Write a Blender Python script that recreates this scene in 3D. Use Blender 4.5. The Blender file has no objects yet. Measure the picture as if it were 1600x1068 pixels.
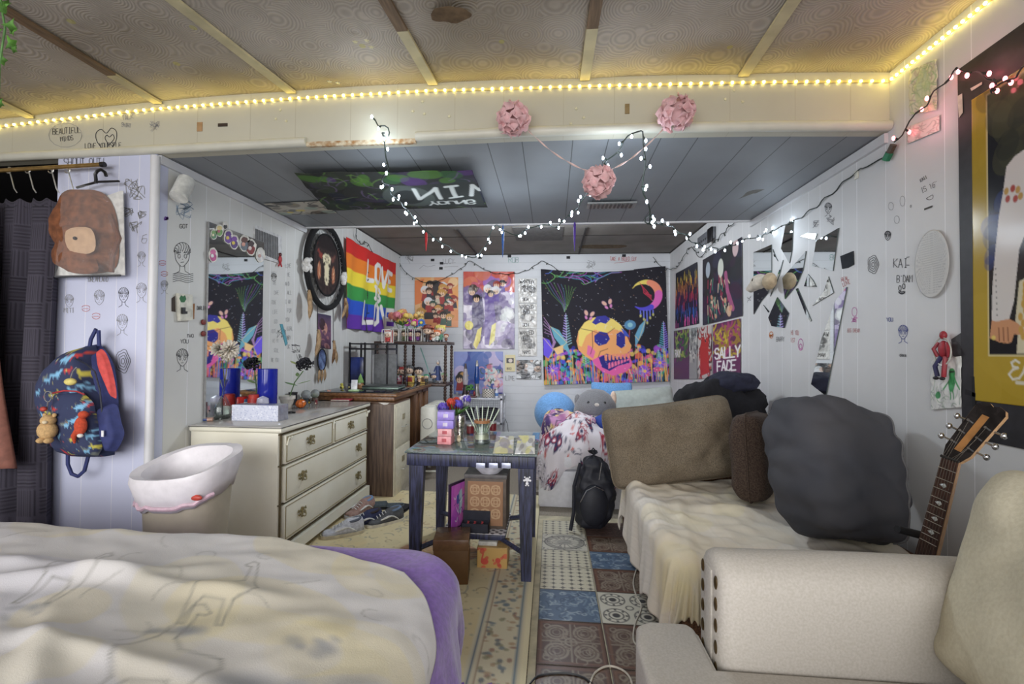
import bpy, bmesh, math, random
import numpy as np
from math import sin, cos, pi, radians, sqrt, hypot
from mathutils import Vector, Matrix, Euler, noise
random.seed(7)
S = bpy.context.scene
COL = S.collection
# ------------------------------------------------------------------ camera, light, exposure
YAW, PIT, ROL, F = .087, .017, .009, 711.1
CAMP = Vector((0, 0, 1.3))
FW = Vector((-sin(YAW)*cos(PIT), cos(YAW)*cos(PIT), sin(PIT)))
EU = Vector((cos(YAW), sin(YAW), 0)); EV = -EU.cross(FW)
CXV = cos(ROL)*EU - sin(ROL)*EV; DNV = sin(ROL)*EU + cos(ROL)*EV
cam = bpy.data.objects.new('camera', bpy.data.cameras.new('camera')); COL.objects.link(cam)
cam.data.sensor_width = 36; cam.data.lens = F/1600*36; cam.data.clip_start = .05
R3 = Matrix((CXV, -DNV, -FW)).transposed()
cam.matrix_world = Matrix.Translation(CAMP) @ R3.to_4x4()
S.camera = cam
S.view_settings.view_transform = 'Standard'; S.view_settings.look = 'None'
S.view_settings.exposure = 0.33; S.view_settings.gamma = 1
W = bpy.data.worlds.new('world'); S.world = W; W.use_nodes = True
W.node_tree.nodes['Background'].inputs[0].default_value = (.93, .95, 1.0, 1)
W.node_tree.nodes['Background'].inputs[1].default_value = .55
def lamp(name, kind, loc, rot, energy, color=(1,1,1), **k):
    l = bpy.data.lights.new(name, kind); l.energy = energy; l.color = color
    for a, b in k.items(): setattr(l, a, b)
    o = bpy.data.objects.new(name, l); COL.objects.link(o); o.location = loc; o.rotation_euler = rot
    return o
# soft daylight from the open window side of the room, behind and left of the viewer
lamp('daylight', 'SUN', (-1, -3, 3), Euler((radians(81), 0, radians(-16))), 1.65, (1, .985, .97), angle=radians(50))
lamp('fill_sun_right', 'SUN', (1, -3, 3), Euler((radians(81), 0, radians(14))), 1.65, (1, .985, .98), angle=radians(50))  # second sun, added from rear right to brighten the left wall

# room constants
XL, XR, YH, YE, YB = -2.13, 1.573, 2.263, 3.744, 6.24
ZL, ZB, ZT = 2.34, 2.62, 2.60
def ray(x, y): return FW*F + CXV*(x-800) + DNV*(y-534)
def PX(x, y, X): r = ray(x, y); return CAMP + r*(X/r.x)
def PY(x, y, Y): r = ray(x, y); return CAMP + r*(Y/r.y)
def PZ(x, y, Z): r = ray(x, y); return CAMP + r*((Z-1.3)/r.z)

# ------------------------------------------------------------------ colour and materials
def lin(c):
    return tuple(((v/255)/12.92 if v/255 <= .04045 else ((v/255+.055)/1.055)**2.4) for v in c)
_m = {}
def M(name, c=(200,200,200), rough=.6, metal=0, kind='plain', scale=30, amt=.12, bump=.0, emit=0, trans=0, alpha=1, spec=None, c2=None, sheen=0):
    if name in _m: return _m[name]
    m = bpy.data.materials.new(name); m.use_nodes = True; _m[name] = m
    N = m.node_tree.nodes; L = m.node_tree.links; b = N['Principled BSDF']
    c = lin(c); b.inputs['Roughness'].default_value = rough; b.inputs['Metallic'].default_value = metal
    if spec is not None: b.inputs['Specular IOR Level'].default_value = spec
    if sheen: b.inputs['Sheen Weight'].default_value = sheen
    tc = N.new('ShaderNodeTexCoord'); out = tc.outputs['Object']
    if kind == 'attr':
        a = N.new('ShaderNodeAttribute'); a.attribute_name = 'Col'; L.new(a.outputs['Color'], b.inputs['Base Color'])
        if bump:
            n = N.new('ShaderNodeTexNoise'); n.inputs['Scale'].default_value = scale; n.inputs['Detail'].default_value = 4
            L.new(out, n.inputs['Vector'])
            bp = N.new('ShaderNodeBump'); bp.inputs['Strength'].default_value = bump; bp.inputs['Distance'].default_value = .004
            L.new(n.outputs['Fac'], bp.inputs['Height']); L.new(bp.outputs['Normal'], b.inputs['Normal'])
        return m
    n = N.new('ShaderNodeTexNoise'); n.inputs['Scale'].default_value = scale; n.inputs['Detail'].default_value = 5
    mp = N.new('ShaderNodeMapping'); L.new(out, mp.inputs['Vector']); L.new(mp.outputs['Vector'], n.inputs['Vector'])
    if kind == 'wood': mp.inputs['Scale'].default_value = (6, 6, .5)
    if kind == 'woody': mp.inputs['Scale'].default_value = (6, .5, 6)
    if kind == 'weave': mp.inputs['Scale'].default_value = (1, 1, 4)
    r = N.new('ShaderNodeValToRGB'); L.new(n.outputs['Fac'], r.inputs['Fac'])
    k = amt
    lo = lin(c2) if c2 else tuple(v*(1-k*2) for v in (c))
    if c2: lo = lin(c2)
    r.color_ramp.elements[0].position = .35; r.color_ramp.elements[1].position = .65
    r.color_ramp.elements[0].color = (*[max(0, v) for v in lo], 1); r.color_ramp.elements[1].color = (*[min(1, v*(1+k*.4)) for v in c], 1)
    L.new(r.outputs['Color'], b.inputs['Base Color'])
    if bump:
        bp = N.new('ShaderNodeBump'); bp.inputs['Strength'].default_value = bump; bp.inputs['Distance'].default_value = .004
        L.new(n.outputs['Fac'], bp.inputs['Height']); L.new(bp.outputs['Normal'], b.inputs['Normal'])
    if emit:
        b.inputs['Emission Color'].default_value = (*c, 1); b.inputs['Emission Strength'].default_value = emit
    if trans: b.inputs['Transmission Weight'].default_value = trans; b.inputs['IOR'].default_value = 1.45
    if alpha < 1: b.inputs['Alpha'].default_value = alpha
    return m

def panel_mat(name, c, axis, offs, period, groove, dark, width=.004, c2=None, yellow=None, amt=.04, horizontal=None):
    """painted panelling: vertical grooves at irregular spacing along one axis"""
    m = M(name, c, .55, amt=amt, scale=2.2, c2=c2)
    N = m.node_tree.nodes; L = m.node_tree.links; b = N['Principled BSDF']
    tc = N.new('ShaderNodeTexCoord'); sp = N.new('ShaderNodeSeparateXYZ'); L.new(tc.outputs['Object'], sp.inputs[0])
    acc = None
    def line(sock, off, per, w):
        a = N.new('ShaderNodeMath'); a.operation = 'ADD'; a.inputs[1].default_value = -off + 50*per; L.new(sock, a.inputs[0])
        p = N.new('ShaderNodeMath'); p.operation = 'PINGPONG'; p.inputs[1].default_value = per/2; L.new(a.outputs[0], p.inputs[0])
        l = N.new('ShaderNodeMath'); l.operation = 'LESS_THAN'; l.inputs[1].default_value = w; L.new(p.outputs[0], l.inputs[0])
        return l
    lines = [line(sp.outputs[axis], o, period, width/2) for o in offs]
    if horizontal: lines += [line(sp.outputs['Z'], 0, horizontal, .003)]
    for l in lines:
        if acc is None: acc = l
        else:
            q = N.new('ShaderNodeMath'); q.operation = 'MAXIMUM'; L.new(acc.outputs[0], q.inputs[0]); L.new(l.outputs[0], q.inputs[1]); acc = q
    src = b.inputs['Base Color'].links[0].from_socket
    mx = N.new('ShaderNodeMixRGB'); L.new(acc.outputs[0], mx.inputs[0]); L.new(src, mx.inputs[1]); mx.inputs[2].default_value = (*lin(groove), 1)
    L.new(mx.outputs[0], b.inputs['Base Color'])
    bp = N.new('ShaderNodeBump'); bp.inputs['Strength'].default_value = .5; bp.inputs['Distance'].default_value = .003; bp.invert = True
    L.new(acc.outputs[0], bp.inputs['Height']); L.new(bp.outputs['Normal'], b.inputs['Normal'])
    return m

# ------------------------------------------------------------------ mesh builder
class MB:
    def __init__(s): s.v = []; s.f = []; s.c = None
    def add(s, v, f, M4=None):
        n = len(s.v)
        if M4 is not None: v = [M4 @ Vector(p) for p in v]
        s.v += [tuple(p) for p in v]; s.f += [tuple(i+n for i in q) for q in f]; return s
    def box(s, c, d, r=0, M4=None, seg=2):
        bm = bmesh.new(); bmesh.ops.create_cube(bm, size=1)
        for v in bm.verts: v.co = Vector((v.co.x*d[0], v.co.y*d[1], v.co.z*d[2]))
        if r: bmesh.ops.bevel(bm, geom=bm.edges[:], offset=min(r, min(d)*.49), segments=seg, profile=.5, affect='EDGES')
        for v in bm.verts: v.co += Vector(c)
        s.add([v.co.copy() for v in bm.verts], [[v.index for v in f.verts] for f in bm.faces], M4); bm.free(); return s
    def b2(s, lo, hi, r=0): 
        return s.box([(a+b)/2 for a, b in zip(lo, hi)], [abs(b-a) for a, b in zip(lo, hi)], r)
    def lathe(s, prof, c=(0,0,0), n=20, M4=None, sx=1, sy=1):
        v = []; f = []; m = len(prof)
        for i in range(n):
            a = 2*pi*i/n
            for (r, z) in prof: v.append((c[0]+r*cos(a)*sx, c[1]+r*sin(a)*sy, c[2]+z))
        for i in range(n):
            j = (i+1) % n
            for k in range(m-1): f.append((i*m+k, j*m+k, j*m+k+1, i*m+k+1))
        if prof[0][0] > 1e-5: f.append([i*m for i in range(n)][::-1])
        if prof[-1][0] > 1e-5: f.append([i*m+m-1 for i in range(n)])
        return s.add(v, f, M4)
    def ell(s, c, r, n=12, m=8, M4=None):
        if not hasattr(r, '__len__'): r = (r, r, r)
        v = [(c[0], c[1], c[2]-r[2])]; f = []
        for j in range(1, m):
            t = -pi/2+pi*j/m
            for i in range(n):
                a = 2*pi*i/n; v.append((c[0]+r[0]*cos(t)*cos(a), c[1]+r[1]*cos(t)*sin(a), c[2]+r[2]*sin(t)))
        v.append((c[0], c[1], c[2]+r[2])); top = len(v)-1
        for i in range(n):
            j = (i+1) % n; f.append((0, 1+j, 1+i)); f.append((top, top-n+i, top-n+j))
            for k in range(m-2): f.append((1+k*n+i, 1+k*n+j, 1+(k+1)*n+j, 1+(k+1)*n+i))
        return s.add(v, f, M4)
    def tube(s, pts, r, n=6, M4=None, cap=True, closed=False):
        P = [Vector(p) for p in pts]; k = len(P)
        R = r if hasattr(r, '__len__') else [r]*k
        v = []; f = []; up = None
        for i, p in enumerate(P):
            if closed: t = P[(i+1) % k]-P[i-1]
            else: t = (P[min(i+1, k-1)]-P[max(i-1, 0)])
            if t.length < 1e-9: t = Vector((0, 0, 1))
            t.normalize()
            if up is None: up = Vector((0, 0, 1)) if abs(t.z) < .9 else Vector((1, 0, 0))
            a = t.cross(up)
            if a.length < 1e-6: a = t.orthogonal()
            a.normalize(); b = t.cross(a).normalized(); up = -b if (-b).dot(up) > 0 else b
            for j in range(n):
                q = 2*pi*j/n; v.append(p+(a*cos(q)+b*sin(q))*R[i])
        for i in range(k if closed else k-1):
            i2 = (i+1) % k
            for j in range(n): f.append((i*n+j, i*n+(j+1) % n, i2*n+(j+1) % n, i2*n+j))
        if cap and not closed: f.append(list(range(n))[::-1]); f.append([(k-1)*n+j for j in range(n)])
        return s.add(v, f, M4)
    def prism(s, pts, O, U, V, t):
        """outline in 2-D (u,v) on frame O,U,V, thickness vector t"""
        O, U, V, t = Vector(O), Vector(U), Vector(V), Vector(t); n = len(pts)
        A = [O+U*a+V*b for a, b in pts]; v = A+[p+t for p in A]
        f = [list(range(n))[::-1], [n+i for i in range(n)]]+[(i, (i+1) % n, n+(i+1) % n, n+i) for i in range(n)]
        return s.add(v, f)
    def grid(s, fn, nu, nv, closed=False, cv=None):
        v = [fn(i/(nu-1) if not closed else i/nu, j/(nv-1)) for j in range(nv) for i in range(nu)]; f = []
        for j in range(nv-1):
            for i in range(nu if closed else nu-1):
                i2 = (i+1) % nu; f.append((j*nu+i, j*nu+i2, (j+1)*nu+i2, (j+1)*nu+i))
        return s.add(v, f)
    def colors(s, arr): s.c = arr; return s
    def build(s, name, mat, parent=None, smooth=True, world=True, solid=0, angle=45):
        me = bpy.data.meshes.new(name)
        off = Vector((0, 0, 0))
        if parent is not None and world:
            inv = wm(parent).inverted(); vs = [inv @ Vector(p) for p in s.v]
        else: vs = s.v
        me.from_pydata([tuple(p) for p in vs], [], s.f); me.update()
        if smooth:
            me.shade_smooth(); me.set_sharp_from_angle(angle=radians(angle))
        if s.c is not None:
            at = me.color_attributes.new('Col', 'FLOAT_COLOR', 'POINT')
            a = np.ones((len(s.v), 4), dtype=np.float32); a[:, :3] = s.c; at.data.foreach_set('color', a.ravel())
        if mat is not None: me.materials.append(mat)
        o = bpy.data.objects.new(name, me); COL.objects.link(o)
        if parent is not None: o.parent = parent
        if solid:
            md = o.modifiers.new('solid', 'SOLIDIFY'); md.thickness = solid; md.offset = -1
        return o
def wm(o):
    m = o.matrix_basis.copy()
    while o.parent: o = o.parent; m = o.matrix_basis @ m
    return m
def tag(o, label, cat, group=None, kind=None):
    if label: o['label'] = label
    if cat: o['category'] = cat
    if group: o['group'] = group
    if kind: o['kind'] = kind
    return o
def thing(name, label, cat, loc=(0,0,0), rz=0, group=None, rot=None, sc=None):
    o = bpy.data.objects.new(name, None); COL.objects.link(o); o.empty_display_size = .05
    o.location = loc; o.rotation_euler = rot if rot else (0, 0, rz)
    if sc: o.scale = (sc, sc, sc)
    return tag(o, label, cat, group)
def L(name, mb, mat, parent, **k): return mb.build(name, mat, parent, world=False, **k)
def struct(o): o['kind'] = 'structure'; return o
def dup(root, loc, rz=None, label=None, group=None):
    r = root.copy(); COL.objects.link(r); r.location = loc
    if rz is not None: r.rotation_euler = (0, 0, rz)
    if label: r['label'] = label
    if group: r['group'] = group
    for ch in list(root.children):
        c = ch.copy(); COL.objects.link(c); c.parent = r
        for g in list(ch.children):
            d = g.copy(); COL.objects.link(d); d.parent = c
    return r
def nz(x, y=0, z=0): return noise.noise(Vector((x, y, z)))

# ------------------------------------------------------------------ 2-D painter (colour attribute art)
FONT = {'A':'02 21 62 42 12'}
GL = {  # strokes on a 4x6 grid: polylines of xy digits, y down
'A':['0620','2046','1434'],'B':['00063645330300','3342412000'][:1]+['03334241300000'],'C':['4130101105163645'],'D':['0006264442200'+'0'],
'E':['40000646','0333'],'F':['400006','0333'],'G':['4130100105163645432','3'][:1],'H':['0006','4046','0343'],'I':['2026','1030','1636'],'J':['4045361605'],
'K':['0006','400346'],'L':['000646'],'M':['0600234046'],'N':['06004640'],'O':['1030414536160501','0110'],'P':['000630','00304142330'+'3'],'Q':['103041453616050110','3446'],
'R':['0600304142330'+'3','2346'],'S':['413010010213334445361605'],'T':['0040','2026'],'U':['000516364540'],'V':['002640'],'W':['0016233640'],'X':['0046','4006'],
'Y':['002340','2326'],'Z':['00400646'],'1':['112026'],'2':['01103041420646'],'3':['0130414232','3243453616'],'6':['401105163644431304'],'0':['103041453616050110'],
'"':['1011','3031'],"'":['2021'],'!':['2024','2526'],'-':['1333'],'.':['2526']}
GL['B'] = ['00304142330'+'3','0006364544330'+'3','0600']; GL['G'] = ['4130100105163645432'+'3']
def glyph(ch):
    r = []
    for s in GL.get(ch.upper(), ['0646']):
        if len(s) % 2: s = s[:-1]
        r.append([(int(s[i])/4, int(s[i+1])/6) for i in range(0, len(s), 2)])
    return r
def text_strokes(t, h, sp=.95, slant=0, jit=0, rnd=random):
    """strokes with y down, origin top left"""
    out = []; x = 0
    for ch in t:
        if ch != ' ':
            jx, jy = rnd.uniform(-jit, jit)*h, rnd.uniform(-jit, jit)*h
            for st in glyph(ch): out.append([(x+jx+a*h*.6+(1-b)*slant*h, jy+b*h) for a, b in st])
        x += h*.6*sp+h*.16
    return out, x
class Can:
    def __init__(s, w, h, bg=(255,255,255), res=2.0):
        s.w, s.h, s.r = w, h, res; s.W = max(2, int(w*res)+1); s.H = max(2, int(h*res)+1)
        s.a = np.empty((s.H, s.W, 3), dtype=np.float32); s.a[:] = lin(bg)
        s.yy, s.xx = np.mgrid[0:s.H, 0:s.W].astype(np.float32); s.xx /= res; s.yy /= res
    def _bb(s, x0, y0, x1, y1):
        r = s.r; return slice(max(0, int(y0*r)-1), max(0, min(s.H, int(y1*r)+2))), slice(max(0, int(x0*r)-1), max(0, min(s.W, int(x1*r)+2)))
    def _put(s, sl, m, col, al=1):
        m = m*al; s.a[sl] = s.a[sl]*(1-m[..., None])+np.array(lin(col), dtype=np.float32)*m[..., None]
    def ell(s, cx, cy, rx, ry, col, rot=0, al=1, soft=None, ring=0):
        R = max(rx, ry); sl = s._bb(cx-R, cy-R, cx+R, cy+R); x = s.xx[sl]-cx; y = s.yy[sl]-cy
        if x.size == 0: return s
        c, q = cos(rot), sin(rot); d = np.sqrt(((x*c+y*q)/rx)**2+((-x*q+y*c)/ry)**2)
        e = (1-d)*min(rx, ry)*s.r+.5
        if soft: e = (1-d)/soft
        m = np.clip(e, 0, 1)
        if ring: m = m*np.clip((d-1+ring)*min(rx, ry)*s.r+.5, 0, 1)
        s._put(sl, m, col, al); return s
    def poly(s, pts, col, al=1):
        P = np.array(pts, dtype=np.float32); x0, y0 = P.min(0); x1, y1 = P.max(0); sl = s._bb(x0, y0, x1, y1)
        acc = 0
        for dx, dy in ((-.25, -.25), (.25, -.25), (-.25, .25), (.25, .25)):
            X = s.xx[sl]+dx/s.r; Y = s.yy[sl]+dy/s.r; ins = np.zeros(X.shape, bool)
            for i in range(len(P)):
                xa, ya = P[i]; xb, yb = P[(i+1) % len(P)]
                if ya == yb: continue
                cnd = ((ya > Y) != (yb > Y)) & (X < (xb-xa)*(Y-ya)/(yb-ya)+xa); ins ^= cnd
            acc = acc+ins.astype(np.float32)/4
        if np.size(acc) > 1: s._put(sl, acc, col, al)
        return s
    def line(s, pts, w, col, al=1):
        w = max(w, .55/s.r)
        for (ax, ay), (bx, by) in zip(pts[:-1], pts[1:]):
            sl = s._bb(min(ax, bx)-w, min(ay, by)-w, max(ax, bx)+w, max(ay, by)+w); x = s.xx[sl]; y = s.yy[sl]
            if x.size == 0: continue
            dx, dy = bx-ax, by-ay; q = dx*dx+dy*dy+1e-9
            t = np.clip(((x-ax)*dx+(y-ay)*dy)/q, 0, 1); d = np.hypot(x-ax-t*dx, y-ay-t*dy)
            s._put(sl, np.clip((w/2-d)*s.r+.5, 0, 1), col, al)
        return s
    def rect(s, x0, y0, x1, y1, col, al=1): return s.poly([(x0,y0),(x1,y0),(x1,y1),(x0,y1)], col, al)
    def text(s, t, x, y, h, w, col, slant=0, bold=None, sx=1):
        st, ln = text_strokes(t, h, slant=slant)
        for q in st: s.line([(x+a*sx, y+b) for a, b in q], w, col)
        return s
    def grad(s, stops):
        ys = s.yy/s.h
        for k in range(3):
            s.a[..., k] = np.interp(ys, [p for p, _ in stops], [lin(c)[k] for _, c in stops])
        return s
    def speck(s, n, col, r=.4, al=1, seed=1, box=None):
        R = random.Random(seed); b = box or (0, 0, s.w, s.h)
        for _ in range(n):
            q = R.uniform(.5, 1)*r; s.ell(R.uniform(b[0], b[2]), R.uniform(b[1], b[3]), q, q, R.choice(col) if isinstance(col, list) else col, al=al)
        return s
    def blobs(s, n, cols, r0, r1, seed=1, box=None, al=.8, asp=1.6):
        R = random.Random(seed); b = box or (0, 0, s.w, s.h)
        for _ in range(n):
            q = R.uniform(r0, r1); s.ell(R.uniform(b[0], b[2]), R.uniform(b[1], b[3]), q, q*R.uniform(1/asp, asp), R.choice(cols), rot=R.uniform(0, 3), al=al)
        return s
    def scrib(s, n, cols, ln, w, seed=1, box=None, al=.9, ang=None, curl=1.2):
        R = random.Random(seed); b = box or (0, 0, s.w, s.h)
        for _ in range(n):
            x, y = R.uniform(b[0], b[2]), R.uniform(b[1], b[3]); a = R.uniform(0, 6.28) if ang is None else ang+R.uniform(-.25, .25); p = [(x, y)]
            c = R.uniform(-curl, curl)
            for k in range(6):
                a += c*.4; x += cos(a)*ln/6; y += sin(a)*ln/6; p.append((x, y))
            s.line(p, w, R.choice(cols), al=al)
        return s
    def at(s, u, v):
        x = np.clip(np.asarray(u)*(s.W-1), 0, s.W-1.001); y = np.clip(np.asarray(v)*(s.H-1), 0, s.H-1.001)
        i = x.astype(int); j = y.astype(int); fx = (x-i)[..., None]; fy = (y-j)[..., None]; a = s.a
        return a[j, i]*(1-fx)*(1-fy)+a[j, i+1]*fx*(1-fy)+a[j+1, i]*(1-fx)*fy+a[j+1, i+1]*fx*fy
PAPER = M('printed paper', kind='attr', rough=.45); GLOSSY = M('glossy print', kind='attr', rough=.16); CLOTHP = M('printed cloth', kind='attr', rough=.95, bump=.25, scale=300)
FOIL = M('laminated poster', kind='attr', rough=.22, bump=.9, scale=14)
def sheet(name, can, TL, TR, BL, BR=None, mat=None, parent=None, disp=None, thick=.0015, normal=None, res=None):
    """a painted sheet between world corners; disp(u,v) pushes it along the normal"""
    TL, TR, BL = Vector(TL), Vector(TR), Vector(BL); BR = Vector(BR) if BR is not None else TR+BL-TL
    nrm = normal or (BL-TL).cross(TR-TL).normalized()
    nu, nv = (can.W, can.H) if res is None else res
    mb = MB()
    def fn(u, v):
        p = TL*(1-u)*(1-v)+TR*u*(1-v)+BL*(1-u)*v+BR*u*v
        return p+nrm*disp(u, v) if disp else p
    mb.grid(fn, nu, nv)
    vv, uu = np.mgrid[0:nv, 0:nu]; mb.c = can.at(uu.ravel()/(nu-1), vv.ravel()/(nv-1))
    o = mb.build(name, mat or PAPER, parent, solid=thick, angle=180)
    return o
# shorthand frames for flat things on a wall (corners given in metres on that wall)
def on_back(x0, z0, x1, z1, d=.012): Y = YB-d; return (x0, Y, z0), (x1, Y, z0), (x0, Y, z1)
# ------------------------------------------------------------------ the room
wallL = panel_mat('wall left paint', (214,214,210), 'Y', (2.5, 2.62), .325, (235,236,238), 0)
wallR = panel_mat('wall right paint', (214,214,214), 'Y', (1.846, 1.966), .325, (240,240,242), 0)
wallC = panel_mat('closet wall paint', (200,204,226), 'X', (.05, .17), .30, (228,228,236), 0, .003)
wallB = panel_mat('back wall paint', (214,216,220), 'X', (0,), 3.9, (200,202,206), 0, .003, horizontal=.1)
hdrm = panel_mat('header paint', (196,192,174), 'X', (.05, .3), .55, (182,176,156), 0, .0035)
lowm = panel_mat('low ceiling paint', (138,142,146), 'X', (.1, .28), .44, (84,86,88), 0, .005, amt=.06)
trimm = M('trim paint', (208,206,192), .4, amt=.05, scale=6)
trimw = M('white trim paint', (214,214,216), .4, amt=.05, scale=6)
hdr_bot = [(-3.9,2.312),(-3.07,2.324),(-2.11,2.34),(-1.27,2.356),(-.2,2.372),(.42,2.371),(1.02,2.361),(1.573,2.343)]
hdr_top = [(-3.9,2.43),(-3.2,2.53),(-3.08,2.547),(-2.156,2.61),(-1.36,2.637),(-.637,2.648),(.2,2.638),(.967,2.624),(1.573,2.604)]
def ip(t, x): return float(np.interp(x, [a for a, _ in t], [b for _, b in t]))
Y0 = -1.6
fl = M('carpet', (166,156,140), .97, kind='plain', scale=160, amt=.45, bump=.9, c2=(96,88,78))
struct(MB().b2((-4.2, Y0, -.06), (2.0, YB+.1, 0)).build('floor', fl))
wl = struct(MB().b2((XL-.08, YH+.075, 0), (XL, YB+.08, 2.7)).build('wall_left', wallL, smooth=False))
wr = struct(MB().b2((XR, Y0, 0), (XR+.08, YB+.08, 2.75)).build('wall_right', wallR, smooth=False))
wb = struct(MB().b2((XL-.08, YB, 0), (XR+.08, YB+.08, 2.75)).build('wall_back', wallB, smooth=False))
XC = -2.715   # closet opening edge
wc = struct(MB().b2((XC, YH, 0), (XL, YH+.074, 2.36)).build('wall_closet', wallC, smooth=False))
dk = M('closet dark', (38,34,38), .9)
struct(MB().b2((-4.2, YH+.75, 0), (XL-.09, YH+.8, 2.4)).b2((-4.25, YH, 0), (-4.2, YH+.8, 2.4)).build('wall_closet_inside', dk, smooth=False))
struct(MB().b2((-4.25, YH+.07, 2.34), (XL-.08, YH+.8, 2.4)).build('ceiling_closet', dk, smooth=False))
struct(MB().b2((-4.33, Y0, 0), (-4.25, YH+.8, 2.6)).build('wall_left_room', wallL, smooth=False))
# header beam
mb = MB(); xs = np.linspace(-4.25, XR, 40)
for i in range(39):
    a, b = xs[i], xs[i+1]
    mb.add([(a,YH,ip(hdr_bot,a)),(b,YH,ip(hdr_bot,b)),(b,YH,ip(hdr_top,b)+.06),(a,YH,ip(hdr_top,a)+.06),(a,YH+.06,ip(hdr_bot,a)),(b,YH+.06,ip(hdr_bot,b)),(b,YH+.06,ip(hdr_top,b)+.06),(a,YH+.06,ip(hdr_top,a)+.06)],
           [(0,1,2,3),(7,6,5,4),(0,4,5,1)])
hdr = struct(mb.build('wall_header', hdrm, smooth=False))
tr1 = MB().tube([(x, YH-.004, ip(hdr_bot, x)+.02) for x in np.linspace(-4.25, -1.285, 20)], .024, 10)
tr1.tube([(x, YH-.004, ip(hdr_bot, x)+.02) for x in np.linspace(-.7, XR-.002, 20)], .024, 10)
struct(tr1.build('trim_1', trimm))
rwood = M('raw wood edge', (150,112,70), .8, kind='plain', scale=40, amt=.3, c2=(205,195,170))
struct(MB().b2((-1.285, YH-.008, 2.351), (-.7, YH+.01, 2.375)).build('trim_2', rwood))
# ceilings
cm = M('swirl ceiling paint', (188,180,172), .8, amt=.2, scale=1.5, c2=(160,150,138))
N = cm.node_tree.nodes; K = cm.node_tree.links; b = N['Principled BSDF']
tc = N.new('ShaderNodeTexCoord'); vo = N.new('ShaderNodeTexVoronoi'); vo.inputs['Scale'].default_value = 6.5; K.new(tc.outputs['Object'], vo.inputs['Vector'])
ml = N.new('ShaderNodeMath'); ml.operation = 'MULTIPLY'; ml.inputs[1].default_value = 90; K.new(vo.outputs['Distance'], ml.inputs[0])
sn = N.new('ShaderNodeMath'); sn.operation = 'SINE'; K.new(ml.outputs[0], sn.inputs[0])
mr = N.new('ShaderNodeMapRange'); mr.inputs[1].default_value = -1; mr.inputs[2].default_value = 1; mr.inputs[3].default_value = .82; mr.inputs[4].default_value = 1.05; K.new(sn.outputs[0], mr.inputs[0])
src = b.inputs['Base Color'].links[0].from_socket
mx = N.new('ShaderNodeVectorMath'); mx.operation = 'SCALE'; K.new(src, mx.inputs[0]); K.new(mr.outputs[0], mx.inputs['Scale'])
vs = N.new('ShaderNodeTexVoronoi'); vs.inputs['Scale'].default_value = 5; K.new(tc.outputs['Object'], vs.inputs['Vector'])
lt = N.new('ShaderNodeMath'); lt.operation = 'LESS_THAN'; lt.inputs[1].default_value = .075; K.new(vs.outputs['Distance'], lt.inputs[0])
m2 = N.new('ShaderNodeMath'); m2.operation = 'MULTIPLY'; m2.inputs[1].default_value = .45; K.new(lt.outputs[0], m2.inputs[0])
m3 = N.new('ShaderNodeMixRGB'); K.new(m2.outputs[0], m3.inputs[0]); K.new(mx.outputs[0], m3.inputs[1]); m3.inputs[2].default_value = (*lin((190,186,70)), 1)
K.new(m3.outputs[0], b.inputs['Base Color'])
bp = N.new('ShaderNodeBump'); bp.inputs['Strength'].default_value = .35; bp.inputs['Distance'].default_value = .004; K.new(sn.outputs[0], bp.inputs['Height']); K.new(bp.outputs[0], b.inputs['Normal'])
def zfc(x, y): return ip(hdr_top, x)+.012+.018*abs(sin((x+.63)/.763*pi))*max(0, min(1, 1.6-(y-1)))-.0
mb = MB().grid(lambda u, v: (-4.3+u*(XR+4.3), Y0+v*(YH-Y0), zfc(-4.3+u*(XR+4.3), Y0+v*(YH-Y0))), 60, 16)
struct(mb.build('ceiling_front', cm, solid=-.03))
bwood = M('bare batten wood', (128,104,80), .7, kind='woody', scale=14, amt=.2)
for i, (xa, xb, ysplit) in enumerate([(-2.884,-2.84,2.3),(-2.124,-2.141,2.0),(-1.367,-1.47,2.3),(-.612,-.66,1.86),(.153,.163,1.89),(.909,.9,2.3)]):
    def bat(y0, y1):
        m_ = MB()
        P = []
        for k in range(6):
            y = y0+(y1-y0)*k/5; t = (YH-y)/.65; x = xa+(xb-xa)*t; P.append((x, y, min(zfc(x-.03, y), zfc(x+.03, y))-.004))
        for p, q in zip(P[:-1], P[1:]):
            w = .024; v = []
            for a, zz in ((p, 0), (q, 0)): v += [(a[0]-w, a[1], a[2]), (a[0]+w, a[1], a[2]), (a[0]+w, a[1], a[2]-.012), (a[0]-w, a[1], a[2]-.012)]
            m_.add(v, [(0,1,2,3),(4,7,6,5),(0,4,5,1),(1,5,6,2),(2,6,7,3),(3,7,4,0)])
        return m_
    pm = M('batten paint', (206,196,160), .6, scale=9, amt=.1)
    if ysplit < 2.2:
        struct(bat(ysplit, YH-.01).build('trim_%d' % (3+i), pm)); struct(bat(-.6, ysplit).build('trim_%d' % (13+i), bwood if i in (1, 3, 4) else pm))
    else: struct(bat(-.6, YH-.01).build('trim_%d' % (3+i), pm if i != 0 else pm))
mb = MB().grid(lambda u, v: (XL+u*(XR-XL), YH+.06+v*(YE-YH-.06), (ip(hdr_bot, XL+u*(XR-XL))*(1-v)+2.34*v)), 30, 3)
struct(mb.build('ceiling_low', lowm, smooth=False, solid=-.03))
struct(MB().b2((XL, YE, 2.335), (XR, YE+.03, 2.70)).build('trim_20', trimw))
struct(MB().tube([(XL, YE-.005, 2.34), (XR, YE-.005, 2.34)], .013, 8).build('trim_21', trimw))
for nme, X, sg in (('trim_22', XL, 1), ('trim_23', XR, -1)):
    struct(MB().b2((X, YH+.01, 2.29), (X+sg*.018, YE, 2.336)).build(nme, trimw))
struct(MB().tube([(XL-.004, YH-.004, 0), (XL-.004, YH-.004, 2.325)], .022, 10).build('trim_24', trimw))
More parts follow.
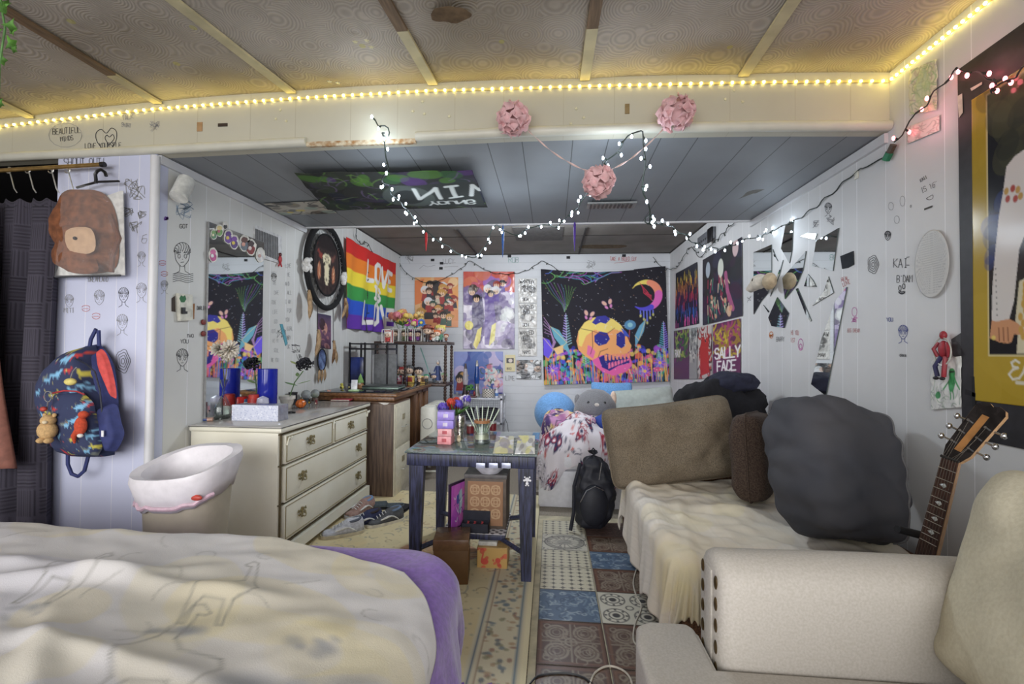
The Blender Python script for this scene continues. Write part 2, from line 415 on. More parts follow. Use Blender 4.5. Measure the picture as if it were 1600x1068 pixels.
backc = M('back ceiling paint', (132,128,122), .85, amt=.1, scale=3)
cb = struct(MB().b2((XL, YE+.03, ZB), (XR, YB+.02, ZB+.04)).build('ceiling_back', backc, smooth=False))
dkl = M('ceiling seam dark', (60,56,54), .8)
seam = MB()
for y in (4.35, 5.25): seam.b2((XL, y, ZB-.004), (XR, y+.012, ZB))
for x in (-1.05, .35): seam.b2((x, 4.9, ZB-.012), (x+.02, YB, ZB))
seam.b2((XL, YB-.012, ZB-.01), (XR, YB, ZB)).b2((XL, YE, ZB-.012), (XL+.012, YB, ZB)).b2((XR-.012, YE, ZB-.012), (XR, YB, ZB))
seam.build('seams', dkl, cb)
stn = M('water stain', (116,98,72), .9, amt=.2)
def stain(name, cx, cy, rx, ry, z, par, seed=0, mat=stn):
    pts = [(cx+rx*cos(a)*(1+.3*nz(cos(a)*1.5+seed, sin(a)*1.5)), cy+ry*sin(a)*(1+.3*nz(cos(a)*1.5, sin(a)*1.5+seed+5))) for a in np.linspace(0, 2*pi, 40)[:-1]]
    return MB().prism(pts, (0,0,z), (1,0,0), (0,1,0), (0,0,.0012)).build(name, mat, par, smooth=False)
p = PZ(940, 385, ZB); stain('stain', p.x, p.y, .35, .12, ZB-.0015, cb, 3)
p = PZ(845, 365, ZB); MB().b2((p.x-.3, p.y-.3, ZB-.006), (p.x+.25, p.y+.3, ZB-.0005)).build('ceiling_patch', M('ceiling patch', (98,96,94), .8), cb)
cl_low = bpy.data.objects['ceiling_low']; cf = bpy.data.objects['ceiling_front']
p = PZ(1180, 310, 2.34); stain('stain', p.x, p.y, .12, .2, 2.345, cl_low, 1, M('grey smudge', (112,110,104), .8))
p = PZ(710, 40, 2.60); stain('stain', p.x-.02, p.y, .085, .045, 2.6445, cf, 6, M('brown stain', (118,96,72), .9, amt=.2))
for a, b_ in ((555,66),(573,64),(580,74),(515,128),(528,130)):
    p = PZ(a, b_, 2.642)
    pts = [(p.x+(.012 if k % 2 == 0 else .005)*cos(k*pi/5), p.y+(.012 if k % 2 == 0 else .005)*sin(k*pi/5)) for k in range(10)]
    MB().prism(pts, (0,0,2.641), (1,0,0), (0,1,0), (0,0,.004)).build('glow_star', M('glow star plastic', (226,220,180), .5), cf, smooth=False)
struct(MB().b2((-.155+.0, YB-.03, 0), (XR, YB, .08)).build('baseboard_back', trimw))
struct(MB().b2((XR-.015, .3, 0), (XR, YB, .09)).build('baseboard_right', trimw))

# ------------------------------------------------------------------ floor coverings
R = random.Random(5)
rx0, rx1, ry0, ry1 = -2.0, -.09, .6, 4.05
rc = Can((rx1-rx0)*100, (ry1-ry0)*100, (214,200,160), 1.5)
rc.blobs(150, [(206,186,140),(222,210,176),(196,186,150),(214,196,150)], 4, 14, 3, al=.4)
wd, hg = rc.w, rc.h
rc.rect(wd-25, 0, wd, hg, (205,196,168)).rect(wd-3, 0, wd, hg, (222,212,176))
for k in range(420):
    y = k*hg/420
    rc.ell(wd-13+R.uniform(-7, 7), y, R.uniform(.6, 1.8), R.uniform(.5, 1.5), R.choice([(110,124,132),(150,110,96),(96,104,112),(170,140,110),(140,136,110)]), al=.8)
rc.line([(wd-23, 0), (wd-23, hg)], 1, (110,120,130)).line([(wd-5, 0), (wd-5, hg)], 1.2, (120,134,142)).line([(wd-20.5, 0), (wd-20.5, hg)], .6, (150,120,100))
for cx, cy in ((wd-62, 250), (wd-62, 120), (wd-120, 190)):
    rc.ell(cx, cy, 26, 17, (188,140,116), al=.8); rc.ell(cx, cy, 18, 11, (196,158,120), al=.8); rc.scrib(40, [(150,110,96),(214,190,150)], 8, .7, int(cx), (cx-22, cy-14, cx+22, cy+14))
rc.ell(wd-60, 185, 20, 15, (170,164,120), al=.8).ell(wd-45, 60, 18, 14, (170,160,120), al=.6)
rc.scrib(420, [(128,130,126),(150,134,110),(120,124,130),(160,120,100)], 9, .7, 11, (0, 0, wd-26, hg), al=.7, curl=2)
rc.speck(1400, [(150,150,140),(178,160,120),(120,120,116)], .8, .6, 4, (0, 0, wd-26, hg))
rug = sheet('area_rug', rc, (rx0, ry1, .009), (rx1, ry1, .009), (rx0, ry0, .009), mat=CLOTHP, thick=.008)
tag(rug, 'worn cream and gold patterned area rug under the glass table', 'rug')
# patchwork of stick-down tiles over the right of the floor
tx0, tx1, ty0, ty1 = -.075, .62, .7, 3.5
def tilecan(kind, s=31):
    c = Can(s, s, (255,255,255), 2.2); h = s/2
    if kind == 'brown':
        c = Can(s, s, (92,62,48), 2.2); c.rect(1.2, 1.2, s-1.2, s-1.2, (112,78,60)).rect(2.2, 2.2, s-2.2, s-2.2, (84,60,50))
        for sx in (-1, 1):
            for sy in (-1, 1):
                for r_ in (5.6, 3.8, 2): c.ell(h+sx*6.6, h+sy*6.6, r_, r_, (140,128,112), ring=.22)
                c.ell(h+sx*11, h+sy*11, 1.8, 1.8, (140,128,112), ring=.4)
        c.ell(h, h, 3, 3, (150,140,124), ring=.3).scrib(70, [(140,128,112),(112,92,78)], 5, .5, 5, (4,4,s-4,s-4), curl=3)
        for a in range(4): c.line([(h, h), (h+13*cos(a*pi/2), h+13*sin(a*pi/2))], .8, (140,128,112))
    elif kind == 'brownplain':
        c = Can(s, s, (82,62,56), 2.2).scrib(160, [(110,92,84),(60,46,44)], 12, .6, 2, ang=0)
    elif kind == 'blue':
        c = Can(s, s, (84,104,128), 2.2); c.scrib(90, [(120,140,158),(66,84,108),(150,164,174)], 6, .8, 9, curl=2.5)
    elif kind == 'navy':
        c = Can(s, s, (52,66,96), 2.2); c.scrib(60, [(84,100,128),(40,52,80)], 6, .8, 9, curl=2.5)
    else:
        bgc = {'lace':(206,202,186),'dot':(204,198,176),'medal':(200,196,182),'trellis':(208,202,184)}[kind]; dkc = (70,68,68)
        c = Can(s, s, bgc, 2.2)
        if kind in ('lace', 'trellis'):
            for i in range(2):
                for j in range(2):
                    x, y = (i+.5)*s/2, (j+.5)*s/2
                    c.ell(x, y, 6.6, 6.6, dkc, ring=.1).ell(x, y, 2, 2, dkc).ell(x, y, 4, 4, dkc, ring=.18)
                    for a in range(8): c.ell(x+5.2*cos(a*pi/4), y+5.2*sin(a*pi/4), .7, .7, dkc)
                    if kind == 'trellis':
                        for a in range(4): c.ell(x+7.7*cos(a*pi/2), y+7.7*sin(a*pi/2), 2.6, 2.6, dkc, ring=.25)
            c.ell(h, h, 2.2, 2.2, dkc, ring=.3)
        if kind == 'dot':
            for i in range(6):
                for j in range(6):
                    x, y = (i+.5)*s/6, (j+.5)*s/6; c.ell(x, y, 1, 1, dkc, ring=.5); c.line([(x, y-1.8), (x, y+1.8)], .4, dkc).line([(x-1.8, y), (x+1.8, y)], .4, dkc)
        if kind == 'medal':
            c.ell(h, h, 14, 14, dkc, ring=.06).ell(h, h, 13, 13, (90,86,84), ring=.25, al=.5).ell(h, h, 5, 5, (120,118,112), al=.6).scrib(60, [dkc, (140,136,128)], 5, .5, 4)
            for a in range(16): c.line([(h+5*cos(a*pi/8), h+5*sin(a*pi/8)), (h+12*cos(a*pi/8), h+12*sin(a*pi/8))], .6, (110,106,100))
    c.line([(0, 0), (s, 0), (s, s), (0, s), (0, 0)], .5, (96,88,80)); return c
TC = {k: tilecan(k) for k in ('brown', 'brownplain', 'blue', 'navy', 'lace', 'dot', 'medal', 'trellis')}
ts = .31
rows = [  # from near to far
 ['trellis','trellis','trellis'],['trellis','trellis','trellis'],['brown','brown','brown'],['brown','brown','brown'],['blue','lace','lace'],['dot','brown','brown'],['dot','blue','medal'],['medal','brown','navy'],['dot','brownplain','dot'],['dot','dot','dot']]
ya = 1.02
TS = [.31,.31,.3,.3,.3,.27,.25,.25,.25,.2]
gl = M('vinyl tile', kind='attr', rough=.35)
y = ya-.0
tiledone = {}
ys = [1.12, 1.41, 1.70, 2.0, 2.3, 2.6, 2.87, 3.12, 3.36, 3.55]
# row boundaries read off the photo's floor
yb = [PZ(900, v, 0).y for v in (1130, 1040, 1000, 990)]
bounds = [.78, 1.09, PZ(905,1033,0).y-.0, PZ(905,985,0).y, PZ(905,943,0).y, PZ(905,908,0).y, PZ(905,883,0).y, PZ(905,857,0).y, PZ(905,834,0).y, PZ(905,815,0).y]
bounds = [.95, 1.27, 1.59, 1.905, 2.215, 2.50, 2.76, 2.99, 3.24, 3.50]
vt = struct(MB().b2((tx0-.012, .78, 0), (XR, 3.6, .002)).build('floor_vinyl', M('vinyl underlay', (200,190,160), .5, amt=.15, scale=12)))
for i in range(len(bounds)-1):
    for j in range(4):
        k = rows[i][min(j, 2)]
        if j == 3: k = rows[i][1]
        a, b_ = bounds[i], bounds[i+1]; x0 = tx0+.02+j*.305
        if j and i in (5, 7): x0 -= .0
        x1 = x0+.30
        if x0 > XR: continue
        c = TC[k]; nm = 'floor_tile'
        key = (k, round(b_-a, 3))
        if key not in tiledone:
            mb = MB().grid(lambda u, v: (u*.30, (1-v)*(b_-a-.004), .0045), c.W, c.H)
            vv, uu = np.mgrid[0:c.H, 0:c.W]; mb.c = c.at(uu.ravel()/(c.W-1), vv.ravel()/(c.H-1))
            o = mb.build(nm, gl, vt, world=False, solid=.002, angle=180); tiledone[key] = o
        else: o = tiledone[key].copy(); COL.objects.link(o); o.parent = vt
        o.location = (x0, a, 0)
# ------------------------------------------------------------------ cloth helpers
def fb(x, y, z=0, o=3):
    a = 0; k = 1
    for i in range(o): a += nz(x*k, y*k, z+i*7.3)/k; k *= 2
    return a
def drape(x0, x1, y0, y1, z, ox0, ox1, oy0, oy1, nu, nv, r=.06, wr=.008, wf=3, side=.03, sf=9, floor=.02, seed=0, edge=None, zf=None, ridge=None, rc=None):
    """a cloth lying on a block's top and falling over its sides; returns MB with uv in .uv"""
    mb = MB(); uv = []; rc = rc or r
    X0, X1, Y0_, Y1 = x0-ox0, x1+ox1, y0-oy0, y1+oy1; V = []
    for j in range(nv):
        for i in range(nu):
            u, v = i/(nu-1), j/(nv-1); px, py = X0+u*(X1-X0), Y0_+v*(Y1-Y0_)
            if edge:
                e = edge(u, v); px += e[0]; py += e[1]
            cx, cy = min(max(px, x0+rc), x1-rc), min(max(py, y0+rc), y1-rc)
            dx, dy = px-cx, py-cy; e0 = hypot(dx, dy); e = e0-(rc-r)
            if e0 > 1e-9: cx += dx/e0*(rc-r); cy += dy/e0*(rc-r)
            zt = z+(zf(px, py) if zf else 0)
            zt += wr*fb(px*wf+seed, py*wf*1.6, seed)+wr*.6*nz(px*wf*2.7+py*wf*1.2, py*wf*3, seed+3)
            if ridge: zt += ridge(px, py)
            if e > 1e-6:
                nx, ny = dx/e0, dy/e0; q = r*pi/2
                if e < q: a = e/r; ho = r*sin(a); dn = r*(1-cos(a))
                else: ho = r; dn = r+(e-q)
                k = min(1, max(0, dn-r*.3)/.25); al = (px*abs(ny)+py*abs(nx))*sf+seed
                ho += side*k*(nz(al, seed, dn*1.5)+.6*sin(al*1.3+nz(al*.5)*3)+.5)
                zz = zt-dn
                if zz < floor: ho += (floor-zz)*.5; zz = floor+.004*nz(px*9, py*9)
                V.append((cx+nx*ho, cy+ny*ho, zz))
            else: V.append((px, py, zt))
            uv.append((u, v))
    f = [(j*nu+i, j*nu+i+1, (j+1)*nu+i+1, (j+1)*nu+i) for j in range(nv-1) for i in range(nu-1)]
    mb.add(V, f); mb.uv = np.array(uv); return mb
def paint(mb, can): mb.c = can.at(mb.uv[:, 0], mb.uv[:, 1]); return mb
def pillow(w, h, t, nu=40, nv=40, p=3.0, wr=.012, seed=0, puff=.5, sag=0, M4=None, corner=.06, wf=5):
    """soft cushion in the local X-Z plane, thickness along Y"""
    mb = MB(); V = []; f = []
    for s in (1, -1):
        for j in range(nv):
            for i in range(nu):
                u, v = -1+2*i/(nu-1), -1+2*j/(nv-1)
                k = max(0, (1-abs(u)**p))**puff*max(0, (1-abs(v)**p))**puff
                th = t/2*k
                rr_ = 1-.07*abs(u*v)**8; x = u*w/2*rr_*(1-corner*(1-v*v)*abs(u)**4); z = v*h/2*rr_*(1-corner*(1-u*u)*abs(v)**4)
                y = s*th
                n_ = wr*fb(x*wf+seed, z*wf, s+seed)*k**.5
                V.append((x+n_*.4*nz(z*9, seed), y+s*n_, z+h/2+(sag*(u*u-1)*(v+1)/2)))
    n = nu*nv
    for s in (0, 1):
        for j in range(nv-1):
            for i in range(nu-1):
                q = (s*n+j*nu+i, s*n+j*nu+i+1, s*n+(j+1)*nu+i+1, s*n+(j+1)*nu+i)
                f.append(q if s else q[::-1])
    mb.add(V, f, M4); return mb
def seam_loop(w, h, r, corner=.06, sag=0, n=80):
    P = []
    for k in range(n):
        t = k/n*4; s = int(t); q = -1+2*(t-s)
        u, v = [(q, -1), (1, q), (-q, 1), (-1, -q)][s]
        rr_ = 1-.07*abs(u*v)**8; P.append((u*w/2*rr_*(1-corner*(1-v*v)*abs(u)**4), 0, v*h/2*rr_*(1-corner*(1-u*u)*abs(v)**4)+h/2+sag*(u*u-1)*(v+1)/2))
    return MB().tube(P, r, 6, closed=True)

def tcush(pts, z0, z1, r=.035):
    bm = bmesh.new(); vs_ = [bm.verts.new((x, y, z0)) for x, y in pts]; fc_ = bm.faces.new(vs_)
    ex = bmesh.ops.extrude_face_region(bm, geom=[fc_])
    for v in ex['geom']:
        if isinstance(v, bmesh.types.BMVert): v.co.z = z1
    bmesh.ops.recalc_face_normals(bm, faces=bm.faces)
    bmesh.ops.bevel(bm, geom=bm.edges[:], offset=r, segments=4, profile=.5, affect='EDGES', clamp_overlap=True)
    m2_ = MB(); m2_.add([v.co.copy() for v in bm.verts], [[v.index for v in f.verts] for f in bm.faces]); bm.free(); return m2_
tcush_ = tcush
# ------------------------------------------------------------------ bed in the foreground
BX1, BY0, BY1, BZ = -.30, .05, 1.70, .572
bed = thing('bed', 'low double bed in the left foreground under a throw and purple blanket', 'bed', (-1.5, .8, 0))
tcush_([(-2.9, BY0+.03),(BX1-.28,BY0+.03),(BX1-.1,BY0+.2),(BX1-.07,BY1-.42),(BX1-.17,BY1-.16),(BX1-.40,BY1-.05),(-2.9,BY1-.05)], .22, BZ-.03, .05).build('mattress', M('peach mattress', (226,196,170), .9, amt=.05), bed)
tcush_([(-2.88, BY0+.05),(BX1-.30,BY0+.05),(BX1-.12,BY0+.2),(BX1-.09,BY1-.4),(BX1-.2,BY1-.16),(BX1-.42,BY1-.07),(-2.88,BY1-.07)], .05, .22, .02).build('base', M('bed base fabric', (90,80,84), .9), bed)
for x in (-2.8, BX1-.3):
    for y in (BY0+.12, BY1-.3): MB().b2((x, y, 0), (x+.05, y+.05, .06)).build('leg', M('black plastic', (30,30,32), .5), bed)
def hump(px, py):
    return 0
pc = M('purple fleece', (126,86,176), .95, kind='plain', scale=60, amt=.12, bump=.35, sheen=.4)
mbp = drape(-2.9, BX1, BY0, BY1, BZ, .3, .56, .1, .5, 190, 110, r=.09, rc=.24, wr=.012, side=.035, seed=4, edge=lambda u, v: (-.06*sin(v*3), 0))
tag(mbp.build('purple_blanket', pc, solid=.008, angle=180), 'purple fleece blanket over the foot of the foreground bed', 'blanket')
tc_ = Can(240, 170, (214,211,210), 1.9)
tc_.blobs(60, [(206,204,208),(222,208,160),(196,196,212),(218,208,172)], 8, 22, 2, al=.35)
for (x, y, r_) in ((95,62,9),(101,66,6),(90,68,5),(205,78,12),(210,92,9),(196,100,14),(38,118,7),(33,128,6),(60,108,5),(175,60,7),(68,48,5),(185,130,12),(26,140,6),(140,58,5),(120,55,4),(205,60,6)):
    for k in range(7): tc_.ell(x+R.uniform(-r_, r_)*.8, y+R.uniform(-r_, r_)*.6, R.uniform(.3, .6)*r_, R.uniform(.2, .5)*r_, (150,152,158), rot=R.random()*3, al=.5, soft=.7)
def animal(c, x, y, s, fl=1):
    g = (130,128,122)
    c.line([(x+fl*s*a, y+s*b) for a, b in ((0,0),(.15,-.3),(.3,-1.0),(.42,-1.05),(.55,-.92),(.5,-.86),(.4,-.85),(.34,-.3),(.5,-.12),(.95,-.05),(1.05,.1),(1,.6),(.95,1.1),(.88,1.1),(.86,.55),(.8,.4),(.45,.42),(.42,1.1),(.34,1.1),(.3,.4),(.1,.2),(0,0))], .5, g, .7)
for x, y, s, fl in ((60,95,20,1),(150,120,26,-1),(170,70,20,1),(120,95,18,1),(205,110,24,1),(30,80,18,1),(95,130,22,1),(190,40,16,-1),(130,40,14,1),(225,140,20,-1),(70,50,16,-1),(110,155,20,1)): animal(tc_, x, y, s, fl)
tc_.scrib(70, [(140,138,130)], 12, .4, 6, curl=2, al=.5)
def rdg(px, py):
    a = .022*math.exp(-((py-(1.32-.10*(px+1.6)))/.035)**2)*max(0, min(1, (px+2.2)*2))*max(0, min(1, (-.6-px)*3))
    a += .03*math.exp(-((py-(1.12+.28*(px+2.0)*(px < -1.0)))/.04)**2)*max(0, min(1, (-1.0-px)*3))
    a += .022*math.exp(-(((px+1.75)*.8+(py-1.0)*.5)/.03)**2)*max(0, min(1, (1.25-py)*5))
    a += .025*math.exp(-(((px+.95)*.9+(py-.75)*.9)/.05)**2)*max(0, min(1, (1.2-py)*4))
    a += .02*math.exp(-((py-(.98-.16*(px+1.1)))/.03)**2)*max(0, min(1, (px+1.4)*4))*max(0, min(1, (-.55-px)*3))
    a += .015*math.exp(-(((px+2.2)/.35)**2+((py-1.5)/.14)**2))
    return a
def tedge(u, v):
    k = max(0, (u-.45)/.55); w = max(0, (v-.45)/.55)
    ex = -k*(.02+.30*w**2.4+.03*sin(v*9)+.05*math.exp(-((v-.62)/.07)**2)*-1.6)
    ey = -w*(.015+.30*k**2.2+.012*sin(u*15))
    return ex, ey
mbt = drape(-2.9, BX1+.012, BY0, BY1+.012, BZ+.02, .3, .16, .1, .03, 400, 260, r=.10, rc=.24, wr=.012, wf=3, side=.035, seed=4, edge=tedge, ridge=rdg)
# photo's far side is the top of the canvas
mbt.uv[:, 1] = 1-mbt.uv[:, 1]
tag(paint(mbt, tc_).build('throw_blanket', CLOTHP, solid=.012, angle=180), 'cream plush throw blanket printed with grey animal outlines on the bed', 'blanket')

# ------------------------------------------------------------------ trash bin
tb = thing('trash_bin', 'tall beige plastic trash bin with a white liner by the dresser', 'trash bin', (-1.74, 2.06, .0), radians(0))
def binf(rx, ry, z0, z1, sx, t=0, rz=0):
    return
def ring(z, k, tilt=0, n=48):
    P = []
    for i in range(n):
        a = 2*pi*i/n; c, s_ = cos(a), sin(a)
        x = abs(c)**.75*(1 if c > 0 else -1)*k[0]; y = abs(s_)**.75*(1 if s_ > 0 else -1)*k[1]
        P.append((x, y, z+tilt*(.55*s_+.25*c)))
    return P
def loft(rings, close=True):
    mb = MB(); n = len(rings[0]); v = [p for r in rings for p in r]; f = []
    for k in range(len(rings)-1):
        for i in range(n): j = (i+1) % n; f.append((k*n+i, k*n+j, (k+1)*n+j, (k+1)*n+i))
    if close: f.append(list(range(n))[::-1])
    return mb.add(v, f)
tb.scale = (1, 1, 1.1)
binm = M('beige bin plastic', (176,168,150), .4, amt=.03)
lt_ = .08
L('body', loft([ring(0, (.145, .105)), ring(.3, (.165, .12)), ring(.63, (.19, .14)), ring(.63, (.185, .135)), ring(.02, (.14, .1))]), binm, tb)
def rimf(z, k, amp=.0, seed=0):
    P = ring(z, k, lt_)
    return [(x, y, zz+amp*nz(i*.6, seed)) for i, (x, y, zz) in enumerate(P)]
L('rim', loft([rimf(.63, (.19,.14)), rimf(.655, (.215,.165)), rimf(.67, (.21,.16)), rimf(.665, (.195,.145)), rimf(.62, (.185,.135))], False), binm, tb, solid=.004)
lm = M('white bin liner', (226,222,226), .35, amt=.04, bump=.6, scale=20)
L('liner', loft([rimf(.545, (.196,.146), .02, 1), rimf(.60, (.210,.160), .012, 2), rimf(.655, (.228,.178), .006, 5), rimf(.685, (.225,.172), .004, 3), rimf(.68, (.186,.136), .004, 4), rimf(.60, (.172,.122), .01, 6), rimf(.35, (.155,.11), .02, 7)], False), lm, tb, solid=.002)
L('drawstring', MB().tube([(x*1.0, y*1.0, z) for x, y, z in rimf(.565, (.203, .153), .02, 1)][26:46], .009, 6), M('pink drawstring', (222,190,204), .4), tb)
L('drawstring_tab', MB().ell((.15, -.13, .565), (.03, .01, .012)), M('red plastic tab', (190,70,56), .4), tb)

# ------------------------------------------------------------------ dresser
DX0, DX1, DY0, DY1, DZ = XL+.012, -1.555, 2.50, 3.80, .84
dr = thing('dresser', 'antique cream painted four drawer dresser along the left wall', 'dresser', (-1.84, 3.15, 0))
cr = M('antique cream paint', (232,230,216), .42, amt=.05, scale=3, c2=(224,220,202))
gold = M('aged cream edge', (140,126,84), .5)
MB().b2((DX0, DY0+.02, .05), (DX1-.02, DY1-.02, DZ-.035), .004).build('body', cr, dr)
MB().b2((DX0, DY0, DZ-.035), (DX1+.01, DY1, DZ-.004), .012).build('top_edge', cr, dr)
MB().b2((DX0, DY0-.001, DZ-.006), (DX1+.011, DY1+.001, DZ-.002), .001).build('top_inlay', M('grey laminate edge', (70,70,72), .4), dr)
MB().b2((DX0, DY0+.001, DZ-.004), (DX1+.009, DY1-.001, DZ+.001), .001).build('top', M('grey laminate top', (186,182,176), .12, amt=.04, scale=5), dr)
MB().prism([(DY0+.0,0),(DY0+.12,0),(DY0+.17,.06),(DY1-.17,.06),(DY1-.12,0),(DY1,0),(DY1,.13),(DY0,.13)], (DX1-.03,0,0), (0,1,0), (0,0,1), (.04,0,0)).build('plinth', cr, dr, smooth=False)
MB().b2((DX0, DY0, 0), (DX1-.03, DY0+.02, .13)).b2((DX0, DY0+.02, 0), (DX0+.02, DY1, .13)).build('plinth_side', cr, dr)
brass = M('aged brass pull', (168,158,120), .35, .8, amt=.2)
def pull(y, z, par, s=1):
    h = MB()
    for sx in (-1, 1):
        h.tube([(DX1+.008, y+sx*.006*s, z+.004), (DX1+.012, y+sx*.02*s, z+.022*s), (DX1+.009, y+sx*.034*s, z+.014*s), (DX1+.008, y+sx*.04*s, z+.024*s), (DX1+.008, y+sx*.046*s, z+.008)], .004, 5)
        h.tube([(DX1+.008, y+sx*.01*s, z-.002), (DX1+.009, y+sx*.03*s, z-.014*s), (DX1+.008, y+sx*.042*s, z-.004)], .004, 5)
        h.ell((DX1+.012, y+sx*.026*s, z+.002), .006, 8, 6)
    h.tube([(DX1+.008, y, z-.03*s), (DX1+.01, y, z+.032*s)], [.005, .008], 6)
    h.build('backplate', brass, par)
    return MB().tube([(DX1+.012+.018*sin(t), y-.026*s*cos(t), z+.002-.024*s*sin(t)) for t in np.linspace(0, pi, 12)], .004, 6).build('handle', brass, par)
def drawer(y0, y1, z0, z1, pulls):
    d = MB().b2((DX1-.03, y0, z0), (DX1+.002, y1, z1), .003).build('drawer', cr, dr)
    e = .012; g = MB()
    for a, b_ in (((y0+e, z0+e), (y1-e, z0+e)), ((y1-e, z0+e), (y1-e, z1-e)), ((y1-e, z1-e), (y0+e, z1-e)), ((y0+e, z1-e), (y0+e, z0+e))):
        g.tube([(DX1+.002, *a), (DX1+.002, *b_)], .0035, 4)
    g.build('drawer_moulding', gold, d)
    for q in pulls: pull(q, (z0+z1)/2+.005, d)
m_ = DY0+.64
drawer(DY0+.06, m_, .615, .785, [DY0+.33]); drawer(m_+.02, DY1-.05, .615, .785, [m_+.28])
drawer(DY0+.06, DY1-.05, .39, .6, [DY0+.24, DY1-.23]); drawer(DY0+.06, DY1-.05, .165, .375, [DY0+.24, DY1-.23])
for y in (DY0+.075, m_+.0, DY1-.06):
    MB().tube([(DX1+.006, y+.05*t-.005, .775-.05*(1-t)**2+.015*sin(t*6)) for t in np.linspace(0, 1, 10)], .006, 6).build('corner_scroll', cr, dr)
cr2 = MB()
for z in (.14, .38, .607, .79): cr2.b2((DX1-.02, DY0+.02, z), (DX1-.008, DY1-.02, z+.006))
cr2.b2((DX1-.02, DY0+.035, .14), (DX1-.008, DY0+.04, .8)); cr2.build('gap', M('dresser shadow gap', (96,84,58), .8), dr)

# ------------------------------------------------------------------ filing cabinet
fc = thing('filing_cabinet', 'wood-sided filing cabinet with beige two drawer front behind the dresser', 'filing cabinet', (-1.7, 4.05, 0))
FX, FY0, FY1 = -1.35, 3.86, 4.28
wg = M('dark wood grain vinyl', (112,92,78), .5, kind='wood', scale=9, amt=.25, c2=(78,62,54))
bg = M('beige enamel', (206,200,180), .45, amt=.05)
MB().b2((-2.0, FY0, 0), (FX-.012, FY1, .82), .003).build('body', wg, fc)
MB().b2((-2.0, FY0-.002, .815), (FX, FY1, .83), .003).build('top', M('brown cabinet top', (92,64,44), .4, kind='woody', amt=.3), fc)
MB().b2((FX-.012, FY0, .0), (FX, FY1, .82), .002).build('front_frame', bg, fc)
for z0, z1 in ((.44, .80), (.06, .42)):
    d = MB().b2((FX, FY0+.02, z0), (FX+.008, FY1-.02, z1), .003).build('drawer', bg, fc)
    ym = (FY0+FY1)/2
    MB().tube([(FX+.008, ym-.06, z1-.2), (FX+.035, ym-.055, z1-.2), (FX+.035, ym+.055, z1-.2), (FX+.008, ym+.06, z1-.2)], .006, 6).build('handle', M('satin metal', (190,188,182), .3, .8), d)
    MB().b2((FX+.008, ym-.035, z1-.14), (FX+.011, ym+.035, z1-.09), .001).build('label_holder', M('brass label frame', (170,160,130), .4, .6), d)
MB().prism([(0,0),(.10,.0),(.08,-.015),(.05,-.02),(.03,-.012)], (-1.50, FY0-.004, .83), (1,0,0), (0,0,1), (0,.003,0)).build('torn_paper', M('torn white paper', (226,222,214), .8), fc)

# ------------------------------------------------------------------ long desk on the left wall
DKX, DKY0, DKY1, DKZ = -1.36, 3.92, 5.10, .90
dk_ = thing('desk', 'brown wooden desk with a black glass top along the left wall', 'desk', (-1.74, 4.5, 0))
wd = M('brown desk wood', (138,98,62), .35, kind='woody', scale=7, amt=.25, c2=(98,64,38))
MB().b2((XL+.01, DKY0, DKZ-.03), (DKX, DKY1, DKZ), .008).build('top', wd, dk_)
MB().b2((XL+.012, DKY0+.02, DKZ), (DKX-.02, DKY1-.01, DKZ+.006), .002).build('glass_top', M('black glass', (38,38,42), .06, amt=.02), dk_)
MB().b2((XL+.03, DKY0+.03, .832), (DKX-.03, DKY1-.05, DKZ-.03), .004).build('apron', wd, dk_)
wdd = M('brown desk wood upright', (130,90,58), .4, kind='wood', scale=7, amt=.25, c2=(90,58,36))
for y in (4.62, 4.8, 5.02): MB().b2((-1.62, y, 0), (DKX-.03, y+.05, DKZ-.03), .004).build('leg', wdd, dk_)
MB().b2((XL+.04, 5.02, 0), (-1.6, 5.07, .87), .003).build('side_panel', wdd, dk_)

# ------------------------------------------------------------------ shelf hutch with chain turned posts, against the back
ht = thing('shelf_stand', 'dark wooden two tier stand with bobbin turned posts in the back left corner', 'shelf', (-1.7, 5.6, 0))
hw = M('dark stained wood', (72,52,44), .4, kind='woody', scale=9, amt=.3)
HX0, HX1, HY0, HY1 = -2.08, -1.20, 5.18, 5.56
for z, x1, nme in ((1.385, HX1, 'top_shelf'), (.90, HX1-.01, 'middle_shelf'), (.30, HX1-.01, 'bottom_shelf')):
    MB().b2((HX0, HY0, z-.035), (x1, HY1, z), .006).build(nme, hw, ht)
def bobbin(x, y, z0, z1, r=.02):
    pr = [(.001, z0)]; n = int((z1-z0)/.035)
    for k in range(n):
        for q in range(4): pr.append((r*(.55+.45*sin(pi*(q+.5)/4)), z0+(z1-z0)*(k+q/4)/n))
    pr.append((.001, z1)); return MB().lathe(pr, (x, y, 0), 8)
for x, y in ((HX1-.03, HY0+.03), (HX1-.03, HY1-.03), (-1.71, HY0+.03), (HX0+.03, HY1-.03), (HX0+.03, HY0+.03), (-1.71, HY1-.03)):
    bobbin(x, y, .90, 1.35).build('post', hw, ht)
    bobbin(x, y, 0, .865).build('post', hw, ht)
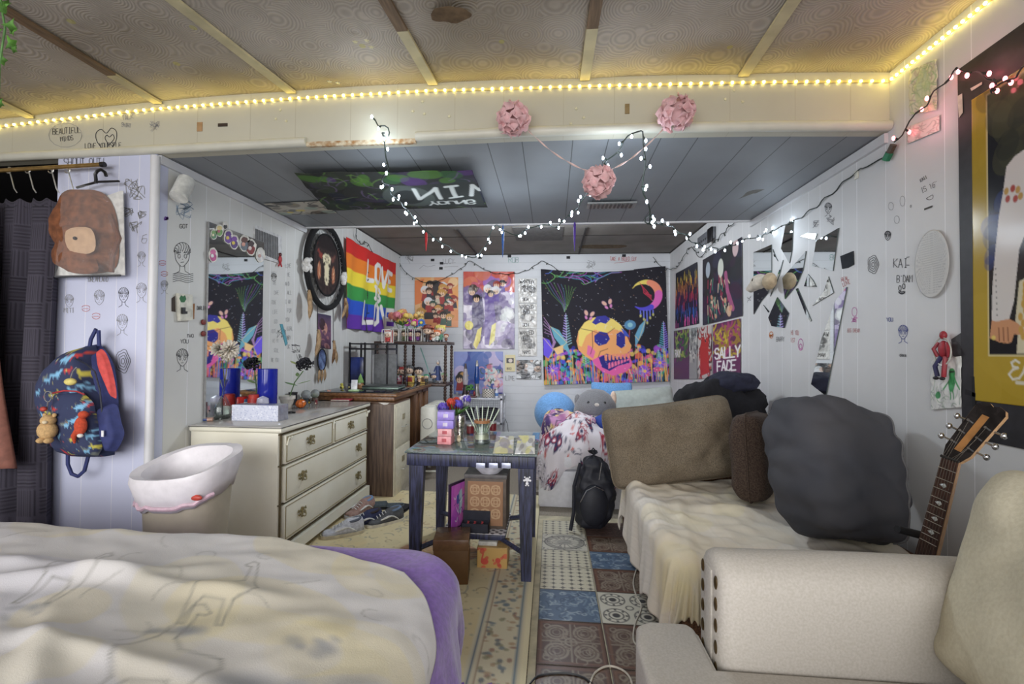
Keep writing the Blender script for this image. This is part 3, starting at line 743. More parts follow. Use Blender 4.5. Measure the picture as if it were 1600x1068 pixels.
# black metal frame shelf nearer the viewer on the desk
bs = thing('desk_riser', 'black metal frame riser holding a blue screen panel on the desk', 'shelf', (-1.86, 4.55, DKZ+.006))
bk = M('black metal', (34,34,38), .4, .4)
x0, x1, y0, y1, z0, z1 = -2.07, -1.66, 4.50, 4.80, DKZ+.006, 1.36
fr = MB()
for x in (x0, x1-.014, x0+.16):
    for y in (y0, y1-.02): fr.b2((x, y, z0), (x+.014, y+.02, z1))
for z in (1.29, z1-.02):
    fr.b2((x0, y0, z), (x1, y0+.014, z+.014)).b2((x0, y1-.014, z), (x1, y1, z+.014)).b2((x0, y0, z), (x0+.014, y1, z+.014)).b2((x1-.014, y0, z), (x1, y1, z+.014))
fr.build('frame', bk, bs, smooth=False)
MB().b2((x0, y0, 1.285), (x1, y1, 1.293)).build('shelf_board', M('black board', (40,36,38), .4), bs)
MB().b2((x0+.016, y0+.008, z0), (x0+.155, y0+.03, 1.21), .003).build('blue_panel', M('deep blue panel', (28,44,108), .2, amt=.4, scale=6), bs)
MB().b2((x0+.16, y1-.03, z0), (x1, y1-.02, 1.24)).build('grey_panel', M('pale grey panel', (120,122,124), .4), bs)

# ------------------------------------------------------------------ oil radiator
rd = thing('oil_radiator', 'white finned oil-filled radiator between filing cabinet and glass table', 'radiator', (-1.42, 4.75, 0))
wh = M('white enamel', (216,216,206), .35, amt=.03)
for k in range(7):
    y = 4.50+k*.065
    f_ = MB(); P = []
    for t in np.linspace(0, 2*pi, 28, endpoint=False):
        c, s_ = cos(t), sin(t); P.append((abs(c)**.35*(1 if c > 0 else -1)*.075, abs(s_)**.35*(1 if s_ > 0 else -1)*.30))
    MB().prism(P, (-1.22, y, .44), (1,0,0), (0,0,1), (0,.022,0)).tube([(-1.22+.07, y+.011, .2), (-1.22+.07, y+.011, .68)], .012, 6).build('fin', wh, rd)
MB().b2((-1.30, 4.43, .14), (-1.14, 4.50, .73), .03).build('control_box', wh, rd)
MB().tube([(-1.22+.05*cos(t), 4.426, .56+.05*sin(t)) for t in np.linspace(0, 2*pi, 20)], .004, 5).build('dial', M('grey print', (150,150,146), .5), rd)
for y in (4.52, 4.9):
    MB().tube([(-1.32, y, .07), (-1.12, y, .07)], .01, 6).build('axle', wh, rd)
    for x in (-1.32, -1.12): MB().tube([(x-.01, y, .03), (x+.01, y, .03)], .03, 10).build('wheel', M('white wheel', (200,200,196), .4), rd)

# ------------------------------------------------------------------ glass table
tx0_, tx1_, ty0_, ty1_, tz = -.815, -.085, 2.53, 3.20, .715
tb_ = thing('glass_table', 'square black wooden table with glass top, leaning legs and lower shelf', 'table', (-.45, 2.86, 0))
glass = M('clear glass', (236,244,240), .03, trans=1, amt=0)
glg = M('table glass', (206,222,216), .03, trans=.9, amt=0)
blk = M('worn black wood', (56,60,90), .42, kind='wood', scale=20, amt=.25, c2=(24,26,36))
MB().b2((tx0_-.01, ty0_-.01, tz-.004), (tx1_+.01, ty1_+.01, tz+.006), .003).build('glass_top', glg, tb_)
ap = MB()
for lo, hi in (((tx0_,ty0_,tz-.075),(tx1_,ty0_+.045,tz-.008)), ((tx0_,ty1_-.045,tz-.075),(tx1_,ty1_,tz-.008)), ((tx0_,ty0_+.046,tz-.075),(tx0_+.045,ty1_-.046,tz-.008)), ((tx1_-.045,ty0_+.046,tz-.075),(tx1_,ty1_-.046,tz-.008))): ap.b2(lo, hi, .004)
ap.build('frame', blk, tb_)
for sx in (0, 1):
    for sy in (0, 1):
        x = tx0_+.012 if sx == 0 else tx1_-.012; y = ty0_+.01 if sy == 0 else ty1_-.01
        dx = -1 if sx else 1; dy = -1 if sy else 1; o = -.035 if 1 else 0
        fxx = x-dx*.005; fy = y-dy*.0; a, b_ = .085, .055
        q = [(x, y), (x+dx*a, y), (x+dx*a, y+dy*.045), (x, y+dy*.045)]; q2 = [(fxx+dx*.012, fy), (fxx+dx*(b_+.012), fy), (fxx+dx*(b_+.012), fy+dy*.045), (fxx+dx*.012, fy+dy*.045)]
        v = [(p[0], p[1], tz-.076) for p in q]+[(p[0], p[1], 0) for p in q2]
        MB().add(v, [(0,1,2,3),(7,6,5,4),(0,4,5,1),(1,5,6,2),(2,6,7,3),(3,7,4,0)]).build('leg', blk, tb_, smooth=False)
for x, y in ((tx0_+.05, ty0_+.05), (tx1_-.05, ty0_+.05), (tx0_+.05, ty1_-.05), (tx1_-.05, ty1_-.05)):
    MB().lathe([(.022, 0), (.022, .006)], (x, y, tz-.010), 14).build('glass_pad', M('steel pad', (190,190,190), .25, .9), tb_)
SX0, SX1, SY0, SY1, SZ = -.64, -.26, 2.66, 3.02, .215
for (ax, ay), (bx, by) in (((tx0_+.04, ty0_+.03), (SX0+.03, SY0+.02)), ((tx1_-.04, ty0_+.03), (SX1-.03, SY0+.02)), ((tx0_+.04, ty1_-.03), (SX0+.03, SY1-.02)), ((tx1_-.04, ty1_-.03), (SX1-.03, SY1-.02))):
    MB().tube([(ax, ay, .15), (bx, by, .19)], .016, 4).build('brace', blk, tb_, smooth=False)
sc_ = Can(38, 36, (206,204,208), 2.6)
for i in range(16):
    for j in range(15):
        if (i+j) % 2 == 0: sc_.poly([(i*2.4, j*2.4), (i*2.4+1.5, j*2.4), (i*2.4+2.4, j*2.4+1.2), (i*2.4+1.5, j*2.4+2.2), (i*2.4+.2, j*2.4+1.8)], (58,58,66))
sc_ = sheet('shelf_cover', sc_, (SX0, SY1, SZ+.003), (SX1, SY1, SZ+.003), (SX0, SY0, SZ+.003), parent=tb_, thick=.003)
MB().b2((SX0+.003, SY0+.003, SZ-.03), (SX1-.003, SY1-.003, SZ), .002).build('lower_shelf', blk, tb_)
# round white sticker with a small horned face on the right front leg
st = MB(); cx_, cz_ = tx1_-.045, .575
Rf = lambda pts: [(cx_+a*.022, cz_+b_*.022) for a, b_ in pts]
for cc, rr in (((0, .2), .55), ((0, -.75), .38), ((-.75, 0), .28), ((.75, 0), .28), ((-.6, .8), .22), ((.6, .8), .22), ((-.3, -1.25), .2), ((.3, -1.25), .2)):
    st.prism([(cx_+(cc[0]+rr*cos(t))*.022, cz_+(cc[1]+rr*sin(t))*.022) for t in np.linspace(0, 2*pi, 12, endpoint=False)], (0, ty0_+.0085, 0), (1,0,0), (0,0,1), (0,.001,0))
st.build('sticker', M('white sticker', (232,232,236), .5), tb_)

# ------------------------------------------------------------------ sofa with chaise
sf = thing('sofa', 'brown tweed sofa seat running along the right wall under a cream sheet', 'sofa', (1.0, 2.4, 0))
tw = M('brown tweed', (112,78,52), .9, kind='plain', scale=140, amt=.5, bump=.4, c2=(60,40,28))
SZt = .49
MB().b2((.50, 1.82, .04), (XR-.03, 3.10, .30), .02).build('base', tw, sf)
MB().b2((.485, 1.81, .30), (XR-.03, 3.08, SZt-.02), .05).build('seat_cushion', tw, sf)
MB().b2((.50, 3.10, .04), (XR-.03, 3.30, .74), .05).build('end_arm', tw, sf)
MB().b2((1.45, 2.78, .30), (XR-.02, 3.1, .78), .05).build('back_panel', tw, sf)
for x in (.52, 1.45):
    for y in (1.86, 3.2): MB().lathe([(.02, 0), (.025, .045)], (x, y, 0), 10).build('foot', M('dark wood foot', (50,36,28), .5), sf)
she = Can(130, 170, (232,225,214), 1.5)
for k in range(90): she.line([(k*1.5, 0), (k*1.5, 170)], .5, (200,190,176), .5)
she.blobs(20, [(230,218,196),(216,204,180)], 10, 25, 3, al=.4)
she.blobs(10, [(236,220,150)], 10, 18, 5, al=.18)
def srd(px, py):
    a = .014*sin((py*9+px*4)+1.5*nz(px*3, py*3))*max(0, min(1, (1.3-px)*3))
    a += .02*math.exp(-((px-.62-.2*(py-2.2))/.03)**2)*(py < 2.6)+.015*math.exp(-((px-.9+.35*(py-2.2))/.035)**2)
    return a*.6+.03*math.exp(-((px-.45)/.12)**2)
mbs = drape(.45, 1.50, 1.78, 3.02, SZt+.004, .27, .0, .20, 0, 150, 170, r=.07, rc=.12, wr=.018, wf=4, side=.035, sf=11, seed=21, ridge=srd, edge=lambda u, v: (.05*max(0, .25-u)*4*(sin(v*9)+.5*sin(v*23)), .05*max(0, .2-v)*5*sin(u*12)))
tag(paint(mbs, she).build('sofa_sheet', CLOTHP, solid=.006, angle=180), 'rumpled cream striped sheet thrown over the sofa seat', 'sheet')
# cushions
tan = M('tan tweed', (124,112,94), .92, scale=220, amt=.3, bump=.6, c2=(88,78,64))
def cushion(name, label, w, h, t, loc, rot, mat, seed=0, sag=0, wr=.02, group=None, corner=.015, pip=True):
    T_ = thing(name, label, 'cushion', loc, rot=rot, group=group)
    L('cover', pillow(w, h, t, seed=seed, sag=sag, wr=wr, p=6, puff=.4, corner=corner), mat, T_, angle=180)
    if pip: L('piping', seam_loop(w, h, .006, corner, sag), mat, T_)
    return T_
cushion('back_cushion', 'large tan tweed back cushion leaning at the far end of the sofa', .80, .50, .24, (.78, 2.86, .50), (radians(-14), radians(-8), radians(4)), tan, 3, sag=.015, wr=.055)
dbr = M('dark brown tweed', (76,62,52), .9, scale=150, amt=.5, bump=.6, c2=(48,34,26))
cushion('throw_cushion', 'dark brown tweed cushion standing on edge beside the tan cushion', .46, .46, .18, (1.13, 2.62, .505), (radians(-4), radians(4), radians(58)), dbr, 8, wr=.02)
# grey bean bag
gb = M('grey cotton', (72,72,77), .85, amt=.08, scale=4, bump=.1, c2=(60,62,70))
bb = thing('bean_bag', 'big slumped dark grey bean bag leaning on the right wall', 'bean bag', (1.27, 2.1, .50))
def bagf(u, v):
    a = u*2*pi; t = (v-.5)*pi; c = abs(cos(t))**.45; s_ = abs(sin(t))**.8*(1 if t > 0 else -1)
    x = c*cos(a)*(1 if 1 else 1); y = c*sin(a)
    sq = .6; x = abs(x)**sq*(1 if x > 0 else -1); y = abs(y)**sq*(1 if y > 0 else -1)
    n_ = 1+.012*sin(abs(a-4.4)*7+s_*4)*max(0,1-abs(s_+.2))+.03*fb(x*1.6+3, y*1.6, s_*1.6)+.045*max(0,sin((x*1.3+s_*1.1)*5+2.5*nz(x*1.4,s_*1.4)))**3*(-.9)+.02*sin((x*2-s_*5+y)*3+2*nz(x*2, y*2, s_*2))
    return (x*n_*(1+.15*s_)+.06*s_*s_, y*n_*(1-.15*s_), s_*n_)
RB = Matrix.Translation((1.225, 2.10, .80)) @ Euler((radians(-22), radians(14), radians(14))).to_matrix().to_4x4() @ Matrix.Diagonal((.265, .17, .285, 1))
mbb = MB().grid(lambda u, v: bagf(u, v), 110, 80, closed=True)
mbb.v = [tuple(RB @ Vector(p)) for p in mbb.v]
mbb.v = [(min(x, XR-.01), y, max(z, .515)) for x, y, z in mbb.v]
mbb.build('cover', gb, bb, angle=180)
sm = []
for v in np.linspace(.06, .94, 40):
    p = RB @ (Vector(bagf(.83+.06*v, v))*1.004); sm.append((min(p.x, XR-.008), p.y, max(p.z, .515)))
MB().tube(sm, .005, 5).build('seam', M('grey piping', (104,104,106), .8), bb)

# ------------------------------------------------------------------ cream armchair foreground right, facing left
ac = thing('armchair', 'cream linen armchair with nail-dotted arm front in the right foreground', 'armchair', (.95, 1.0, 0))
li = M('cream linen', (194,188,180), .92, scale=160, amt=.05, bump=.25, c2=(184,178,168))
def armprof(w, h, r): 
    return
# far arm: rounded top, running in X
def arm(y0, y1, x0, x1, z1, nme):
    P = []; r = (y1-y0)/2
    for t in np.linspace(0, pi, 14): P.append((y1-r+r*cos(t), z1-r*.8+r*.8*sin(t)))
    P = [(y1, .12)]+P+[(y0, .12)]
    mb = MB(); n = len(P); xs = [x0, x0+.012, x0+.03]+list(np.linspace(x0+.06, x1, 12)); ins = [.022, .006, 0]+[0]*12
    v = []
    for x, q in zip(xs, ins):
        for (a, b_) in P:
            cy = (y0+y1)/2; a2 = cy+(a-cy)*(1-q/r); b2_ = b_-q if b_ > .2 else b_
            v.append((x, a2+.004*nz(x*5, a*7, b_*5), b2_+.006*nz(x*3, a*3)))
    f = []
    for i in range(len(xs)-1):
        for j in range(n): f.append((i*n+j, i*n+(j+1) % n, (i+1)*n+(j+1) % n, (i+1)*n+j))
    f.append(list(range(n))[::-1]); f.append([(len(xs)-1)*n+j for j in range(n)])
    return mb.add(v, f).build(nme, li, ac)
AX0 = .43
arm(1.20, 1.375, AX0, 1.5, .765, 'arm')
arm(.22, .40, AX0, 1.5, .765, 'arm')
# dotted front panel of the far arm
dm = M('bronze nail ovals', (92,74,44), .4, .5, amt=.3)
for k in range(10):
    for y in (1.235, 1.335):
        z = .70-k*.055; MB().ell((AX0-.001, y, z), (.004, .010, .018), 10, 6).build('nail', dm, ac)
MB().b2((AX0-.004, 1.262, .17), (AX0+.01, 1.308, .72), .003).build('arm_front_panel', li, ac)
MB().b2((.36, .38, .12), (1.45, 1.21, .34), .03).build('base', li, ac)
# T cushion
T2 = [(.27,.42),(1.15,.42),(1.15,1.195),(.415,1.195),(.415,1.36),(.40,1.385),(.29,1.385),(.25,1.36),(.235,1.28),(.235,.5)]
tcush(T2, .335, .508, .03).build('seat_cushion', li, ac)
pp = [Vector((x, y, .492)) for x, y in [(.415,1.18),(.415,1.34),(.40,1.37),(.30,1.372),(.262,1.35),(.248,1.28),(.246,.5),(.28,.43)]]
MB().tube([p for a, b_ in zip(pp[:-1], pp[1:]) for p in (a, (a+b_)/2)]+[pp[-1]], .007, 6).build('piping', li, ac)
MB().b2((1.40, .3, .12), (1.56, 1.32, .80), .06).build('back_frame', li, ac)
for x in (.42, 1.42):
    for y in (.3, 1.28): MB().lathe([(.018, 0), (.028, .125)], (x, y, 0), 10).build('foot', M('dark wood foot', (50,36,28), .5), ac)
BCm = M('butter linen', (206,199,176), .92, scale=120, amt=.05, bump=.3, c2=(198,190,166))
def bcf(u, v): return None
b2 = pillow(.90, .54, .34, wr=.04, seed=13, p=5, puff=.38, wf=4)
RR = Matrix.Translation((1.27, .80, .47)) @ Euler((0, radians(16), radians(90))).to_matrix().to_4x4()
bc = thing('seat_back_cushion', 'loose butter coloured back cushion of the armchair at the right edge', 'cushion', (1.01, .83, .505), rot=(radians(22), 0, radians(90)))
L('cover', b2, BCm, bc, angle=180)
L('piping', seam_loop(.90, .54, .006), BCm, bc)

# ------------------------------------------------------------------ day bed at the back right
db = thing('day_bed', 'low white day bed in the back corner beneath the skull tapestry', 'bed', (.7, 4.9, 0))
ws = M('white bed side', (222,222,228), .7, amt=.04)
MB().b2((-.10, 3.80, 0), (XR-.03, YB-.04, .30), .015).build('base', ws, db)
MB().b2((-.10, 3.80, .30), (XR-.03, YB-.04, .46), .05).build('mattress', ws, db)
pz = Can(150, 150, (222,216,222), 2.0); RQ = random.Random(3)
def paisley(c, x, y, s, a, cols):
    def T(u, v): return (x+s*(u*cos(a)-v*sin(a)), y+s*(u*sin(a)+v*cos(a)))
    out = [T(.5*cos(t)*(1+.1*cos(9*t)), .5*sin(t)) for t in np.linspace(-.5, pi+1.0, 16)]+[T(-.2, -.7), T(.15, -1.15), T(.35, -.75)]
    c.poly(out, cols[0]); c.poly([T(.34*cos(t), .34*sin(t)) for t in np.linspace(0, 6.28, 14)]+[], cols[1]); c.ell(*T(0, 0), .2*s, .2*s, cols[2]); c.ell(*T(.1, -.7), .1*s, .1*s, cols[1])
    for k in range(7): c.ell(*T(.66*cos(k*.6-.3), .66*sin(k*.6-.3)), .07*s, .07*s, cols[0])
cs_ = [(44,50,84),(150,34,56),(222,216,222)]
for k in range(58): 
    q = cs_[:]; 
    if k % 2: q = [cs_[1], cs_[2], cs_[0]]
    paisley(pz, RQ.uniform(0, 150), RQ.uniform(0, 150), RQ.uniform(5, 10), RQ.uniform(0, 6.3), q)
for k in range(220):
    x, y = RQ.uniform(0, 150), RQ.uniform(0, 150); c_ = RQ.choice(cs_[:2]+[(200,80,60)])
    for q in range(4): pz.ell(x+1.2*cos(q*1.57), y+1.2*sin(q*1.57), 1, .6, c_, rot=q*1.57)
pz.scrib(60, [(44,50,84),(150,34,56)], 12, .7, 8, curl=2)
def hp(px, py):
    return .26*math.exp(-(((px-.22)/.30)**2+((py-4.12)/.30)**2))+.05*nz(px*5, py*5)
mbz = drape(-.10, .75, 3.80, 4.9, .47, .20, .0, .22, 0, 130, 130, r=.07, wr=.04, wf=4, side=.06, sf=9, seed=31, zf=hp, floor=.05, edge=lambda u, v: (0, .12*max(0, .3-v)*3*sin(u*14+1)))
tag(paint(mbz, pz).build('paisley_blanket', CLOTHP, solid=.006, angle=180), 'white red and navy paisley blanket heaped on the day bed corner', 'blanket')
# ------------------------------------------------------------------ LED strip and string lights
ledm = M('yellow led', (255,232,128), .4, emit=20, amt=0)
tape = M('led tape', (232,214,140), .4, amt=.05)
def led_run(name, label, pts, n, nrm):
    P = [Vector(p) for p in pts]; t_ = thing(name, label, 'led strip', P[0])
    mb = MB()
    for a, b_ in zip(P[:-1], P[1:]):
        q = [a+Vector((0,0,.006)), b_+Vector((0,0,.006)), b_-Vector((0,0,.006)), a-Vector((0,0,.006))]; k = Vector(nrm)*.003
        mb.add([p for p in q]+[p+k for p in q], [(0,1,2,3),(7,6,5,4),(0,4,5,1),(1,5,6,2),(2,6,7,3),(3,7,4,0)])
    mb.build('tape', tape, t_, smooth=False)
    ls = [0]
    for a, b_ in zip(P[:-1], P[1:]): ls.append(ls[-1]+(b_-a).length)
    d0 = None
    for k in range(n):
        s_ = ls[-1]*(k+.5)/n; i = max(j for j in range(len(P)-1) if ls[j] <= s_); c = P[i].lerp(P[i+1], (s_-ls[i])/(ls[i+1]-ls[i]))+Vector(nrm)*.004
        if d0 is None: d0 = MB().ell((0,0,0), (.0065,.0065,.0065), 8, 6).build('diode', ledm, t_, world=False)
        else: d = d0.copy(); COL.objects.link(d); d.parent = t_; d.location = c-P[0]; continue
        d0.location = c-P[0]
LEDZ = -.03
hp_ = [(x, YH-.004, ip(hdr_top, x)+LEDZ) for x in np.linspace(-3.15, XR-.01, 50)]
led_run('led_strip_light', 'warm yellow led strip glowing along the top of the header beam', hp_, 97, (0,-1,0))
pr_ = PX(1548, 0, XR-.006); p0_ = Vector((XR-.004, YH-.01, ip(hdr_top, XR)+LEDZ)); dv = pr_-p0_
led_run('led_strip_light', 'warm yellow led strip continuing along the top of the right wall', [p0_, p0_+dv, p0_+dv*1.5], 24, (-1,0,0))
cord = M('dark green cord', (34,44,38), .5)
def string(name, label, pts, bulbs, bm_, r=.0035, twist=.006, br=.006, glow=None, group=None, cat='string lights'):
    P = [Vector(p) for p in pts]; t_ = thing(name, label, cat, P[0], group=group)
    Q = []
    for i in range(len(P)-1):
        a, b_, c_, d_ = P[max(i-1, 0)], P[i], P[i+1], P[min(i+2, len(P)-1)]
        n = max(3, int((c_-b_).length/.03))
        for k in range(n):
            t = k/n; Q.append(.5*((2*b_)+(c_-a)*t+(2*a-5*b_+4*c_-d_)*t*t+(3*b_-a-3*c_+d_)*t**3))
    Q.append(P[-1])
    Q1 = [q+Vector((twist*sin(i*1.1), 0, twist*cos(i*1.3))) for i, q in enumerate(Q)]
    MB().tube(Q1, r, 5).build('cord', cord, t_)
    L_ = [0]
    for a, b_ in zip(Q[:-1], Q[1:]): L_.append(L_[-1]+(b_-a).length)
    for k in range(bulbs):
        s_ = L_[-1]*(k+.5)/bulbs; i = int(np.searchsorted(L_, s_))-1; c = Q1[max(i, 0)]
        a = random.uniform(0, 6.28); d = Vector((cos(a)*.6, random.uniform(-.5, .3), sin(a)*.6-.3)).normalized()
        MB().tube([c, c+d*.016], .0045, 5).build('socket', cord, t_)
        lb = MB().ell((0,0,0), (br, br, br*1.6), 8, 6, Matrix.Translation(c+d*.024)); lb.build('bulb', bm_, t_)
    if glow:
        for k in range(glow[0]):
            s_ = L_[-1]*(k+.5)/glow[0]; i = int(np.searchsorted(L_, s_))-1; c = Q1[i]
            l = lamp('string_light_glow', 'POINT', c+Vector((-.02,-.08,-.05)), (0,0,0), glow[1], glow[2], shadow_soft_size=.06); l.parent = t_; l.matrix_parent_inverse = wm(t_).inverted()
    return t_
wbm = M('cool white bulb', (214,236,255), .3, emit=22, amt=0)
def PP(l): return [PY(x, y, Y) for x, y, Y in l]
string('string_lights', 'cool white string lights looped off the header left of the ceiling cloth', PP([(583,186,2.23),(592,196,2.22),(606,200,2.22),(604,216,2.22),(596,206,2.22),(603,236,2.24),(606,262,2.26),(598,280,2.3),(606,290,2.4),(614,305,2.5),(634,325,2.7),(650,345,2.9),(672,366,3.0),(700,385,3.1),(737,403,3.2),(757,385,3.2),(768,362,3.1),(776,350,3.1),(790,362,3.1),(812,366,3.1),(830,354,3.0),(858,352,3.0),(872,352,2.95),(892,332,2.8),(905,322,2.7),(922,290,2.5),(945,258,2.35),(975,222,2.23),(995,204,2.23),(1006,214,2.23),(1007,250,2.24),(1005,290,2.26),(1014,330,2.3),(1018,352,2.34)]), 66, wbm, glow=(9, .9, (.80,.90,1)))
string('string_lights', 'cool white string lights swagged from the hanging cluster to the right wall', PP([(1018,352,2.36),(1008,345,2.38),(1020,336,2.4),(1026,350,2.4),(1045,352,2.5),(1062,362,2.6),(1078,374,2.7),(1095,384,2.8),(1118,388,2.9),(1140,384,3.0),(1160,376,3.05),(1180,370,3.08)])+[PX(1205,362,XR-.012), PX(1224,352,XR-.012), PX(1242,344,XR-.012)], 30, wbm, glow=(2, .6, (.80,.90,1)))
c_ = PY(1017, 350, 2.33)
off = M('unlit bulb', (60,70,62), .3)
string('string_lights', 'unlit dark string lights draped along the top of the back wall', PP([(622,398,6.2),(628,418,6.2),(645,433,6.2),(672,442,6.2),(700,432,6.2),(722,418,6.2),(735,408,6.2),(752,418,6.2),(775,427,6.2),(805,427,6.2),(828,420,6.2),(846,408,6.2),(862,415,6.2),(876,424,6.2)]), 22, off)
string('string_lights', 'unlit dark string lights hanging over the love flag', [PX(x,y,XL+.03) for x,y in [(556,352),(557,372),(566,382),(572,378),(582,394),(574,402),(573,430),(574,470),(572,505),(574,520)]], 18, off)
string('string_lights', 'unlit dark string lights along the top of the back right corner', PP([(1020,402,6.2),(1036,418,6.2)])+[PX(x,y,XR-.02) for x,y in [(1056,418),(1066,404),(1078,386),(1086,392),(1094,402),(1106,388),(1122,372),(1136,358),(1146,348)]], 18, off)
string('extension_cord', 'thin dark cord running up the right wall to a green plug', [PX(x,y,XR-.01) for x,y in [(1243,344),(1262,332),(1290,310),(1333,272),(1350,262),(1378,248)]], 0, off, cat='cord')
plg = thing('plug', 'green plug joining cord and red lights on the right wall', 'plug', PX(1388, 238, XR-.02))
a, b_ = PX(1384, 250, XR-.02), PX(1396, 226, XR-.02)
MB().tube([a, (a+b_)/2], .018, 6).build('connector', M('green plug plastic', (30,110,74), .4), plg); MB().tube([(a+b_)/2, b_], .015, 6).build('plug_body', M('brown plug plastic', (70,56,40), .4), plg)
hk = thing('wire_hook', 'clear adhesive hook holding the cord on the right wall', 'hook', PX(1338, 273, XR-.004))
MB().box(PX(1338, 273, XR-.004), (.006, .03, .045), .002).build('pad', M('clear plastic', (226,224,210), .3), hk)
redm = M('red bulb', (255,120,130), .3, emit=8, amt=0)
string('string_lights', 'red fairy lights strung across the corner of the framed poster', [PX(x,y,XR-.045) for x,y in [(1397,224),(1415,200),(1440,170),(1455,152),(1475,128),(1496,108),(1515,112),(1540,118),(1552,128),(1560,132),(1580,124),(1600,106),(1625,100)]], 11, redm, br=.0065, r=.003, glow=(3, .2, (1,.35,.4)))
string('string_lights', 'red fairy lights strand tail looping down over the poster frame', [PX(x,y,XR-.05) for x,y in [(1552,126),(1553,136),(1549,146)]], 2, redm, br=.006)

# ------------------------------------------------------------------ tissue pompoms and ribbons
pk = M('pink tissue', (232,188,190), .8, amt=.08, scale=20)
def pompom(c, r, label, split=0, rz=0):
    t_ = thing('tissue_pompom', label, 'pompom', c, group=None, rot=(0, 0, rz)); mb = MB(); RR_ = random.Random(int(r*9999)+split)
    n = 46
    for k in range(n):
        z = 1-2*(k+.5)/n; a = k*2.39996; d = Vector((sqrt(1-z*z)*cos(a), sqrt(1-z*z)*sin(a)*.75, z))
        if split: d.x += .25*(1 if d.x > 0 else -1)
        d.normalize(); s_ = d.orthogonal().normalized(); q = d.cross(s_); R0 = r*RR_.uniform(.85, 1.05); wq = r*.34
        v = []; m = 9
        for i in range(m):
            al = 2*pi*i/m; v.append(d*R0*(1+.10*cos(al*2+k))+(s_*cos(al)+q*sin(al))*wq*(1+.25*sin(al*4+k)))
        v.append(d*R0*.72); mb.add(v, [(i, (i+1) % m, m) for i in range(m)])
    mb.ell((0,0,0), (r*.7, r*.5, r*.7), 12, 8); L('petals', mb, pk, t_, solid=.0015)
    L('tie', MB().tube([(r*.12*cos(t), -r*.8, r*.12*sin(t)) for t in np.linspace(0, 6.28, 8)], .003, 5), pk, t_)
    return t_
A1, A2, A3 = PY(803,186,2.17), PY(1056,177,2.17), PY(936,284,2.1)
pompom(A1, .076, 'pink tissue pompom pinned left on the header beam'); pompom(A2, .078, 'pink tissue pompom split like a bow on the right of the header', 1); pompom(A3, .07, 'pink tissue pompom hanging lowest on its ribbons between the others')
rb = M('pink ribbon', (226,196,190), .7)
for a, b_, l in ((PY(826,205,2.17), A3, 'left pink ribbon from pompom down to the hanging pompom'), (PY(1036,202,2.17), A3, 'right pink ribbon from pompom down to the hanging pompom')):
    mb = MB(); n = 30
    for k in range(n+1):
        t = k/n; p = a.lerp(b_+Vector((0,.02,.04)), t)+Vector((0,0,-.03*sin(pi*t))); w = Vector((0, sin(t*14), cos(t*14)))*.005; mb.v += [tuple(p-w), tuple(p+w)]
    mb.f = [(2*k, 2*k+1, 2*k+3, 2*k+2) for k in range(n)]; tag(mb.build('ribbon', rb, solid=.001), l, 'ribbon')

# ------------------------------------------------------------------ tapestry with skull
K_ = 168/202
tp = Can(168, 156, (40,38,46), 1.35)
def q(x, y): return ((x-845)*K_, (y-422)*156/186)
def ell(x, y, rx, ry, c, rot=0, al=1, ring=0): X, Y = q(x, y); tp.ell(X, Y, rx*K_, ry*K_, c, rot, al, ring=ring)
def pol(pts, c, al=1): tp.poly([q(*p) for p in pts], c, al)
def lin_(pts, w, c, al=1): tp.line([q(*p) for p in pts], w*K_, c, al)
tp.speck(170, [(214,214,220),(190,150,120),(150,160,190)], .55, .8, 3, (0, 0, 168, 100))
Rt = random.Random(12)
for k in range(26):   # neon vine canopy at the top left
    x, y = Rt.uniform(846, 940), Rt.uniform(422, 442); c = Rt.choice([(96,120,220),(80,170,190),(190,100,200),(120,190,110),(90,90,200)])
    pts = [(x, y)]; a = Rt.uniform(-.3, .5)
    for i in range(9): a += Rt.uniform(-.7, .7); x += 5*cos(a); y += 3.4*sin(a); pts.append((x, min(y, 424+.45*max(0, 960-x))))
    lin_(pts, .8, c, .85)
for k in range(10): lin_([(848+k*6, 440+k), (862+k*4, 462-k), (878+k*1.2, 478), (882, 490)], .5, Rt.choice([(110,160,90),(90,140,170),(150,110,180)]), .8)
for k in range(5): lin_([(848, 500+k*6), (856+k, 512+k*4), (862+k, 540), (856, 560)], .8, (190,150,200), .8)
# crescent moon
mo = [(1000,440)]
ellm = lambda t, r, cx, cy: (cx+r*cos(t), cy+r*.98*sin(t))
for i in range(60):
    t = -2.5+i/60*4.9; cx, cy = 1013, 467; x, y = ellm(t, 25, cx, cy); w = 5.5*sin((i/60)*pi)+.6; t2 = (t+2.5)/4.9
    col = [(236,214,110),(240,150,120),(226,110,190),(90,80,210)][min(3, int(t2*4))]
    ell(x-w*cos(t)*.7, y-w*sin(t)*.7, w, w, col)
for k in range(10): lin_([(1004+k*1.5, 445+k*2), (1013+3*cos(k), 462+3*sin(k)), (1022, 476-k)], .5, (196,60,84))
for k, h_ in enumerate((8,14,20,12,7)): lin_([(1004+k*5, 492), (1004+k*5, 492+h_)], 2, (110,120,220)); ell(1004+k*5, 492+h_, 1.6, 2.4, (190,190,120))
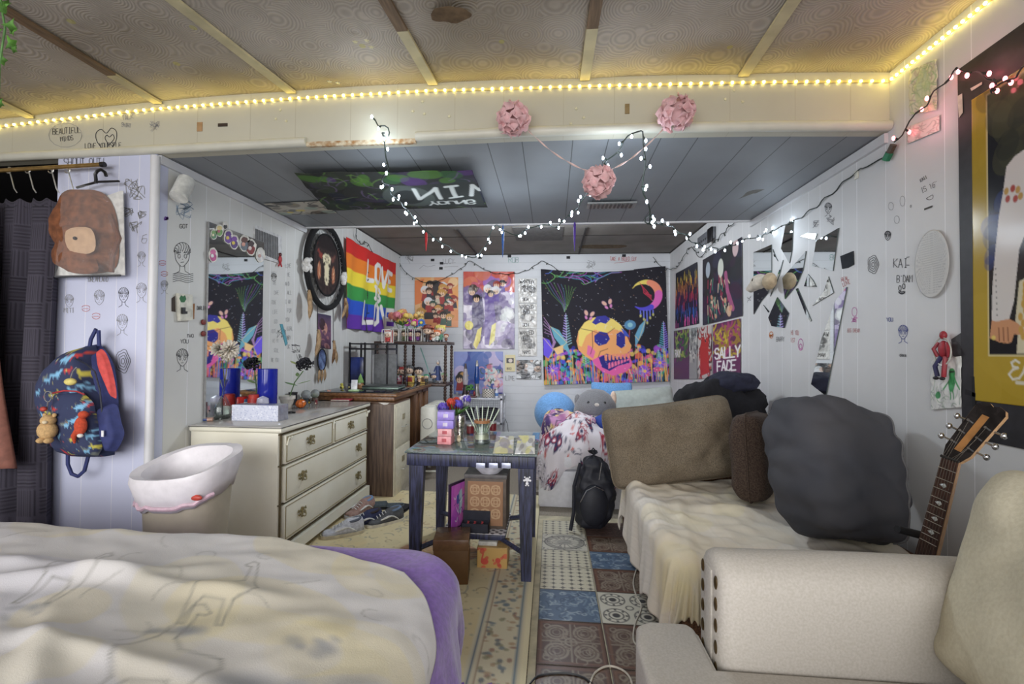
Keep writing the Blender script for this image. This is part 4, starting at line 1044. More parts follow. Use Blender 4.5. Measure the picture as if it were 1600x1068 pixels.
# background glow of mushrooms and plants
pal = [(230,100,150),(240,150,80),(90,90,220),(70,170,200),(170,90,210),(90,180,120),(236,206,110),(60,60,160),(240,120,90)]
for k in range(330):
    x = Rt.uniform(847, 1046); y = Rt.uniform(548 if x < 915 else 560, 607); 
    if 975 < x: y = Rt.uniform(548, 607)
    ell(x, y, Rt.uniform(1.5, 6), Rt.uniform(1.5, 5), Rt.choice(pal), Rt.random()*3, .75)
for k in range(150):
    x = Rt.uniform(847, 1046); lin_([(x, 607), (x+Rt.uniform(-5, 5), Rt.uniform(552, 595))], Rt.uniform(.6, 1.4), Rt.choice(pal), .9)
def fern(x, y, h_, s, c1, c2):
    for i in range(12):
        yy = y-h_*i/12; w = s*(1-i/12)+1; lin_([(x, yy), (x-w, yy-w*.5)], 1.6, c1); lin_([(x, yy), (x+w, yy-w*.5)], 1.6, c2)
    lin_([(x, y), (x, y-h_)], .8, (200,190,230))
fern(884, 545, 52, 7, (170,150,220), (140,180,190)); fern(914, 575, 40, 5, (160,200,110), (110,180,150)); fern(1040, 555, 44, 7, (90,170,190), (130,110,210)); fern(1030, 590, 34, 5, (90,170,120), (90,190,200))
for pts, c in (([(858,514),(872,520),(884,540),(890,560),(876,548),(864,532)], (110,170,190)), ([(1012,506),(1008,526),(1000,540),(994,552),(994,532),(1002,516)], (110,170,200)), ([(862,550),(878,544),(878,556),(868,560)], (236,196,140)), ([(846,532),(856,536),(862,552),(854,566),(846,560)], (110,90,220))):
    pol(pts, c); lin_([pts[0], pts[2], pts[-2]], .7, (230,200,120))
ell(987, 514, 9, 8, (90,140,180)); ell(987, 514, 4, 4, (150,200,210)); lin_([(986,522),(982,560)], 1, (200,90,110))
for x, y in ((1032,577),(860,584),(1008,590)):
    for a in range(14): lin_([(x, y), (x+9*cos(a*.45), y+9*sin(a*.45))], 1.4, [(120,90,230),(190,120,230)][a % 2])
    ell(x, y, 2.6, 2.6, (246,200,110))
# skull
cr_ = [(903,553),(900,538),(904,522),(914,508),(928,500),(945,499),(960,503),(972,513),(980,528),(984,540),(988,548),(986,556),(978,562),(984,572),(988,580),(978,590),(958,594),(942,588),(932,576),(924,570),(914,564)]
pol(cr_, (240,170,110)); pol([(903,545),(904,522),(914,508),(928,500),(945,499),(960,503),(972,513),(978,524),(960,520),(948,526),(930,520),(916,530),(908,548)], (240,216,120))
pol([(924,570),(940,562),(960,566),(984,560),(988,580),(978,590),(958,596),(942,590),(930,580)], (232,104,170))
pol([(918,545),(916,560),(926,568),(930,556),(924,548)], (232,120,170))
pol([(926,508),(934,498),(948,497),(956,503),(948,511),(940,508),(932,512)], (60,60,150))
pol([(929,530),(938,523),(950,526),(954,536),(948,544),(936,547),(929,540)], (52,52,140)); pol([(965,528),(972,524),(978,530),(978,548),(972,552),(964,546)], (52,52,140)); pol([(972,518),(980,524),(986,534),(978,532)], (70,90,190))
pol([(935,566),(948,560),(966,566),(984,566),(984,576),(966,580),(952,588),(940,582)], (50,46,130))
for i in range(7): pol([(944+i*6, 562-i*.2), (949+i*6, 561-i*.2), (948+i*6, 572-i*.5), (945+i*6, 571-i*.5)], (238,150,120)); pol([(950+i*5, 585-i*2), (954+i*5, 583-i*2), (953+i*5, 574-i), (950+i*5, 576-i)], (240,120,160))
lin_([(908,518),(926,522),(926,548),(922,560)], .9, (80,40,60)); lin_([(926,522),(946,530),(962,518)], .8, (110,60,60)); lin_([(950,552),(938,556),(934,566)], .9, (80,40,60))
tp.speck(50, [(220,230,250)], .5, .9, 5, (q(930,500)[0], q(0,500)[1], q(980,500)[0], q(0,590)[1]))
def bfly(x, y, s, a):
    for sx in (-1, 1):
        for k, (dx, dy, rr) in enumerate(((.55,-.6,.62),(.42,.25,.42))):
            X = x+s*(sx*dx*cos(a)-dy*sin(a)); Y = y+s*(sx*dx*sin(a)+dy*cos(a)); ell(X, Y, s*rr*.62, s*rr, (90,60,110), a+sx*.5); ell(X, Y, s*rr*.5, s*rr*.82, [(224,180,160),(216,140,190)][k], a+sx*.5)
bfly(953, 480, 9, -.3); bfly(921, 498, 9, .2)
for k in range(16):   # mushroom caps
    x, y, s = Rt.uniform(850, 1044), Rt.uniform(572, 604), Rt.uniform(3, 8)
    if 915 < x < 975 and y < 596: continue
    c = Rt.choice([(236,110,80),(150,90,220),(240,150,100),(220,90,150)]); pol([(x-s, y), (x-s*.7, y-s*.6), (x, y-s), (x+s*.7, y-s*.6), (x+s, y)], c); lin_([(x, y), (x, y+s)], 1.4, (210,210,180)); ell(x-s*.3, y-s*.4, .8, .8, (250,220,160))
def tdisp(u, v):
    return .012*sin(u*30+4*nz(u*3, v*2))*(1-v)*.6+.01*nz(u*6, v*5)+.012*abs(sin(u*pi*3))*(1-v)
TLc, TRc, BLc, BRc = Vector((-.155, 6.2, 2.40)), Vector((1.50, 6.2, 2.43)), Vector((-.10, 6.17, .83)), Vector((1.555, 6.2, .90))
mbk = MB()
def tfn(u, v):
    p = TLc*(1-u)*(1-v)+TRc*u*(1-v)+BLc*(1-u)*v+BRc*u*v
    sag = -.06*sin(pi*u)*(1-v)**2*(1 if u < .75 else .8)
    return p+Vector((0, -.015-tdisp(u, v), sag))
mbk.grid(tfn, tp.W, tp.H); vv, uu = np.mgrid[0:tp.H, 0:tp.W]; mbk.c = tp.at(uu.ravel()/(tp.W-1), vv.ravel()/(tp.H-1))
tag(mbk.build('tapestry', CLOTHP, solid=.002, angle=180), 'dark tapestry printed with a glowing skull, moon and neon mushrooms', 'tapestry')

# ------------------------------------------------------------------ rainbow flag
fl_ = Can(147, 92, (200,40,40), 1.5)
for i, c in enumerate([(206,44,40),(232,128,44),(240,216,64),(60,148,72),(44,84,190),(96,52,160)]): fl_.rect(0, i*92/6, 147, (i+1)*92/6+.3, c)
def groovy(c, t, x, y, h, w, sx=1.0):
    st, ln = text_strokes(t, h, sp=1.05)
    for s_ in st: c.line([(x+a*sx, y+b+2.2*sin((x+a)/14)) for a, b in s_], w, (238,236,230))
groovy(fl_, 'LOVE', 50, 14, 21, 5.5, 1.35); groovy(fl_, 'IS', 70, 41, 14, 4.5, 1.3); groovy(fl_, 'LOVE', 50, 61, 23, 5.5, 1.35)
def fdisp(u, v): return .02*sin(u*26+2*v)*(.3+v)+.03*abs(sin(u*pi))*(1-v)+.006*nz(u*8, v*4)
a, b_, c_ = PX(541,370,XL+.03), PX(618,411,XL+.03), PX(538,512,XL+.03); d_ = PX(612,520,XL+.03)
def sag_sheet(name, can, TL, TR, BL, BR, disp, nrm, sag, mat):
    mb = MB()
    def fn(u, v):
        p = TL*(1-u)*(1-v)+TR*u*(1-v)+BL*(1-u)*v+BR*u*v
        return p+nrm*disp(u, v)+Vector((0,0,-sag*sin(pi*u)*(1-v)))
    mb.grid(fn, can.W, can.H); vv, uu = np.mgrid[0:can.H, 0:can.W]; mb.c = can.at(uu.ravel()/(can.W-1), vv.ravel()/(can.H-1)); return mb.build(name, mat, solid=.002, angle=180)
tag(sag_sheet('flag', fl_, a, b_, c_, PX(613,521,XL+.03), fdisp, Vector((1,0,0)), .03, CLOTHP), 'rainbow striped cloth flag reading love is love on the left wall', 'flag')

# ------------------------------------------------------------------ cloths and stains on the low ceiling
cc = Can(105, 72, (36,38,36), 1.6)
cc.blobs(60, [(60,70,50),(40,60,44),(50,52,50),(70,60,84),(34,40,60)], 4, 12, 4, al=.6).blobs(14, [(90,140,50),(110,160,60),(96,60,130),(60,110,60)], 3, 7, 7, al=.55, box=(0,0,105,14)).scrib(60, [(110,150,70),(80,80,84),(120,100,140)], 14, .8, 3, al=.6)
cc.rect(58, 18, 104, 66, (52,56,54)); cc.ell(60, 40, 16, 22, (86,94,90), al=.8); cc.ell(60, 40, 9, 14, (40,44,44))
for t, y, h, x in (('NIW', 44, -20, 66), ('YOUNG', 60, -9, 70)):
    st, ln = text_strokes(t, abs(h)); 
    for s_ in st: cc.line([(x+a*(1.1 if h < -10 else .9), y-b*1.0) for a, b in s_], 2.8 if h < -10 else 1.4, (214,218,214))
TL_, TR_, BL_, BR_ = PZ(460,268,2.325), PZ(738,264,2.325), PZ(512,326,2.325), PZ(762,322,2.325)
sg = sag_sheet('ceiling_cloth', cc, TL_, TR_, BL_, BR_, lambda u, v: .012+.02*sin(u*pi)*sin(v*pi)+.01*nz(u*6, v*5)-.012*((u-.5)**2+(v-.5)**2), Vector((0,0,-1)), 0, CLOTHP)
tag(sg, 'dark green and purple band cloth tacked flat to the low ceiling', 'cloth')
c2_ = Can(36, 34, (186,180,166), 2).blobs(22, [(120,110,96),(210,190,70),(60,60,60),(150,170,160)], 2, 6, 4).scrib(20, [(60,60,60)], 10, .8, 3)
p1, p2, p3 = PZ(412,318,2.334), PZ(505,314,2.334), PZ(440,336,2.334)
tag(sheet('ceiling_drawing', c2_, p1, p2, p3), 'crumpled cream drawing with yellow marks stuck on low ceiling left', 'drawing')
vt_ = thing('ceiling_vent', 'small metal louvre vent in the low ceiling near its far edge', 'vent', PZ(955, 320, 2.33))
p = PZ(955, 320, 2.333)
MB().b2((p.x-.17, p.y-.06, 2.326), (p.x+.17, p.y+.06, 2.336)).build('frame', M('grey vent paint', (150,152,152), .4), vt_)
for k in range(11): MB().b2((p.x-.15+k*.028, p.y-.045, 2.32), (p.x-.145+k*.028+.008, p.y+.045, 2.328)).build('slat', M('dark vent slot', (70,72,72), .4), vt_)
for (x, y0, y1, c, l) in ((666,362,392,(196,40,44),'red'),(786,352,402,(50,96,170),'blue'),(898,345,392,(90,60,160),'purple')):
    a = PY(x, y0, YE-.03); b_ = PY(x, y1, YE-.03); b_.x = a.x
    tt = thing('hanging_tassel', l+' paper tassel hanging from the edge of the low ceiling', 'tassel', a)
    MB().tube([(a.x,a.y,2.335), a], .001, 4).build('thread', cord, tt); MB().tube([a, a.lerp(b_, .15), a.lerp(b_, .5), b_], [.004,.011,.010,.002], 6).build('fringe', M(l+' tassel paper', c, .7), tt)

# ------------------------------------------------------------------ posters on the back wall
def wp(name, label, cat, can, x0, y0, x1, y1, Y=YB-.012, mat=None, disp=None, y0r=None, y1r=None, group=None):
    o = sheet(name, can, PY(x0, y0, Y), PY(x1, y0r or y0, Y), PY(x0, y1, Y), PY(x1, y1r or y1, Y), mat=mat, disp=disp, thick=.001)
    return tag(o, label, cat, group)
cru = lambda u, v: .006*fb(u*5, v*6)+.004
def heads(c, n, seed, box, sz=(3,6), hair=((40,36,38),(70,50,40),(200,150,80),(220,220,224),(150,60,50),(50,80,70)), skin=(232,196,168), cl=((60,60,70),(90,110,100),(160,60,60),(200,190,170))):
    Rh = random.Random(seed); P = sorted([(Rh.uniform(box[0], box[2]), Rh.uniform(box[1], box[3])) for _ in range(n)], key=lambda p: p[1])
    for x, y in P:
        s_ = Rh.uniform(*sz); h = Rh.choice(hair); k = Rh.choice(cl)
        c.poly([(x-s_*.9, y+s_*2.6), (x-s_*.6, y+s_*.7), (x+s_*.6, y+s_*.7), (x+s_*.9, y+s_*2.6)], k); c.ell(x, y-s_*.15, s_*1.05, s_*1.0, h); c.ell(x, y+s_*.2, s_*.72, s_*.68, skin)
        for i in range(5): c.poly([(x-s_+i*s_*.5, y-s_*.5), (x-s_*.5+i*s_*.5, y-s_*.5), (x-s_*.8+i*s_*.5, y+s_*.15)], h)
        c.ell(x-s_*.3, y+s_*.3, s_*.1, s_*.16, (30,30,30)); c.ell(x+s_*.3, y+s_*.3, s_*.1, s_*.16, (30,30,30))
p1c = Can(62, 72, (226,180,130), 1.9).blobs(20, [(232,160,90),(238,206,160),(220,140,90)], 5, 12, 2); p1c.poly([(0,5),(14,2),(8,20),(18,34),(0,40)], (222,130,80))
p1c.poly([(16,8),(30,4),(46,10),(52,40),(50,60),(14,60),(10,40)], (60,56,58)); heads(p1c, 34, 3, (8, 8, 56, 58)); p1c.rect(52, 62, 62, 72, (226,160,120))
wp('anime_poster', 'cartoon crowd poster with orange ground left on the back wall', 'poster', p1c, 648, 433, 716, 511)
p2c = Can(72, 104, (190,180,206), 1.7).rect(0, 0, 72, 28, (206,96,84)).blobs(12, [(220,130,100),(190,90,120),(150,120,200)], 5, 12, 5, (0,0,72,24)); p2c.blobs(60, [(120,104,150),(150,136,176),(214,206,224),(90,84,110),(232,226,236)], 4, 12, 6, (0,26,72,104))
p2c.poly([(12,40),(26,30),(30,60),(24,96),(12,96)], (92,86,120)).poly([(30,28),(42,28),(46,70),(40,98),(30,98)], (120,104,160)).poly([(14,98),(20,78),(26,74),(24,92),(18,104)], (230,214,120)).poly([(36,100),(40,72),(46,68),(44,92)], (230,220,140)); heads(p2c, 8, 9, (12, 14, 60, 40), (4, 6), cl=((110,90,160),(80,70,110)))
p2c.ell(8, 72, 6, 6, (228,214,110)); p2c.blobs(10, [(236,238,236),(220,226,222)], 3, 7, 8, (54,34,68,80), al=.5)
wp('action_poster', 'shiny laminated poster with red top and purple figures on back wall', 'poster', p2c, 724, 424, 804, 545, mat=FOIL, disp=cru)
for k, (y0, y1) in enumerate(((435,473),(474,513),(514,556))):
    c = Can(26, 34, (208,206,202), 2); c.text('WANTED', 2.2, 2, 4.5, 1.0, (50,48,48)); c.rect(3, 8, 23, 25, (176,174,170)).blobs(8, [(90,90,92),(60,60,62),(220,218,214)], 2, 5, k+4, (5,10,21,23)); c.text(['BOA','SON','NAMI'][k], 6, 27, 4, .8, (60,56,56))
    wp('wanted_poster', ['topmost','middle','lowest'][k]+' of three grey laminated wanted sheets stacked beside the tapestry', 'poster', c, 810, y0, 839, y1, mat=FOIL, disp=cru)
c = Can(38, 30, (150,152,154), 2).blobs(30, [(90,92,96),(226,228,230),(190,160,140),(60,62,66)], 2, 7, 3).scrib(20, [(60,60,62)], 10, 1, 3)
wp('foil_picture', 'crinkled silver foil picture low beside the skull tapestry', 'picture', c, 807, 562, 846, 592, mat=FOIL, disp=cru)
c = Can(15, 26, (216,204,160), 2.4).rect(2, 5, 13, 13, (60,58,60)).ell(8, 9, 3, 3, (214,200,190)).text('BIO', 3, 20, 3, .6, (80,70,60))
wp('trading_card', 'small yellow card pinned between blue poster and foil picture', 'card', c, 789, 554, 805, 580)
c = Can(60, 46, (96,110,180), 2).blobs(60, [(60,70,150),(150,160,214),(206,190,220),(120,140,200),(70,100,170)], 4, 12, 8); c.ell(46, 26, 8, 9, (206,214,216)).scrib(40, [(214,150,170),(150,190,190),(70,90,60)], 8, 1, 4, (36,14,58,40)); c.blobs(14, [(200,90,110),(236,210,200)], 1, 3, 4, (38,16,56,36)); heads(c, 3, 4, (6,26,20,36), (4,5))
wp('blue_poster', 'blue fantasy poster with flowers behind the lava lamps', 'poster', c, 709, 549, 786, 615)
# posters on the right wall (far end)
def wr_(name, label, cat, can, TL, TR, BL, BR, X=XR-.008, mat=None, disp=None, thick=.001, group=None):
    o = sheet(name, can, PX(*TL, X), PX(*TR, X), PX(*BL, X), PX(*BR, X), mat=mat, disp=disp, thick=thick); return tag(o, label, cat, group)
c = Can(88, 86, (36,38,50), 1.3); 
for k in range(260):
    x, y = Rt.uniform(0, 88), Rt.uniform(4, 80); pc_ = [(226,200,80),(236,150,60),(210,60,80),(60,110,200),(230,90,170)][min(4, int(y/17))]; c.line([(x, y), (x+Rt.uniform(-1, 1), y+Rt.uniform(4, 13))], Rt.uniform(.8, 2), pc_ if Rt.random() < .6 else (44,50,90), .8)
wr_('paint_poster', 'dark poster with dripping rainbow paint streaks far on the right wall', 'poster', c, (1056,427), (1089,409), (1055,513), (1092,505))
c = Can(97, 92, (34,32,42), 1.3); c.blobs(40, [(50,50,70),(60,40,60),(40,44,44)], 6, 14, 3)
for x, y, r_, k in ((16,18,9,(170,180,190)),(50,24,10,(206,210,196)),(84,8,9,(206,180,180))): c.ell(x, y, r_*.7, r_*1.2, k)
for k in range(60): x, y = Rt.uniform(15, 70), Rt.uniform(30, 84); c.line([(x, y), (x+Rt.uniform(-4, 6), y+Rt.uniform(5, 14))], 2, Rt.choice([(80,150,130),(60,80,70),(180,60,90),(226,200,170)]), .8)
c.line([(62,34),(66,56),(78,80)], 7, (170,90,130), .9).blobs(7, [(226,190,160),(214,150,120)], 2, 5, 4, (20,50,80,84))
wr_('night_poster', 'large dark poster of pale ovals and green figures right of the corner', 'poster', c, (1098,406), (1159,370), (1098,508), (1160,493))
for i, (TL, TR, BL, BR, bgc, cols, txt, lab) in enumerate((
  ((1053,517),(1076,513),(1053,592),(1077,592),(84,52,90),[(120,60,110),(60,110,60),(150,170,80)],'RAY','narrow purple poster with drips beneath the rainbow paint poster'),
  ((1077,513),(1089,511),(1077,592),(1089,592),(150,154,152),[(90,94,96),(206,206,200)],'','narrow grey sketch poster between purple and red ones'),
  ((1090,511),(1112,507),(1090,592),(1112,590),(190,184,180),[(176,40,40),(150,30,36),(60,40,44)],'RED','pale poster with a blood red splash on the right wall'),
  ((1114,507),(1157,497),(1114,590),(1157,588),(96,40,84),[(190,170,50),(150,120,40),(160,60,110)],'SALLY','purple poster lettered in white script with yellow drips above'))):
    c = Can(44, 74, bgc, 1.6); c.scrib(70, cols, 12, 2.5, i+2, (0,0,44,40 if i != 2 else 70), ang=1.57); 
    if i == 2: c.poly([(8,30),(16,14),(26,24),(36,10),(34,44),(38,66),(10,70)], (180,40,40))
    if txt and i != 2:
        c.text(txt, 4, 34 if i == 3 else 30, 14 if i == 3 else 10, 2.2, (232,230,230), sx=.8)
        if i == 3: c.text('FACE', 8, 52, 13, 2.2, (232,230,230), sx=.8)
    wr_('drip_poster', lab, 'poster', c, TL, TR, BL, BR)
# ------------------------------------------------------------------ closet: rod, hooks, curtain, clothes
RY = YH-.055
rod = thing('curtain_rod', 'thin brass curtain rod crossing the closet opening', 'curtain rod', PY(0, 268, RY))
a, b_ = PY(-330, 286, RY), PY(158, 257, RY)
MB().tube([a, b_], .011, 10).build('rod', M('brass rod', (170,138,84), .3, .7), rod)
MB().tube([b_, b_+(b_-a).normalized()*.02], .014, 10).build('end_cap', M('black cap', (24,22,24), .4), rod)
for x in (12, 42, 78, 104):
    p = PY(x, 265, RY); MB().tube([p+Vector((.016*cos(t), .004, .016*sin(t))) for t in np.linspace(-2.8, 1.6, 14)]+[p+Vector((.03, .01, -.10)), p+Vector((.035, .02, -.12))], .003, 5).build('ring', M('wire hook metal', (200,198,190), .3, .8), rod)
cu = Can(300, 190, (74,70,82), 1.3)
for i in range(16):
    for j in range(15):
        x0, y0 = i*19, j*13
        if j > 11: continue
        if (i+j) % 2 == 0:
            for k in range(7): cu.line([(x0+1, y0+1+k*1.8), (x0+18, y0+1+k*1.8)], .7, (28,26,34))
        else:
            for k in range(9): cu.line([(x0+1+k*2.1, y0+.5), (x0+1+k*2.1, y0+12.5)], .7, (34,32,40))
for k in range(52): cu.line([(k*6+2, 158), (k*6+3, 190)], .8, (40,38,48), .8)
z1, z0 = 2.10, .02; xa, xb = PY(-300, 300, RY).x, PY(90, 300, RY).x
mb = MB()
def cfn(u, v):
    w = .035*sin(u*60)+.015*sin(u*117+1); wv = .35+.65*min(1, v*4)
    return Vector((xa+u*(xb-xa)+.012*sin(v*5+u*9), RY+.02+w*wv*.8-.02*v, z1-v*(z1-z0)-.02*abs(sin(u*60))*(v < .02)))
mb.grid(cfn, cu.W, cu.H); vv, uu = np.mgrid[0:cu.H, 0:cu.W]; mb.c = cu.at(uu.ravel()/(cu.W-1), vv.ravel()/(cu.H-1))
tag(mb.build('curtain', CLOTHP, solid=.003, angle=180), 'dark grey curtain with basketweave line pattern hanging at the closet', 'curtain')
gar = MB(); 
p0 = PY(-8, 520, RY-.1)
mb = MB().grid(lambda u, v: PY(-150*(1-u)-30*u*(1-v)+(22*v+3*sin(v*7))*u, 310+v*(412+10*u), RY-.09-.05*sin(u*pi)*min(1, v*4)+.012*sin(u*19)*v), 40, 50)
MB().tube([PY(-150, 316, RY-.09), PY(-88, 296, RY-.09), PY(-28, 314, RY-.09)], .006, 6).tube([PY(-88, 297, RY-.09), PY(-88, 284, RY-.06), PY(-86, 274, RY-.012)], .003, 5).build('garment_hook', M('wire hanger', (180,180,180), .3, .8), rod)
tag(mb.build('hanging_garment', M('brown suede garment', (142,92,78), .8, amt=.12), solid=.02, angle=180), 'reddish brown garment hanging at the far left edge before the curtain', 'garment')
for k, (x, c) in enumerate(((-3.0, (60,50,60)), (-3.2, (40,44,60)), (-3.35, (80,60,60)))):
    t_ = thing('hanging_shirt', ['plum','navy','maroon'][k]+' shirt hanging in the dark inside of the closet', 'shirt', (x, YH+.4, 1.7))
    L('cloth', MB().grid(lambda u, v: ((.02+.03*sin(v*8))*(1 if u < .5 else -1), -.22+.44*abs(2*u-1), -.9*v), 16, 20), M('closet cloth %d' % k, c, .9), t_, solid=.01)
    L('hanger', MB().tube([(0,-.2,0),(0,0,.06),(0,0,.12),(.02,0,.14)], .004, 5), M('wire hanger', (180,180,180), .3, .8), t_)

# ------------------------------------------------------------------ bagged brown bag on a hanger
CY = YH-.03
def plane_prism(px, Y, t, name, mat, par, r=0, smooth=False):
    P = [PY(x, y, Y) for x, y in px]; return MB().prism([(p.x, p.z) for p in P], (0, Y, 0), (1,0,0), (0,0,1), (0, t, 0)).build(name, mat, par, smooth=smooth)
bgm = thing('bagged_backpack', 'brown plush backpack in a clear garment bag on a black hanger', 'backpack', PY(145, 350, CY))
blkp = M('black hanger plastic', (24,24,28), .3)
hp2 = [PY(x, y, CY-.02) for x, y in [(150,286),(150,280),(149,272),(152,267),(158,265),(164,269),(166,275)]]
MB().tube(hp2, .008, 8).build('hanger_hook', blkp, bgm)
MB().tube([PY(120,293,CY-.02), PY(152,284,CY-.02), PY(186,283,CY-.02)], .006, 6).build('hanger_bar', blkp, bgm)
def puff(px, Y, t, name, mat, par, n=22, wr=.05, bevel=.5, seed=0):
    """a soft domed shape with the outline px standing off a wall at Y"""
    P = [PY(x, y, Y) for x, y in px]; c = sum(P, Vector())/len(P); v = []; f = []; m = len(P)*4
    Q = []
    for i in range(len(P)):
        p0, p1, p2, p3 = P[i-1], P[i], P[(i+1) % len(P)], P[(i+2) % len(P)]
        for k in range(4):
            q = k/4; Q.append(.5*((2*p1)+(p2-p0)*q+(2*p0-5*p1+4*p2-p3)*q*q+(3*p1-p0-3*p2+p3)*q**3))
    K = 9
    for k in range(K+1):
        s_ = k/K; rr = 1-s_; d = t*sqrt(max(0, 1-rr**2.6))**bevel
        for p in Q:
            w = c+(p-c)*rr; v.append((w.x, Y-d-wr*2.2*t*fb(w.x*14+seed, w.z*14, seed)*(s_ > 0), w.z))
    n_ = len(Q)
    for k in range(K):
        for i in range(n_): f.append((k*n_+i, k*n_+(i+1) % n_, (k+1)*n_+(i+1) % n_, (k+1)*n_+i))
    f.append([i for i in range(n_)])
    o = MB().add(v, f).build(name, mat, par, angle=180); return o
pl = M('brown plush', (134,82,52), .95, scale=30, amt=.12, bump=.8, c2=(100,60,38))
puff([(104,325),(118,302),(140,296),(165,304),(180,330),(186,370),(184,410),(170,424),(130,428),(104,422),(98,405),(106,392),(95,370),(96,345)], CY-.008, .10, 'plush_body', pl, bgm)
puff([(96,356),(142,352),(146,392),(152,424),(106,424),(98,404),(106,390)], CY-.09, .04, 'front_pocket', pl, bgm, seed=3)
puff([(103,360),(142,357),(147,392),(110,394)], CY-.122, .012, 'pocket_patch', M('tan suede', (204,168,134), .9, amt=.06), bgm, seed=5)
MB().ell(PY(117, 372, CY-.14), .009, 10, 6).build('snap', M('dark snap', (60,50,50), .3, .6), bgm)
MB().tube([PY(x, y, CY-.10) for x, y in [(172,335),(186,372),(176,400),(174,425)]], .012, 6).build('strap', M('dark brown strap', (110,64,42), .8), bgm)
clr = M('clear bag plastic', (244,246,248), .08, alpha=.10, amt=0)
mbc = MB().grid(lambda u, v: PY(97+u*98-12*v*(1-u), 292+v*(140-2*u)-8*u*(1-v), CY-.155+.012*fb(u*5, v*5)+.05*(abs(2*u-1)**4)), 26, 30)
mbc.build('clear_bag', clr, bgm, angle=180)
MB().tube([PY(86,432,CY-.02), PY(188,430,CY-.02)], .006, 6).build('bag_seam', M('black bag seam', (60,60,66), .5), bgm)
plane_prism([(193,298),(196,430),(86,434),(98,400),(96,360),(100,330),(190,298)], CY, -.003, 'bag_card', M('white backing', (226,226,222), .6), bgm)

# ------------------------------------------------------------------ dinosaur backpack
dn = thing('dinosaur_backpack', 'navy dinosaur print backpack hung on the closet wall panel', 'backpack', PY(140, 620, CY))
nv = M('navy canvas', (52,60,112), .8, amt=.1)
dc = Can(60, 80, (46,54,86), 3.2)
def dino(c, x, y, s, col, fl=1):
    T = lambda pts: [(x+fl*s*a, y-s*b) for a, b in pts]
    c.poly(T([(-1.4,.35),(-.8,.25),(-.5,.55),(0,.7),(.35,.5),(.6,.95),(.75,1.25),(1.05,1.2),(1.1,1.0),(.85,.95),(.75,.5),(.5,.1),(.45,-.35),(.3,-.35),(.28,0),(-.3,.02),(-.4,-.35),(-.55,-.35),(-.5,.1),(-.9,.1)]), col)
for k in range(48):
    dino(dc, Rt.uniform(0, 60), Rt.uniform(0, 80), Rt.uniform(2.6, 4.6), Rt.choice([(196,60,54),(126,180,214),(196,186,80),(110,116,110)]), Rt.choice([-1, 1]))
dc.speck(160, [(206,196,110),(196,80,60),(140,190,210)], .45, .9, 9)
dpm = M('dinosaur print', kind='attr', rough=.85, bump=.3, scale=60)
def puff_print(px, Y, t, name, par, can, box, seed=0, bevel=.5):
    o = puff(px, Y, t, name, dpm, par, seed=seed, bevel=bevel); me = o.data
    at = me.color_attributes.new('Col', 'FLOAT_COLOR', 'POINT'); n = len(me.vertices); co = np.empty(n*3, dtype=np.float32); me.vertices.foreach_get('co', co); co = co.reshape(-1, 3)
    x, z = co[:, 0], co[:, 2]; u = (x-x.min())/(x.max()-x.min())*box[0]; v = (z.max()-z)/(z.max()-z.min())*box[1]
    a_ = np.ones((n, 4), dtype=np.float32); a_[:, :3] = can.at(u, v); at.data.foreach_set('color', a_.ravel()); return o
def puff_fine(px, Y, t, name, par, can, box=(1,1), seed=0):
    """denser domed print panel: a grid clipped to the outline"""
    P = [PY(x, y, Y) for x, y in px]; xs = [p.x for p in P]; zs = [p.z for p in P]; x0, x1, z0, z1 = min(xs), max(xs), min(zs), max(zs)
    rows = []
    m = 46; n = 60; v = []; cl = []
    for j in range(m+1):
        z = z1-(z1-z0)*(j*.998+.001*m)/m; X = []
        for a, b_ in zip(P, P[1:]+P[:1]):
            if (a.z-z)*(b_.z-z) < 0: X.append(a.x+(b_.x-a.x)*(z-a.z)/(b_.z-a.z))
        if len(X) < 2: X = [sum(xs)/len(xs)]*2
        l, r_ = min(X), max(X)
        for i in range(n+1):
            u = i/n; x = l+(r_-l)*u; e = (1-abs(2*u-1)**3.5)*(1-abs(2*j/m-1)**4.5); y = Y-t*max(0, e)**.45*(min(1, (r_-l)/.1))-.006*fb(x*16+seed, z*16)
            v.append((x, y, z)); cl.append(((x-x0)/(x1-x0)*box[0], (z1-z)/(z1-z0)*box[1]))
    f = [(j*(n+1)+i, j*(n+1)+i+1, (j+1)*(n+1)+i+1, (j+1)*(n+1)+i) for j in range(m) for i in range(n)]
    mb = MB().add(v, f); cl = np.array(cl); mb.c = can.at(cl[:, 0], cl[:, 1]); return mb.build(name, dpm, par, angle=180)
puff([(150,538),(163,545),(178,570),(184,610),(186,650),(182,700),(150,708),(120,690),(120,560)], CY-.004, .10, 'back_panel', nv, dn)
puff_fine([(150,539),(140,540),(120,552),(92,578),(79,602),(78,625),(90,660),(104,700),(120,712),(180,712),(176,660),(170,620),(158,570)], CY-.04, .13, 'body', dn, dc)
puff([(156,546),(166,552),(176,580),(182,612),(180,622),(168,596),(158,570)], CY-.10, .03, 'red_lining', M('red lining', (208,80,76), .8), dn, seed=2)
puff_fine([(88,612),(130,612),(146,630),(154,660),(160,700),(154,712),(110,710),(100,690),(86,640)], CY-.145, .05, 'front_pocket', dn, dc, (.8,.6))
puff([(162,640),(182,632),(190,660),(194,680),(180,705),(168,690)], CY-.09, .06, 'side_pocket', nv, dn, seed=4)
MB().tube([PY(x, y, CY-.18) for x, y in [(82,614),(100,610),(120,611),(132,616)]], .004, 5).build('zipper', M('red zipper', (176,60,66), .6), dn)
MB().tube([PY(x, y, CY-.14) for x, y in [(118,560),(134,568),(148,580),(156,610),(160,650)]], .004, 5).build('zipper', M('black zipper', (30,34,52), .6), dn)
